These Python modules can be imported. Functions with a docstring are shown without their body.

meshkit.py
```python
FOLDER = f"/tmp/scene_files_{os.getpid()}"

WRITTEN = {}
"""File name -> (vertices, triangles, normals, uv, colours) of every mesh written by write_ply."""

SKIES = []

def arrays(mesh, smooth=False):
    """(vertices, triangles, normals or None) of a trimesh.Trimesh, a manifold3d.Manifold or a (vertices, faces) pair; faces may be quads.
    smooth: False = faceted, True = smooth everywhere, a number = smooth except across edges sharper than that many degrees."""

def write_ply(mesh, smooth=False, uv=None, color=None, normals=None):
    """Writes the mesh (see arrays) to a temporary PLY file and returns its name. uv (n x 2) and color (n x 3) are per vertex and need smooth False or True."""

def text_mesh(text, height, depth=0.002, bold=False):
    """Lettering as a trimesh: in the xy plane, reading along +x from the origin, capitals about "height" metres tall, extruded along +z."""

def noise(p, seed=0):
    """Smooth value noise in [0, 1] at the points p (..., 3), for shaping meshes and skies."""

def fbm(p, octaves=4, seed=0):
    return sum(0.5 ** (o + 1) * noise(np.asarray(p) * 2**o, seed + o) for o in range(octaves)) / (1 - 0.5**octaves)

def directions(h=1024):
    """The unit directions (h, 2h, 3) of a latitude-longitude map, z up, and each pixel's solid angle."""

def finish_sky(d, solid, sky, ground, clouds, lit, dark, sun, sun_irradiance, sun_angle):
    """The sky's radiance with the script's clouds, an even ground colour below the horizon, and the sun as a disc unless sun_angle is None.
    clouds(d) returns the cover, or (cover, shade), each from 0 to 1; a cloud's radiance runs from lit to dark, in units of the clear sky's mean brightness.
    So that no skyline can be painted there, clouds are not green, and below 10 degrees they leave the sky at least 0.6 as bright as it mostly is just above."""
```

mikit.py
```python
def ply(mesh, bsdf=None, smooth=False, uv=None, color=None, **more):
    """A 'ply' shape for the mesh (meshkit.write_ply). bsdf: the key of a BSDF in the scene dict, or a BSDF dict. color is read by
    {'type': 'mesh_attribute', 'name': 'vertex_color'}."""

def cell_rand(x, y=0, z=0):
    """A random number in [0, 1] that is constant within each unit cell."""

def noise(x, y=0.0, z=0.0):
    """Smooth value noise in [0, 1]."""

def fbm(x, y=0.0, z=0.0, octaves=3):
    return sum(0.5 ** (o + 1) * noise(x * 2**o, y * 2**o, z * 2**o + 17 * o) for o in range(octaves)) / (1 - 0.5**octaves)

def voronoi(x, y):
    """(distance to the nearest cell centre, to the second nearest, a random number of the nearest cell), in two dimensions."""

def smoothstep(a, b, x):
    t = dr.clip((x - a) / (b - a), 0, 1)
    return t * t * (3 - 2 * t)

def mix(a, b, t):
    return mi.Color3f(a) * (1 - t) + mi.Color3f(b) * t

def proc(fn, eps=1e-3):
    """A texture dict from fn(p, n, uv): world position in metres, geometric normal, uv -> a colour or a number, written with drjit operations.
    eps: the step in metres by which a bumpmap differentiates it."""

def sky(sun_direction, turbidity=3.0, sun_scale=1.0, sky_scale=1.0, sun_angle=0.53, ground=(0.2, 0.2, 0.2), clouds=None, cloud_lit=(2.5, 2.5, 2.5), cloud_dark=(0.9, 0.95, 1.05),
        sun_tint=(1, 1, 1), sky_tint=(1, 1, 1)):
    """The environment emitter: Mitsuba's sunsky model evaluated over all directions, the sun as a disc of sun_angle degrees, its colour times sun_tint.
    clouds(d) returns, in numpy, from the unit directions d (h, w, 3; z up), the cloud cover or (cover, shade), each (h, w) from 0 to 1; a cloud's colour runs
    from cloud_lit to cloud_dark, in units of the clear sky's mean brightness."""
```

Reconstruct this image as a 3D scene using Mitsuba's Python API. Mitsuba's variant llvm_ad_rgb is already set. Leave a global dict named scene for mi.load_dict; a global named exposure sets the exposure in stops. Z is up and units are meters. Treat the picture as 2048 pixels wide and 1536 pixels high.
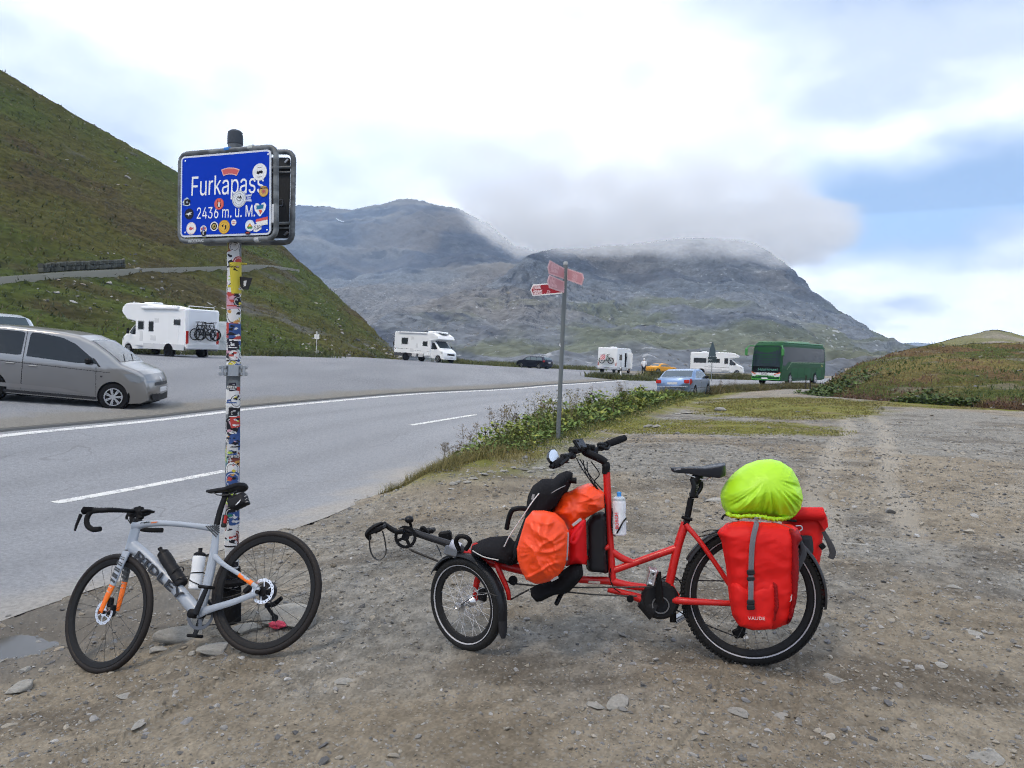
import math, random
import numpy as np, trimesh, shapely, mitsuba as mi, drjit as dr
import manifold3d as m3
import mikit, meshkit
from mikit import noise as nz, fbm as fb, smoothstep as sst, mix
from shapely.geometry import Polygon, Point, LineString
from scipy.interpolate import RBFInterpolator, PchipInterpolator
from scipy.spatial import Delaunay, cKDTree

T = mi.ScalarTransform4f
rng = np.random.default_rng(7)
random.seed(7)
scene, labels = {}, {}

# ------------------------------------------------------------------ camera, sky, exposure
FOCAL = 1540.0                       # focal length in pixels of a 2048 wide frame
EYE = np.array([0.0, 0.0, 1.6])
PITCH, ROLL = math.radians(-1.97), math.radians(1.2)
FWD = np.array([0, math.cos(PITCH), math.sin(PITCH)])
_r0 = np.array([1.0, 0, 0]); _u0 = np.cross(_r0, FWD)
RIGHT = _r0 * math.cos(ROLL) + _u0 * math.sin(ROLL)
UPV = np.cross(RIGHT, FWD)


def ray(px, py):
    return FWD + (px - 1024) / FOCAL * RIGHT - (py - 768) / FOCAL * UPV


def P(px, py, d):
    """The point of the place seen at this bearing, d metres ahead: how distances were surveyed from the photograph."""
    return EYE + d * ray(px, py)


exposure = 0.40
scene['camera'] = {'type': 'perspective', 'fov': math.degrees(2 * math.atan(1024 / FOCAL)), 'fov_axis': 'x', 'near_clip': 0.05, 'far_clip': 20000.0,
                   'to_world': T().look_at(origin=EYE.tolist(), target=(EYE + FWD).tolist(), up=UPV.tolist()),
                   'medium': {'type': 'ref', 'id': 'haze_air'}}


def clouds(d):
    x, y, z = d[..., 0], d[..., 1], np.clip(d[..., 2], 0, 1)
    az = np.degrees(np.arctan2(x, y)); el = np.degrees(np.arcsin(z))
    k = 1.0 / (z + 0.16)
    p = np.stack([x * k, y * k, 0 * x], -1)                     # a high flat cloud deck
    big = meshkit.fbm(p * 0.9 + 3.1, 5, 3)
    fine = meshkit.fbm(p * 2.6 + 9.0, 5, 11)
    dd = .6 * meshkit.fbm(d * 8.0 + 20, 6, 5) + .4 * meshkit.fbm(d * [14, 14, 22.0] + 5, 6, 6)                        # billows
    wob = (dd - 0.5) * 2
    ss = lambda a, b, v: (lambda t: t * t * (3 - 2 * t))(np.clip((v - a) / (b - a), 0, 1))
    cover = np.clip(0.86 + 0.5 * (big - 0.5), 0, 1)
    # an opening of thin air to the right of the mountain
    right = ss(15.0, 24.0, az + wob * 7 + (el - 12) * 0.25) * (1 - ss(60, 90, az))
    gap = right * ss(5.0, 8.5, el + wob * 2.5) * (1 - ss(12.0, 16.5, el + wob * 4.0 - (az - 25) * 0.10))
    gap2 = ss(9.0, 22.0, az + wob * 9) * (1 - ss(60, 90, az)) * ss(19.5, 24, el + wob * 5) * 0.55
    cover = cover * (1 - 0.97 * gap) * (1 - gap2)
    low = ss(25.5, 31.0, az + wob * 6 - el * 0.30) * (1 - ss(6.5, 10.5, el + wob * 5)) * (1 - ss(70, 100, az))
    cover = np.clip(np.maximum(cover, low * 0.95), 0, 1)
    shade = np.clip(0.46 + 2.6 * (0.50 - fine) + 2.4 * (0.5 - dd), 0, 1)
    bright = np.exp(-((az + 4) / 15.0) ** 2 - ((el - 20) / 10.0) ** 2)
    shade = np.clip(shade * (1 - 0.6 * bright) + 0.12 * ss(-8, -30, az) - 0.25 * low, 0, 1)
    return cover, shade


scene['sky'] = mikit.sky((-0.35, -0.45, 0.82), turbidity=3, sun_scale=0.85, sky_scale=1.0, sun_angle=12, clouds=clouds, cloud_lit=(5.0, 5.1, 5.25), cloud_dark=(2.5, 2.7, 3.1), sky_tint=(2.95, 3.2, 3.4))

# ------------------------------------------------------------------ helpers
COUNT = {}


def numbered(k):
    n = COUNT.get(k, -1) + 1
    COUNT[k] = n
    return k if n == 0 else f'{k}_{n:03d}'


def thing(name, label, cat, group=None):
    k = numbered(name)
    labels[k] = {'label': label, 'category': cat}
    if group:
        labels[k]['group'] = group
    return k


def to_tm(mesh):
    if isinstance(mesh, m3.Manifold):
        m = mesh.to_mesh()
        return trimesh.Trimesh(m.vert_properties[:, :3], m.tri_verts, process=False)
    if isinstance(mesh, (list,)) and mesh and isinstance(mesh[0], trimesh.Trimesh):
        return trimesh.util.concatenate(mesh)
    if isinstance(mesh, (tuple, list)):
        v, f = np.asarray(mesh[0], float), np.asarray(mesh[1], int)
        if f.shape[1] == 4:
            f = np.vstack([f[:, [0, 1, 2]], f[:, [0, 2, 3]]])
        return trimesh.Trimesh(v, f, process=False)
    return mesh


def add(key, mesh, mat, col=None, smooth=35, xf=None, uv=None):
    mesh = to_tm(mesh)
    if xf is not None:
        mesh = mesh.copy(); mesh.apply_transform(xf)
    if smooth not in (True, False) and len(mesh.faces):
        mesh = trimesh.graph.smooth_shade(mesh, angle=np.radians(smooth), facet_minarea=None)
        smooth = True
    color = None
    if col is not None:
        col = np.asarray(col, float)
        color = col if col.ndim == 2 else np.tile(col, (len(mesh.vertices), 1))
    scene[key] = mikit.ply(mesh, mat, smooth=smooth, color=color, uv=uv)
    return key


def part(parent, name, mesh, mat, col=None, smooth=35, xf=None, label=None):
    k = add(numbered(f'{parent}__{name}'), mesh, mat, col, smooth, xf)
    if label:
        labels[k] = {'label': label}
    return k


def structure(name, mesh, mat, col=None, smooth=True, label=None, kind='structure'):
    k = add(numbered(name), mesh, mat, col, smooth)
    labels[k] = {'kind': kind}
    if label:
        labels[k]['label'] = label
    return k


def unit(v):
    v = np.asarray(v, float)
    return v / max(np.linalg.norm(v), 1e-12)


def frame(o, x, y):
    """4x4 matrix with columns x, y, x cross y and origin o."""
    x = unit(x); z = unit(np.cross(x, y)); y = np.cross(z, x)
    m = np.eye(4); m[:3, 0], m[:3, 1], m[:3, 2], m[:3, 3] = x, y, z, o
    return m


def axis_frame(o, axis):
    a = unit(axis); h = np.array([0, 0, 1.0]) if abs(a[2]) < 0.9 else np.array([1.0, 0, 0])
    x = unit(np.cross(h, a)); y = np.cross(a, x)
    m = np.eye(4); m[:3, 0], m[:3, 1], m[:3, 2], m[:3, 3] = x, y, a, o
    return m


def smooth_path(pts, n=6):
    """Catmull-Rom through the points."""
    p = np.asarray(pts, float)
    if len(p) < 3:
        return p
    q = np.vstack([2 * p[0] - p[1], p, 2 * p[-1] - p[-2]])
    out = []
    for i in range(1, len(q) - 2):
        a, b, c, d = q[i - 1:i + 3]
        for t in np.arange(n) / n:
            out.append(0.5 * (2 * b + (c - a) * t + (2 * a - 5 * b + 4 * c - d) * t * t + (3 * b - a - 3 * c + d) * t ** 3))
    out.append(p[-1])
    return np.array(out)


def tube(pts, r, n=10, caps=True, side=None, flat=1.0, closed=False):
    """A tube along pts; r a number or one per point. With side, the section is r along the in-plane direction and r*flat along side."""
    p = np.asarray(pts, float); m = len(p)
    r = np.full(m, float(r)) if np.ndim(r) == 0 else (np.asarray(r, float) if len(r) == m else np.interp(np.linspace(0, 1, m), np.linspace(0, 1, len(r)), r))
    if closed:
        t = np.roll(p, -1, 0) - np.roll(p, 1, 0)
    else:
        t = np.gradient(p, axis=0)
    t /= np.linalg.norm(t, axis=1, keepdims=True) + 1e-12
    if side is None:
        h = np.array([0, 0, 1.0]) if abs(t[0][2]) < 0.9 else np.array([1.0, 0, 0])
        s = unit(np.cross(t[0], h)); S = []
        for k in range(m):
            s = unit(s - t[k] * (s @ t[k])); S.append(s)
        S = np.array(S)
    else:
        S = np.asarray(side, float) - t * (t @ np.asarray(side, float))[:, None]
        S /= np.linalg.norm(S, axis=1, keepdims=True) + 1e-12
    B = np.cross(t, S)
    a = np.arange(n) / n * 2 * np.pi
    v = p[:, None] + r[:, None, None] * (np.cos(a)[None, :, None] * S[:, None] * flat + np.sin(a)[None, :, None] * B[:, None])
    v = v.reshape(-1, 3)
    i = np.arange(m if closed else m - 1)[:, None] * n; j = np.arange(n)[None]; j2 = (j + 1) % n; i2 = (i + n) % (m * n)
    f = np.stack([np.stack([i + j, i + j2, i2 + j2], -1), np.stack([i + j, i2 + j2, i2 + j], -1)], 2).reshape(-1, 3)
    if caps and not closed:
        v = np.vstack([v, p[0], p[-1]]); c0, c1 = len(v) - 2, len(v) - 1; j = np.arange(n); b = (m - 1) * n
        f = np.vstack([f, np.stack([np.full(n, c0), (j + 1) % n, j], 1), np.stack([np.full(n, c1), b + j, b + (j + 1) % n], 1)])
    return trimesh.Trimesh(v, f, process=False)


def lathe(profile, M=None, n=24, loop=False):
    """Revolve (radius, height) pairs about z, then place by the matrix M."""
    p = np.asarray(profile, float); m = len(p); a = np.arange(n) / n * 2 * np.pi
    v = np.stack([p[:, None, 0] * np.cos(a), p[:, None, 0] * np.sin(a), np.repeat(p[:, 1:2], n, 1)], -1).reshape(-1, 3)
    i = np.arange(m if loop else m - 1)[:, None] * n; j = np.arange(n)[None]; j2 = (j + 1) % n; i2 = (i + n) % (m * n)
    f = np.stack([np.stack([i + j, i + j2, i2 + j2], -1), np.stack([i + j, i2 + j2, i2 + j], -1)], 2).reshape(-1, 3)
    if loop:
        f = f[:, ::-1]
    mesh = trimesh.Trimesh(v, f, process=False)
    if M is not None:
        mesh.apply_transform(M)
    return mesh


def ring(R, r, M=None, n=64, k=12, sq=1.0):
    a = np.arange(k) / k * 2 * np.pi
    return lathe(np.stack([R + r * np.cos(a), r * sq * np.sin(a)], 1), M, n, loop=True)


def cyl(a, b, r, n=12):
    return tube([a, b], r, n)


def box(size, M=None, c=0.0):
    """A box centred on M with chamfered edges."""
    s = np.asarray(size, float) / 2
    if c <= 0:
        m = trimesh.creation.box(size)
    else:
        v = []
        for sx in (-1, 1):
            for sy in (-1, 1):
                for sz in (-1, 1):
                    g = np.array([sx, sy, sz])
                    for k in range(3):
                        q = s.copy(); q[(k + 1) % 3] -= c; q[(k + 2) % 3] -= c
                        v.append(g * q)
        m = trimesh.convex.convex_hull(np.array(v))
    if M is not None:
        m.apply_transform(M)
    return m


def at(x, y, z, yaw=0.0, pitch=0.0, roll=0.0):
    M = trimesh.transformations.euler_matrix(roll, pitch, yaw, 'sxyz'); M[:3, 3] = (x, y, z)
    return M


def extrude(poly, h, M=None):
    """Polygon in the local xy plane, from z=0 to z=h."""
    poly = poly if hasattr(poly, 'area') else Polygon(poly)
    gs = [g for g in getattr(poly, 'geoms', [poly]) if g.area > 1e-12]
    m = trimesh.util.concatenate([trimesh.creation.extrude_polygon(g, h, engine='earcut') for g in gs])
    if M is not None:
        m.apply_transform(M)
    return m


def hull_chain(joints):
    """Hull of spheres at consecutive joints [(point, radius), ...]."""
    out = m3.Manifold()
    for (a, ra), (b, rb) in zip(joints[:-1], joints[1:]):
        out = out + m3.Manifold.batch_hull([m3.Manifold.sphere(ra, 14).translate(tuple(a)), m3.Manifold.sphere(rb, 14).translate(tuple(b))])
    return out


def loft(sections, caps=True):
    """Sections: list of (n,3) rings."""
    s = np.asarray(sections, float); m, n = s.shape[:2]
    v = s.reshape(-1, 3)
    i = np.arange(m - 1)[:, None] * n; j = np.arange(n)[None]; j2 = (j + 1) % n
    f = np.stack([np.stack([i + j, i + j2, i + n + j2], -1), np.stack([i + j, i + n + j2, i + n + j], -1)], 2).reshape(-1, 3)
    if caps:
        v = np.vstack([v, s[0].mean(0), s[-1].mean(0)]); c0, c1 = len(v) - 2, len(v) - 1; j = np.arange(n); b = (m - 1) * n
        f = np.vstack([f, np.stack([np.full(n, c0), (j + 1) % n, j], 1), np.stack([np.full(n, c1), b + j, b + (j + 1) % n], 1)])
    mesh = trimesh.Trimesh(v, f, process=False)
    if caps and mesh.volume < 0:
        mesh.invert()
    return mesh


def grid_mesh(V):
    """Triangles over an (m, n, 3) grid of points."""
    m, n = V.shape[:2]
    i = (np.arange(m - 1)[:, None] * n + np.arange(n - 1)[None]).ravel()
    return trimesh.Trimesh(V.reshape(-1, 3), np.vstack([np.stack([i, i + 1, i + n + 1], 1), np.stack([i, i + n + 1, i + n], 1)]), process=False)


def flat_mesh(poly, step):
    """Triangulated flat polygon with interior points every step: (n,2) points and triangles."""
    poly = Polygon(poly) if not hasattr(poly, 'area') else poly
    L = poly.exterior.length; nb = max(8, int(L / step))
    b = np.array([poly.exterior.interpolate(k / nb, normalized=True).coords[0] for k in range(nb)])
    x0, y0, x1, y1 = poly.bounds
    gx, gy = np.meshgrid(np.arange(x0, x1, step), np.arange(y0, y1, step * 0.87))
    gx = gx + (np.arange(gx.shape[0])[:, None] % 2) * step / 2
    g = np.stack([gx.ravel(), gy.ravel()], 1)
    g = g[shapely.contains_xy(poly.buffer(-step * 0.55), g[:, 0], g[:, 1])]
    p = np.vstack([b, g]); t = Delaunay(p).simplices
    c = p[t].mean(1)
    t = t[shapely.contains_xy(poly.buffer(1e-6), c[:, 0], c[:, 1])]
    a = np.cross(np.c_[p[t[:, 1]] - p[t[:, 0]], np.zeros(len(t))], np.c_[p[t[:, 2]] - p[t[:, 0]], np.zeros(len(t))])[:, 2]
    t[a < 0] = t[a < 0][:, ::-1]
    return p, t[np.abs(a) > 1e-14], nb


def pillow(poly, thick, edge, step, M, wrinkle=None, back=1.0):
    """A stuffed bag: outline poly (local xy, metres), thickness and edge rounding; wrinkle(x, y) adds to the front and back."""
    poly = Polygon(poly).buffer(0) if not hasattr(poly, 'area') else poly
    p, t, nb = flat_mesh(poly, step)
    d = shapely.distance(shapely.points(p), poly.exterior)
    q = np.clip(d / edge, 0, 1); h = np.sqrt(np.clip(1 - (1 - q) ** 2, 0, 1)) * thick / 2
    w = wrinkle(p[:, 0], p[:, 1]) * np.clip(d / (edge * 0.3), 0, 1) if wrinkle else 0
    front = np.c_[p, h + w]; rear = np.c_[p, -h * back - w]
    n = len(p); idx = np.arange(n) + n; idx[:nb] = np.arange(nb)
    v = np.vstack([front, rear]); f = np.vstack([t, idx[t][:, ::-1]])
    m = trimesh.Trimesh(v, f, process=False); m.remove_unreferenced_vertices()
    m.apply_transform(M)
    return m


def text(s, height, depth, M, sx=1.0, shear=0.0, bold=False, centre=False):
    m = meshkit.text_mesh(s, height, depth, bold)
    v = m.vertices.copy()
    if centre:
        v[:, 0] -= (v[:, 0].max() + v[:, 0].min()) / 2
    v[:, 0] = v[:, 0] * sx + v[:, 1] * shear
    m.vertices = v
    m.apply_transform(M)
    return m


def sphere(c, r, n=2, scale=(1, 1, 1)):
    m = trimesh.creation.icosphere(n, 1.0); m.apply_scale(np.asarray(scale, float) * r); m.apply_translation(c)
    return m


def cat(*ms):
    out = []
    for m in ms:
        out += [to_tm(x) for x in m] if isinstance(m, (list, tuple)) and not (len(m) == 2 and isinstance(m[0], np.ndarray)) else [to_tm(m)]
    return trimesh.util.concatenate(out)


def fbn(p, o=4, s=0):
    return meshkit.fbm(p, o, s)


# ------------------------------------------------------------------ materials
VC = {'type': 'mesh_attribute', 'name': 'vertex_color'}


def two(b):
    return {'type': 'twosided', 'b': b}


scene['gloss'] = two({'type': 'principled', 'base_color': VC, 'roughness': 0.28, 'specular': 0.28})
scene['paint'] = two({'type': 'principled', 'base_color': VC, 'roughness': 0.32, 'specular': 0.3, 'clearcoat': 0.35, 'clearcoat_gloss': 0.9})
scene['satin'] = two({'type': 'principled', 'base_color': VC, 'roughness': 0.5, 'specular': 0.16})
scene['matte'] = two({'type': 'principled', 'base_color': VC, 'roughness': 0.9, 'specular': 0.06})
scene['metal'] = two({'type': 'principled', 'base_color': VC, 'roughness': 0.32, 'metallic': 1.0})
scene['carpaint'] = two({'type': 'principled', 'base_color': VC, 'roughness': 0.17, 'metallic': 0.75, 'clearcoat': 1.0, 'clearcoat_gloss': 0.95})
scene['glass'] = two({'type': 'principled', 'base_color': VC, 'roughness': 0.06, 'specular': 0.5})
scene['tinted'] = two({'type': 'principled', 'base_color': VC, 'roughness': 0.08, 'specular': 0.10})
scene['leaf'] = two({'type': 'principled', 'base_color': VC, 'roughness': 0.6, 'specular': 0.3})
scene['stone'] = two({'type': 'principled', 'base_color': VC, 'roughness': 0.9, 'specular': 0.2})
# ------------------------------------------------------------------ the lie of the land (surveyed points, smoothly joined)
SURVEY = np.array([
    (1.27, 3.90, .06), (-.2, 4.05, .04), (-1.37, 4.30, -.09), (-2.33, 4.44, -.28), (-1.72, 4.74, -.12), (-2.16, 3.24, -.20), (.03, 2.89, .03), (2.08, 3.03, .0),
    (-3.49, 5.24, -.29), (-2.1, 8.49, -.25), (-1.65, 10.54, -.26), (-.72, 13.74, -.25), (1.01, 19.95, -.20), (7.37, 36.96, -.27), (12.35, 47.96, -.26),
    (-9.09, 13.66, .08), (-7.4, 20.56, .08), (2.27, 45.97, .01), (14.49, 72.99, -.08), (26.25, 84.99, -.17), (-1.2, 37, .03),
    (-9.7, 18.7, .15), (-20.89, 45.01, 1.25), (-16.33, 43.01, 1.15), (-12.05, 79.03, 1.15), (-5.76, 74.02, .91), (2.23, 92.01, .36), (12.69, 100.01, .12), (25.63, 95, .05),
    (27.64, 77.98, -.2), (9.45, 41.96, -.25), (.82, 13.45, .05), (4.15, 16.86, .09), (11.42, 31.57, .09), (15.51, 28.87, .11), (18.3, 27.46, .11), (14.01, 41.77, 0.),
    (5, 8, .06), (9, 14, .08), (3.5, 5, .04), (20, 18, .1), (12, 8, .08), (1.5, 9, .05), (0, 0, 0), (5, -4, 0), (-4, -3, -.32), (-8, -10, -.35), (-14, -6, -.05), (-12, 4, .05), (20, -5, 0), (30, 10, .1), (-25, 15, .7), (-35, 35, 1.5),
    (-1.0, 6.6, -.05), (-.6, 9.0, 0.0), (.2, 11.2, .03), (-1.9, 6.2, -.17)])
_rbf = RBFInterpolator(SURVEY[:, :2], SURVEY[:, 2], kernel='thin_plate_spline', smoothing=0.02)
NEAR_EDGE = np.array([(-10.5, -18), (-6.3, -3.5), (-3.49, 5.24), (-2.1, 8.49), (-1.65, 10.54), (-.72, 13.74), (1.01, 19.95), (7.37, 36.96), (12.35, 47.96), (20, 60), (32, 71), (50, 80), (75, 86)])
FAR_EDGE = np.array([(-18, -14), (-11.8, 2), (-9.09, 13.66), (-8.35, 17), (-7.4, 20.56), (-4.6, 29), (-1.2, 37), (2.27, 45.97), (8.2, 60), (14.49, 72.99), (26.25, 84.99), (45, 93), (75, 99)])
SM_NEAR, SM_FAR = smooth_path(NEAR_EDGE, 12), smooth_path(FAR_EDGE, 12)
ROAD = Polygon(np.vstack([SM_NEAR, SM_FAR[::-1]]))
shapely.prepare(ROAD)
_line_n, _line_f = LineString(SM_NEAR), LineString(SM_FAR)


def ss(a, b, v):
    t = np.clip((v - a) / (b - a), 0, 1)
    return t * t * (3 - 2 * t)


def base_z(x, y):
    x, y = np.asarray(x, float), np.asarray(y, float)
    xc, yc = np.clip(x, -40, 45), np.clip(y, -12, 104)
    q = np.stack([xc.ravel(), yc.ravel()], 1)
    z = np.concatenate([_rbf(q[i:i + 40000]) for i in range(0, len(q), 40000)]).reshape(x.shape)
    r = np.hypot(x, y)
    fall = ss(102, 190, y - 0.10 * np.abs(x)) * 40 + ss(190, 900, r) * 60
    return z - fall


def zg(x, y):
    return float(base_z(np.array([x]), np.array([y]))[0])


def near_profile(x, y):
    """Distance outside the near edge of the road (negative on the road)."""
    s = shapely.distance(shapely.points(x, y), _line_n)
    return np.where(shapely.contains_xy(ROAD, x, y), -s, s)


def ground_z(x, y):
    sh = x.shape; x, y = x.ravel(), y.ravel()
    z = base_z(x, y); r = np.hypot(x, y)
    p = np.stack([x, y, 0 * x], -1)
    close = r < 60
    bump = np.zeros_like(z); pc = p[close]
    amp = np.clip(1.2 - r[close] / 40, 0.1, 1)
    bump[close] = amp * (0.055 * (fbn(pc * 1.1, 3, 2) - 0.5) + 0.030 * (fbn(pc * 5, 3, 5) - 0.5) + 0.016 * (fbn(pc * 22, 3, 8) - .5) + 0.010 * (fbn(pc * 70, 2, 9) - .5))
    tr = np.abs(np.sin((pc[:, 0] * 0.9 - pc[:, 1] * 0.22) * 1.4 + 2.5 * fbn(pc * 0.25, 2, 31)))
    bump[close] += -0.012 * (tr > 0.965) * amp
    out = p[:, 1] < 110
    inside = np.zeros(len(z), bool); inside[out] = shapely.contains_xy(ROAD, x[out], y[out])
    dn = np.full(len(z), 99.0); df = dn.copy()
    near = out & (r < 110)
    pts = shapely.points(x[near], y[near]); dn[near] = shapely.distance(pts, _line_n); df[near] = shapely.distance(pts, _line_f)
    dmin = np.where(inside, -np.minimum(dn, df), np.minimum(dn, df))
    wob = np.zeros_like(z); wob[near] = (fbn(p[near] * 1.3, 4, 21) - .5) * 0.9 + (fbn(p[near] * 8, 3, 22) - .5) * .35
    s = dmin + np.where(dn < df, wob, wob * .25) - 0.05
    z = z + bump * ss(-0.25, 0.5, s) - 0.07 * (1 - ss(-0.45, -0.02, s)) + 0.012 * ss(-0.05, .2, s)
    # the bank of earth under the weeds
    on = (~inside) & (dn < 6)
    ylim = ss(7.5, 10.5, y) * (1 - ss(36, 42, y))
    z[on] += (0.20 * ss(0.15, 0.75, dn) * (1 - ss(1.0, 2.6, dn)) * ylim * (0.6 + 0.8 * fbn(p * 0.8, 3, 41)))[on]
    # verge along the lot beyond the road
    z -= .05 * np.exp(-(((x + 3.12) / .38) ** 2 + ((y - 4.86) / .24) ** 2))
    return z.reshape(sh)


# ground: one sheet, fine where the camera stands
azf = np.radians(np.linspace(-37, 37, 720)); azc = np.radians(np.linspace(37, 323, 70))[1:-1]
AZ = np.concatenate([azf, azc, [azf[0] + 2 * np.pi]])
rows = np.concatenate([np.linspace(2400, 30, 520), np.linspace(28, 1.2, 40)])
RR = np.concatenate([[0.3, 0.6, 0.85], 1540 * 1.6 / rows, [2300, 3500]])
A, Rg = np.meshgrid(AZ, RR)
GX, GY = Rg * np.sin(A), Rg * np.cos(A)
GZ = ground_z(GX, GY)
gm = grid_mesh(np.stack([GX, GY, GZ], -1))
gm.invert()


def px_poly(fn_pts, k):
    """Piecewise linear x of y in drjit."""
    pts = fn_pts

    def f(y):
        out = mi.Float(float(pts[0][0]))
        for (x0, y0), (x1, y1) in zip(pts[:-1], pts[1:]):
            out = out + dr.clip((y - float(y0)) / float(y1 - y0), 0, 1) * float(x1 - x0)
        return out
    return f


near_x, far_x = px_poly(NEAR_EDGE[:9], 0), px_poly(FAR_EDGE[:10], 0)


def blob(x, y, cx, cy, a, b, rot):
    c, s = math.cos(rot), math.sin(rot)
    u = ((x - cx) * c + (y - cy) * s) / a; v = (-(x - cx) * s + (y - cy) * c) / b
    return dr.sqrt(u * u + v * v)


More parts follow.
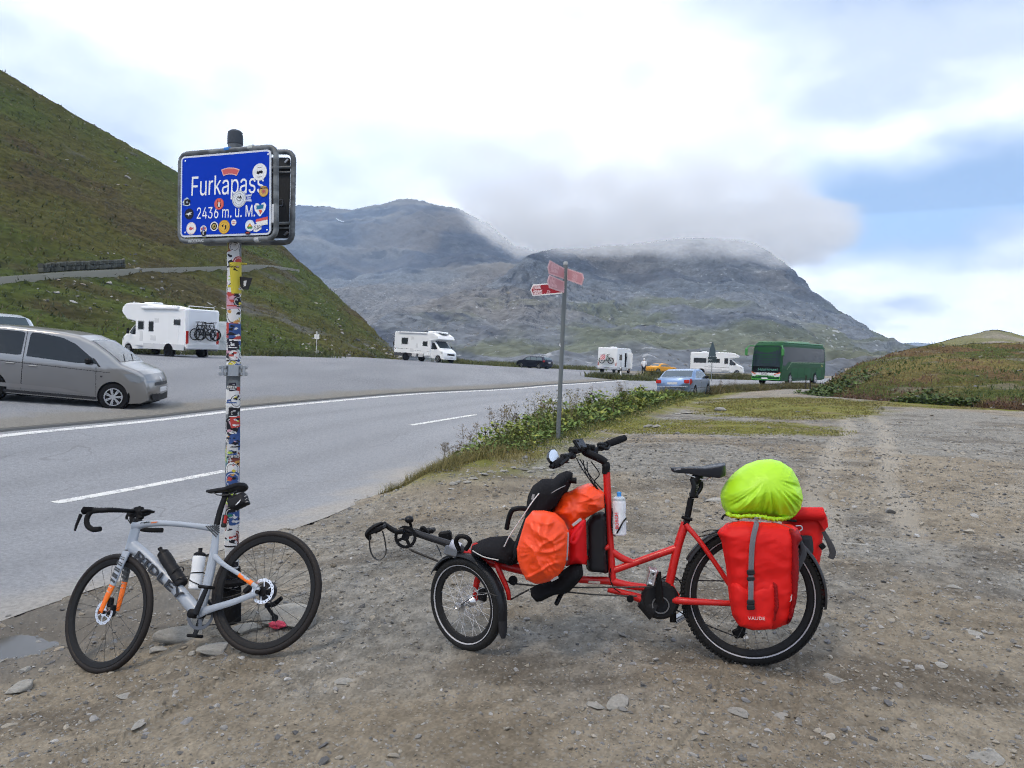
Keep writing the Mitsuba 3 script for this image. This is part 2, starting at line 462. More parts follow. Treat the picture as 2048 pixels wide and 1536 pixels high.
def ground_color(p, n, uv):
    x, y = p.x, p.y
    big = fb(x * 0.35, y * 0.35, 1.0, 3)
    mid = fb(x * 2.2, y * 2.2, 5.0, 3)
    fine = fb(x * 16, y * 16, 9.0, 3)
    tiny = nz(x * 95, y * 95, 3.0)
    tan = mix((.124, .103, .075), (.216, .188, .145), mid)
    grey = mix((.105, .100, .088), (.188, .180, .162), fine)
    c = mix(tan, grey, sst(.36, .58, big * .75 + mid * .25 + .10 * sst(0.0, 5.0, x - 0.3 * y)))
    c = mix(c, (.060, .050, .039), sst(.55, .72, fb(x * .9 + 7, y * 1.6, 2.0, 4)) * .55)
    c = c * (.44 + .70 * fine + .44 * tiny)
    d, d2, rnd = mikit.voronoi(x * 34, y * 34)
    c = mix(c, mi.Color3f(.17, .165, .15) * (.5 + .8 * rnd), sst(.32, .22, d) * sst(.55, .75, rnd) * .6)
    # worn, dusty wheel track across the gravel
    tr = dr.abs(dr.abs(x - (1.15 + .377 * y + .35 * (mid - .5) - .5 * dr.sin(y * .22))) - .42)
    c = mix(c, (.225, .205, .172), sst(.26, .06, tr) * sst(5, 8, y) * sst(30, 22, y) * (.45 + .5 * mid))
    # moss and short turf
    wob = (fb(x * 1.5, y * 1.5, 8.0, 4) - .5) * 1.1
    m1 = 1 - sst(.72, 1.05, blob(x, y, 4.4, 18.4, 3.4, 3.2, -.5) + wob * .55)
    m2 = 1 - sst(.75, 1.05, blob(x, y, 10.0, 28.5, 3.6, 7.5, -.35) + wob * .5)
    m3_ = 1 - sst(.75, 1.05, blob(x, y, 19.5, 28.8, 9.0, 2.6, -.14) + wob * .5)
    e = x - near_x(y)
    bank = sst(.1, .5, e + wob * .4) * (1 - sst(1.4, 2.3, e + wob * 1.0 - .02 * y)) * sst(8.6, 10.5, y) * sst(60, 40, y)
    grassy = dr.maximum(dr.maximum(m1, m2), dr.maximum(m3_, bank))
    g = mix((.070, .078, .018), (.135, .125, .030), fb(x * 3, y * 3, 2.0, 4))
    g = mix(g, (.125, .100, .055), sst(.55, .7, fb(x * 1.1, y * 1.1, 12.0, 3)) * .6) * (.75 + .5 * tiny)
    c = mix(c, g, grassy * sst(.22, .5, fine + grassy * .35))
    # bare earth face of the bank, damp silt by the road
    damp = 1 - sst(.6, 1.1, blob(x, y, -3.0, 5.0, 1.6, .75, .75) + wob * .5)
    c = mix(c, (.105, .097, .086), damp * .75)
    # grey chippings of the lot beyond the road
    lot = sst(-.15, .15, far_x(y) - x) * sst(112, 104, y)
    sp = nz(x * 60, y * 60, 1.0)
    chips = mix((.125, .130, .141), (.185, .191, .203), fb(x * .5, y * .14, 3.0, 3)) * (.72 + .56 * sp)
    verge = sst(2.3, 1.1, far_x(y) - x + wob * .9)
    chips = mix(chips, mi.Color3f(.140, .130, .110) * (.75 + .5 * sp), verge * .8)
    return mix(c, chips, lot)


scene['ground_material'] = two({'type': 'principled', 'base_color': mikit.proc(ground_color), 'roughness': 0.95, 'specular': 0.2})
structure('ground', gm, 'ground_material')

# road: asphalt sheet with markings
n_road = 300
def resample(pl, n, start=0.0):
    L = LineString(pl); return np.array([L.interpolate(t, normalized=True).coords[0] for t in np.linspace(start, 1, n)])
rn, rf = resample(SM_NEAR, n_road), resample(SM_FAR, n_road)
s_ = np.linspace(0, 1, 25)[None, :, None]
RG = rn[:, None] * (1 - s_) + rf[:, None] * s_
def road_z(x, y):
    return base_z(x, y) + 0.004
RZ = road_z(RG[..., 0], RG[..., 1])
rm = grid_mesh(np.concatenate([RG, RZ[..., None]], -1))
if rm.face_normals[:, 2].mean() < 0:
    rm.invert()


def asphalt(p, n, uv):
    x, y = p.x, p.y
    big = fb(x * .22, y * .09, 2.0, 4); fine = nz(x * 42, y * 42, 1.0); tiny = nz(x * 120, y * 120, 6.0)
    c = mix((.160, .166, .178), (.222, .228, .240), big) * (.74 + .30 * fine + .22 * tiny)
    e = x - near_x(y) + .25 * (big - .5)
    band = dr.exp(-dr.square((e + 1.5) / .38)) + dr.exp(-dr.square((e + 3.2) / .38)) + dr.exp(-dr.square((e + 5.0) / .38)) + dr.exp(-dr.square((e + 6.7) / .38))
    c = c * (1 - .10 * band * (.5 + fb(x * .3, y * .12, 11.0, 3)))
    c = mix(c, mi.Color3f(.15, .15, .155) * (.8 + .4 * fine), sst(.014, .006, dr.abs(e + 4.05 + .05 * (fine - .5))) * .55)
    crack = dr.abs(fb(x * .55 + 3, y * .16, 4.0, 4) - .5)
    c = mix(c, (.11, .11, .115), sst(.0035, .001, crack) * .45 * sst(.45, .6, nz(x * .5, y * .3, 8.0)))
    crack2 = dr.abs(fb(x * .25 + 13, y * .5, 7.0, 4) - .47)
    c = mix(c, (.11, .11, .115), sst(.003, .001, crack2) * .4 * sst(.5, .6, nz(x * .4, y * .4, 5.0)))
    dust = sst(1.2, -.1, x - near_x(y)) * sst(-1.3, -.1, x - near_x(y) + (fb(x * 1.4, y * 1.4, 3.0, 3) - .5) * 1.6)
    c = mix(c, mi.Color3f(.27, .243, .20) * (.8 + .4 * fine), dust * .55)
    return c


scene['asphalt'] = two({'type': 'principled', 'base_color': mikit.proc(asphalt), 'roughness': 0.8, 'specular': 0.35})
structure('road', rm, 'asphalt')


def road_paint(p, n, uv):
    w = fb(p.x * 9, p.y * 9, 1.0, 3); t = nz(p.x * 60, p.y * 60, 2.0)
    return mix(mix((.50, .50, .48), (.60, .60, .58), w), (.24, .24, .25), sst(.50, .70, w * .6 + t * .4) * .8)


scene['road_paint'] = two({'type': 'principled', 'base_color': mikit.proc(road_paint), 'roughness': 0.7})


def ribbon(a, b, lift, n):
    """A strip between two polylines laid on the road."""
    a, b = resample(a, n), resample(b, n)
    V = np.stack([a, b], 1); Z = road_z(V[..., 0], V[..., 1]) + lift
    m = grid_mesh(np.concatenate([V, Z[..., None]], -1))
    if m.face_normals[:, 2].mean() < 0:
        m.invert()
    return m


far_tangent = np.gradient(rf, axis=0); far_tangent /= np.linalg.norm(far_tangent, axis=1, keepdims=True)
far_n = np.stack([far_tangent[:, 1], -far_tangent[:, 0]], 1)          # towards the road
part('road', 'edge_line', ribbon(rf + far_n * .22, rf + far_n * .42, .004, 400), 'road_paint')
near_t = np.gradient(rn, axis=0); near_t /= np.linalg.norm(near_t, axis=1, keepdims=True)
def dash(a, b, w=.16):
    a, b = np.array(a), np.array(b); d = unit(b - a); nrm = np.array([d[1], -d[0]])
    part('road', 'centre_dash', ribbon(np.array([a - nrm * w / 2, b - nrm * w / 2]), np.array([a + nrm * w / 2, b + nrm * w / 2]), .004, 12), 'road_paint')
for d0, d1 in (((110, 970, 9.55), (452, 912, 12.6)), ((822, 843, 19.9), (950, 826, 23.3)), ((1075, 806, 29.5), (1128, 800, 33)), ((1290, 778, 45), (1322, 774.5, 48.5)), ((1424, 768.5, 56), (1440, 767, 58))):
    dash(P(*d0)[:2], P(*d1)[:2])
# low kerb of old asphalt along the lot
kl = resample(SM_FAR, 300); kt = np.gradient(kl, axis=0); kt /= np.linalg.norm(kt, axis=1, keepdims=True); kn = np.stack([-kt[:, 1], kt[:, 0]], 1)
prof = np.array([(-.02, -.05), (0.0, .045), (.10, .055), (.19, -.05)])
KV = np.stack([np.c_[kl + kn * a, base_z(kl[:, 0], kl[:, 1]) + b + .012 * (fbn(np.c_[kl * 3, kl[:, 0] * 0], 3, 4) - .5)] for a, b in prof], 1)
km = grid_mesh(KV)
structure('kerb', km, 'stone', (.13, .128, .122))

# a shallow puddle by the road
pu = Polygon([(-3.15, 4.62), (-2.86, 4.70), (-2.72, 4.9), (-2.66, 5.12), (-2.8, 5.2), (-3.0, 5.08), (-3.25, 5.05), (-3.5, 4.85), (-3.45, 4.65)]).buffer(.12).simplify(.01)
pp, pt_, _ = flat_mesh(pu, .06)
zpud = max(float(ground_z(np.array([-3.05]), np.array([4.85]))[0]), -.6) + .020
scene['water'] = two({'type': 'principled', 'base_color': {'type': 'rgb', 'value': (.07, .065, .058)}, 'roughness': .05, 'specular': .30})
structure('puddle', trimesh.Trimesh(np.c_[pp, np.full(len(pp), zpud)], pt_, process=False), 'water')


# ------------------------------------------------------------------ hills and mountains
def terrain_loft(cols, nx, ny, disp, back=(0.35, -0.5), spacing=None):
    """cols: [(px, [(py, d), ... base to ridge])]. Returns the grid of points, with disp(P, t) metres added along the slope's normal."""
    px = np.array([c[0] for c in cols], float); K = len(cols[0][1])
    ys = [PchipInterpolator(px, [c[1][k][0] for c in cols]) for k in range(K)]
    ds = [PchipInterpolator(px, [c[1][k][1] for c in cols]) for k in range(K)]
    u = np.linspace(px[0], px[-1], nx); t = np.linspace(0, K - 1, ny)
    Yk = np.stack([f(u) for f in ys], 0); Dk = np.stack([f(u) for f in ds], 0)
    Yt = PchipInterpolator(np.arange(K), Yk)(t); Dt = PchipInterpolator(np.arange(K), Dk)(t)
    V = EYE + Dt[..., None] * (FWD + ((u - 1024) / FOCAL)[None, :, None] * RIGHT - ((Yt - 768) / FOCAL)[..., None] * UPV)
    N = np.cross(np.gradient(V, axis=1), np.gradient(V, axis=0)); N /= np.linalg.norm(N, axis=-1, keepdims=True) + 1e-9
    N *= np.where(N[..., 2:] < 0, -1, 1)
    tt = (t / (K - 1))[:, None] + 0 * V[..., 0]
    V = V + N * disp(V, tt)[..., None]
    rows_ = []
    out = unit(FWD * [1, 1, 0])
    for k, (a, b) in enumerate(((.04, -.006), (.15, -.05), back)):
        top = V[-1]; dist = np.linalg.norm(top - EYE, axis=-1, keepdims=True)
        rows_.append(top + (top - EYE) * [1, 1, 0] * a + np.array([0, 0, 1.0]) * dist * b)
    V = np.concatenate([V, np.stack(rows_, 0)], 0)
    m = grid_mesh(V)
    if m.face_normals[:, 2].mean() < 0:
        m.invert()
    return V, m


def ridged(p, o=5, s=0):
    out, a = 0, 1.0
    for k in range(o):
        out = out + a * (1 - np.abs(2 * meshkit.noise(p * 2 ** k, s + k) - 1)); a *= .5
    return out / 1.95


# the grassy slope on the left
HB = [(-700, 660, 38), (-500, 668, 40), (-200, 684, 43), (0, 694, 46), (240, 703, 49), (350, 708, 52), (460, 712, 57), (633, 714, 69), (700, 713, 79), (770, 715, 92), (800, 719, 97)]
HR = [(-700, -420, 96), (-500, -250, 100), (-200, -10, 104), (0, 135, 108), (100, 200, 112), (200, 257, 118), (300, 315, 122), (354, 346, 125), (450, 420, 130), (500, 460, 132), (562, 496, 133), (603, 528, 133), (647, 564, 130), (697, 611, 126), (733, 639, 121), (762, 668, 115), (782, 690, 110), (800, 714, 106)]
hy, hd = PchipInterpolator([h[0] for h in HB], [h[1] for h in HB]), PchipInterpolator([h[0] for h in HB], [h[2] for h in HB])
cols = []
for px, ry, rd in HR:
    by, bd = float(hy(px)), float(hd(px))
    cols.append((px, [(by + 8, bd - 1.0), (by, bd), (by + .33 * (ry - by), bd + .25 * (rd - bd)), (by + .70 * (ry - by), bd + .60 * (rd - bd)), (ry, rd)]))
def hill_disp(V, t):
    return (ss(0, .2, t) * (1 - .55 * t)) * (3.2 * (fbn(V * .045, 3, 1) - .5) + 1.1 * (fbn(V * .2, 3, 2) - .5)) + .45 * (fbn(V * [.55, .55, .9], 3, 3) - .5) + .22 * (fbn(V * 2.0, 2, 4) - .5)
HV, hm = terrain_loft(cols, 620, 330, hill_disp)


def hill_color(p, n, uv):
    x, y, z = p.x, p.y, p.z
    s = z * 1.0 + x * .45
    a = fb(x * .06, y * .06, z * .06, 4); b = .5 * fb(x * .35, y * .35 + s * .3, z * .6, 3) + .5 * fb(s * .22, (y - x * .4) * .9, z * .25, 4); c = nz(x * 2.4, y * 2.4, z * 3.2); c2 = nz(x * 6, y * 6, z * 7)
    olive = mix((.044, .046, .011), (.078, .072, .020), b)
    green = mix((.032, .046, .010), (.066, .082, .018), b)
    brown = mix((.046, .035, .018), (.064, .048, .024), c)
    k = mix(olive, green, sst(.42, .62, a + .22 * sst(14, 1, z) - .06))
    k = mix(k, brown, sst(.52, .66, fb(x * .09 + 9, y * .09, z * .12, 3)) * .75)
    k = k * (.42 + .62 * c + .5 * c2 * b)
    rock = sst(.60, .70, fb(x * .11 + 30, y * .11, z * .16, 4)) * sst(.35, .55, b)
    k = mix(k, mi.Color3f(.085, .085, .08) * (.5 + .9 * c2), rock * .7)
    return k


scene['hill_grass'] = two({'type': 'principled', 'base_color': mikit.proc(hill_color), 'roughness': 1.0, 'specular': .1})
structure('hillside', hm, 'hill_grass')

# footpath across the slope, and stones lying on it
_scr = HV[:-3]
_rel = _scr - EYE; _dep = _rel @ FWD; _sx = 1024 + FOCAL * (_rel @ RIGHT) / _dep; _sy = 768 - FOCAL * (_rel @ UPV) / _dep
def hill_at(px, py):
    i = int(np.argmin((_sx[60] - px) ** 2)); col = _sy[:, i]
    j = int(np.argmin(np.abs(col - py)))
    return _scr[j, i]
path_px = [(-60, 566), (0, 562), (60, 559), (140, 552), (250, 546), (340, 543), (430, 539), (520, 535), (560, 539), (600, 544)]
pc_ = np.array([hill_at(*q) for q in path_px]); pc_ = smooth_path(pc_, 14)
for _ in range(6):
    pc_[1:-1] = (pc_[:-2] + pc_[1:-1] + pc_[2:]) / 3
rad_ = unit(np.array([-.75, .65, 0]))
out_ = np.array([-(pc_ - EYE)[:, 0], -(pc_ - EYE)[:, 1], 0 * pc_[:, 0]]).T; out_ /= np.linalg.norm(out_, axis=1, keepdims=True)
wd = .5 * np.interp(np.linspace(0, 1, len(pc_)), [0, .6, 1], [1.0, .75, .4])[:, None]
PV = np.stack([pc_ - out_ * wd + [0, 0, .38], pc_ + out_ * wd + [0, 0, .30], pc_ + out_ * wd * 1.5 + [0, 0, -.6]], 1)
structure('path', grid_mesh(PV), 'stone', (.20, .195, .16))
wl = [hill_at(88, 549), hill_at(130, 545), hill_at(190, 541), hill_at(250, 538)]
wl = smooth_path(np.array(wl), 8)
rw = thing('stone_retaining_wall', 'low grey dry stone wall above the footpath on the grassy slope', 'wall')
bw = []
for i in range(len(wl) - 1):
    a, b = wl[i], wl[i + 1]
    for lev in range(2):
        for h in (0, .5):
            q = a + (b - a) * (h + .25)
            bw.append(box((np.linalg.norm(b - a) * .5 + rng.uniform(-.1, .05), .5, .36), at(q[0] + rng.uniform(-.05, .05), q[1] - .5, q[2] + .25 + lev * .36 + rng.uniform(-.04, .04), math.atan2(b[1] - a[1], b[0] - a[0])), .05))
wcol = np.vstack([np.tile(np.array([.088, .092, .078]) * rng.uniform(.6, 1.1), (len(b.vertices), 1)) for b in bw])
scene[rw + '__stones'] = mikit.ply(cat(bw), 'stone', color=wcol); labels[rw + '__stones'] = {'kind': 'stuff'}
labels[rw]['kind'] = 'thing'; del labels[rw]['kind']


# the mountain behind, on the left
m1r = [(480, 445, 2300), (560, 428, 2250), (600, 411, 2200), (640, 412, 2200), (690, 420, 2200), (740, 415, 2200), (790, 405, 2200), (825, 401, 2200), (870, 411, 2200), (915, 420, 2200), (940, 434, 2200), (965, 446, 2150), (1000, 472, 2100), (1040, 494, 2050), (1090, 508, 2000), (1180, 530, 1950)]
cols = [(px, [(720, 820), (655 - .10 * abs(px - 700), 1000), (600 - .08 * (px - 560), 1250), (ry + .42 * (590 - ry), 1700), (ry, rd)]) for px, ry, rd in m1r]
def mtn1(V, t):
    q = V * [.0035, .0035, .005]
    return ss(0, .15, t) * ((1 - .80 * ss(.86, 1, t)) * (95 * (ridged(q, 5, 3) - .62)) + 16 * (fbn(V * .03, 4, 9) - .5) + 4 * (fbn(V * .12, 3, 10) - .5))
V1, mm1 = terrain_loft(cols, 460, 330, mtn1)


def mountain_color(p, n, uv):
    x, y, z = p.x, p.y, p.z
    a = fb(x * .006, y * .006, z * .008, 4); b = fb(x * .03, y * .03, z * .035, 4); c = nz(x * .21, y * .21, z * .25); c2 = nz(x * .55, y * .55, z * .6)
    dark = mix((.030, .037, .056), (.066, .077, .102), b)
    scree = mix((.074, .084, .100), (.128, .136, .146), b)
    turf = mix((.058, .070, .034), (.104, .108, .056), b)
    k = mix(dark, mi.Color3f(scree) * 1.08, sst(.36, .60, a + .30 * (b - .5) + .26 * sst(140, 30, z) - .06))
    k = mix(k, (.150, .132, .112), sst(.5, .62, fb(x * .004 + 5, y * .004, z * .004, 3)) * .5)
    grn = sst(.47, .62, fb(x * .013 + 3, y * .013, z * .02, 4) * .8 + .34 * sst(95, 10, z) - .15 - .12 * sst(120, -60, x) * sst(.75, .55, n.z)) * .7
    k = mix(k, turf, grn * sst(1500, 900, y))
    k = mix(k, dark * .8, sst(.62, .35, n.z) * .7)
    st = fb((x * .8 + z * 1.3) * .05, (y - x * .3) * .012, z * .01, 4)
    k = mix(k, dark * 1.05, sst(.50, .60, st) * sst(60, -40, x) * sst(900, 500, y) * .75)
    far = sst(110, 160, z)
    k = k * ((.45 + .55 * c + .60 * c2) * (1 - far) + (.80 + .22 * c + .18 * c2) * far)
    return mix(k, (.34, .35, .36), sst(.80, .92, nz(x * .33 + 9, y * .33, z * .33)) * sst(.4, .7, b) * .8 * (1 - far))


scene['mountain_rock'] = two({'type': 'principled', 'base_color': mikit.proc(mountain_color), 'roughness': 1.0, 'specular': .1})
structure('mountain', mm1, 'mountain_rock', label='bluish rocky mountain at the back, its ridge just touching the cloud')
# its snow patch
sp_ = np.array([(672, 436), (680, 441), (690, 443), (698, 442), (698, 445), (686, 445), (676, 441)], float)
_rel = V1[:-3] - EYE; d1_ = _rel @ FWD; sx1 = 1024 + FOCAL * (_rel @ RIGHT) / d1_; sy1 = 768 - FOCAL * (_rel @ UPV) / d1_
tr1 = cKDTree(np.stack([sx1.ravel(), sy1.ravel()], 1))
def on_m1(px, py, lift):
    return V1[:-3].reshape(-1, 3)[tr1.query((px, py))[1]]
c0 = on_m1(685, 442, 0); dd0 = (c0 - EYE) @ FWD
sv, st, _ = flat_mesh(Polygon(sp_), 1.5)
structure('snow_patch', trimesh.Trimesh(np.array([P(a, b, dd0 - 12 - (440 - b) * -2.0) for a, b in sv]), st, process=False), 'matte', (.8, .82, .85))

# the scree mountain in the middle, its foot coming down to the pass
m2r = [(720, 668, 330), (745, 650, 360), (780, 626, 400), (850, 607, 470), (900, 592, 520), (960, 577, 580), (1010, 553, 650), (1040, 526, 720), (1062, 508, 800), (1100, 501, 900), (1200, 494, 1050), (1300, 486, 1150), (1400, 480, 1150), (1480, 485, 1120), (1540, 508, 1080), (1600, 556, 1020), (1650, 599, 960), (1700, 633, 900), (1750, 662, 860), (1800, 684, 820), (1840, 695, 800), (1930, 712, 780)]
cols = []
for px, ry, rd in m2r:
    by = 752 + .012 * (px - 1024); q = rd - 200
    cols.append((px, [(by + 25, 190), (by - .10 * (by - ry), 215 + .02 * q), (by - .40 * (by - ry), 225 + .30 * q), (by - .72 * (by - ry), 225 + .64 * q), (ry, rd)]))
def mtn2(V, t):
    q = np.stack([V[..., 0] * .012 + V[..., 2] * .006, V[..., 1] * .010, V[..., 2] * .010], -1)
    w = ss(0, .12, t) * (1 - .75 * ss(.88, 1, t))
    d = np.linalg.norm(V - EYE, axis=-1) / 600
    crag = np.clip(ridged(q * 3.1, 4, 27) - .5, 0, 1)
    return w * np.clip(d, .35, 2) * (26 * (ridged(q, 3, 13) - .62) + 20 * crag * ss(900, 500, np.linalg.norm(V - EYE, axis=-1)) + 7 * (fbn(V * .04, 4, 19) - .5)) + np.clip(d, .3, 2) * w * 3.2 * (fbn(V * .16, 4, 20) - .5)
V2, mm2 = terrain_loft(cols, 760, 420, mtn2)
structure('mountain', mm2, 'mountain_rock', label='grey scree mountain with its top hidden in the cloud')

# far ridge and the bare rounded hill on the right
cols = [(px, [(735, 2500), (ry, 3000)]) for px, ry in ((1700, 690), (1760, 686), (1800, 685), (1830, 685), (1850, 687), (1900, 690), (2000, 696), (2300, 700), (2700, 690))]
_, fm = terrain_loft(cols, 120, 12, lambda V, t: 12 * (fbn(V * .01, 3, 2) - .5))
structure('mountain', fm, 'mountain_rock', label='distant flat ridge low on the right')
cols = [(px, [(770, 110), (745, 140), (ry, d)]) for px, ry, d in ((1690, 742, 210), (1740, 722, 230), (1800, 704, 240), (1850, 691, 250), (1900, 677, 255), (1960, 663, 260), (1990, 660, 260), (2030, 665, 260), (2070, 677, 255), (2150, 690, 250), (2300, 690, 250), (2600, 640, 250))]
_, rhm = terrain_loft(cols, 260, 90, lambda V, t: ss(0, .2, t) * (1 - .6 * t) * 5 * (fbn(V * .04, 4, 5) - .5) + .8 * (fbn(V * .3, 3, 6) - .5))
def moor(p, n, uv):
    b = fb(p.x * .08, p.y * .08, p.z * .1, 4); c = nz(p.x * 1.5, p.y * 1.5, p.z * 1.5)
    return mix(mix((.16, .135, .10), (.20, .185, .155), b), (.12, .115, .05), sst(.5, .62, fb(p.x * .03, p.y * .03, 2.0, 3))) * (.7 + .5 * c)
scene['moorland'] = two({'type': 'principled', 'base_color': mikit.proc(moor), 'roughness': 1.0, 'specular': .1})
structure('hill', rhm, 'moorland', label='bare brown rounded hill on the right')

# the grassy bank on the right
mb = [(1590, 790, 40, 788, 41), (1625, 789, 38, 780, 40), (1650, 792, 36, 766, 40.5), (1700, 797, 34, 744, 42), (1760, 803, 32, 718, 44), (1820, 806, 31, 699, 46), (1880, 809, 30, 690, 47), (1950, 812, 29, 687, 48), (2048, 818, 27.5, 690, 48), (2200, 826, 26, 694, 46), (2500, 840, 24, 700, 44), (2900, 860, 22, 730, 40)]
cols = [(px, [(by + 6, bd - .6), (by, bd), (by + .55 * (ry - by), bd + .32 * (rd - bd)), (ry, rd)]) for px, by, bd, ry, rd in mb]
MV, mmesh = terrain_loft(cols, 420, 150, lambda V, t: ss(0, .2, t) * (.9 * (fbn(V * .16, 3, 7) - .5)) + .28 * (fbn(V * .9, 3, 8) - .5) + .10 * (fbn(V * 4, 2, 9) - .5))
def bank_color(p, n, uv):
    x, y, z = p.x, p.y, p.z
    a = fb(x * .22, y * .22, z * .4, 4); b = fb(x * 1.2, y * 1.2, z * 2, 3); c = nz(x * 9, y * 9, z * 9)
    k = mix((.050, .060, .016), (.115, .095, .034), sst(.35, .65, a + .3 * (b - .5)))
    k = mix(k, (.115, .062, .038), sst(.52, .66, fb(x * .5 + 4, y * .5, z * .8, 3)) * .6)
    k = mix(k, (.145, .130, .10), sst(.62, .7, fb(x * .35, y * .8 + 8, z * 2, 3)) * .6)
    return k * (.55 + .7 * c)
scene['bank_grass'] = two({'type': 'principled', 'base_color': mikit.proc(bank_color), 'roughness': 1.0, 'specular': .1})
structure('grassy_bank', mmesh, 'bank_grass')
# ------------------------------------------------------------------ objects: a plane helper for things surveyed against one upright plane
BLACK, DARK, RUB = (.006, .006, .007), (.012, .012, .014), (.010, .009, .009)
SILVER, STEEL, WHITE = (.78, .78, .80), (.40, .41, .43), (.72, .73, .74)
PLOY = None


class Plane:
    """An upright plane through two surveyed points and a third above them; n points to the viewer's side of it."""

    def __init__(s, a, b, c):
        s.O = np.array(a); s.e = unit(np.array(b) - a); w = np.array(c) - a
        s.u = unit(w - s.e * (w @ s.e)); s.n = np.cross(s.e, s.u)

    def pt(s, px, py, off=0.0):
        r = ray(px, py); o = s.O + s.n * off
        return EYE + r * (((o - EYE) @ s.n) / (r @ s.n))

    def pts(s, l, off=0.0):
        return np.array([s.pt(q[0], q[1], q[2] if len(q) > 2 else off) for q in l])

    def loc(s, px, py, off=0.0):
        d = s.pt(px, py, off) - s.O
        return np.array([d @ s.e, d @ s.u])

    def poly(s, l, off=0.0):
        return Polygon([s.loc(a, b, off) for a, b in l])

    def M(s, off=0.0):
        m = np.eye(4); m[:3, 0], m[:3, 1], m[:3, 2], m[:3, 3] = s.e, s.u, s.n, s.O + s.n * off
        return m

    def at(s, px, py, off=0.0, ang=0.0):
        c, k = math.cos(ang), math.sin(ang)
        return frame(s.pt(px, py, off), s.e * c + s.u * k, s.u * c - s.e * k)


def crop(x0, y0, k):
    return lambda l: [(x0 + q[0] / k, y0 + q[1] / k, *q[2:]) for q in l]


# ------------------------------------------------------------------ the pass sign
POLE_TOP, POLE_FOOT = P(470.5, 268, 4.80), P(462.5, 1262, 4.84)
pax = unit(POLE_TOP - POLE_FOOT)
plen = np.linalg.norm(POLE_TOP - POLE_FOOT)
def on_pole(h):
    return POLE_FOOT + pax * h
def pole_h(py):
    hs = np.linspace(0, plen, 400); q = np.array([on_pole(h) for h in hs]) - EYE
    return float(hs[np.argmin(np.abs(768 - FOCAL * (q @ UPV) / (q @ FWD) - py))])
sign = thing('pass_sign', 'blue mountain pass sign covered in stickers on a sticker-plastered pole', 'road sign')
PR = .042
part(sign, 'pole', tube([on_pole(0.05), on_pole(plen - .02)], PR, 28), 'gloss', (.22, .225, .23))
k_pole = sign + '__pole'
scene['pole_grime'] = two({'type': 'principled', 'roughness': .5, 'base_color': mikit.proc(lambda p, n, uv: mix((.060, .068, .075), (.165, .18, .19), sst(.35, .68, fb(p.x * 14, p.y * 14, p.z * 22, 4))))})
scene[k_pole]['bsdf'] = {'type': 'ref', 'id': 'pole_grime'}
part(sign, 'pole_cap', lathe([(0, .045), (.025, .043), (.043, .03), (.047, .0), (.047, -.045), (.0, -.045)], axis_frame(on_pole(plen - .02), pax)), 'satin', (.05, .06, .075))
part(sign, 'ground_socket', cat(lathe([(.0, 0), (.058, 0), (.058, .30), (.05, .31), (.0, .31)], axis_frame(on_pole(-.03), pax)), lathe([(.0, .30), (.095, .30), (.10, .31), (.10, .325), (.06, .335), (.0, .335)], axis_frame(on_pole(.0), pax)), lathe([(.0, .34), (.055, .34), (.053, .40), (0, .40)], axis_frame(on_pole(.0), pax))), 'matte', (.012, .012, .013))
ch = pole_h(741)
vdir = unit((EYE - on_pole(ch)) * [1, 1, 0]); vside = np.cross([0, 0, 1.0], vdir)
clampm = [lathe([(.0, -.035), (.052, -.035), (.052, .035), (0, .035)], axis_frame(on_pole(ch), pax))]
for s in (-1, 1):
    for dz in (-.02, .02):
        clampm.append(box((.045, .05, .02), frame(on_pole(ch + dz) + vside * s * .062 + vdir * .02, vside, vdir), .003))
    clampm.append(cyl(on_pole(ch - .03) + vside * s * .062 + vdir * .045, on_pole(ch + .03) + vside * s * .062 + vdir * .045, .008))
part(sign, 'pole_clamp', clampm, 'metal', (.38, .39, .40))

# board: corners surveyed; the left edge stands a little further off than the right
BL, BR_ = P(366, 480, 4.80), P(547, 474, 4.58)
BTL = P(367, 314, 4.80)
SB = Plane(BL, BR_, BTL)
def sb(l):
    return [(340 + a / 5.486, 250 + b / 5.486) for a, b in l]
def round_rect(poly4, r):
    p = Polygon(poly4); return p.buffer(-r, join_style='mitre').buffer(r, quad_segs=6)
outer = round_rect([SB.loc(*q) for q in sb([(128, 352), (1115, 268), (1112, 1205), (122, 1235)])], .03)
inner = outer.buffer(-.012)
part(sign, 'board', extrude(outer, .006, SB.M(0)), 'satin', (.60, .64, .72), smooth=20)
BLUE = (.004, .022, .34)
part(sign, 'board_face', extrude(inner, .003, SB.M(.005)), 'matte', (.008, .045, .44), smooth=20)
fr = [SB.loc(*q) for q in sb([(103, 318), (1150, 232), (1150, 1238), (98, 1278)])]
fo = round_rect(fr, .05)
fp = np.array(fo.exterior.coords)[:-1]
fp = np.array([fo.exterior.interpolate(k / 90, normalized=True).coords[0] for k in range(90)])
f3 = SB.O + fp[:, :1] * SB.e + fp[:, 1:] * SB.u
part(sign, 'frame', tube(f3 - SB.n * .012, .0165, 12, closed=True), 'pole_grime')
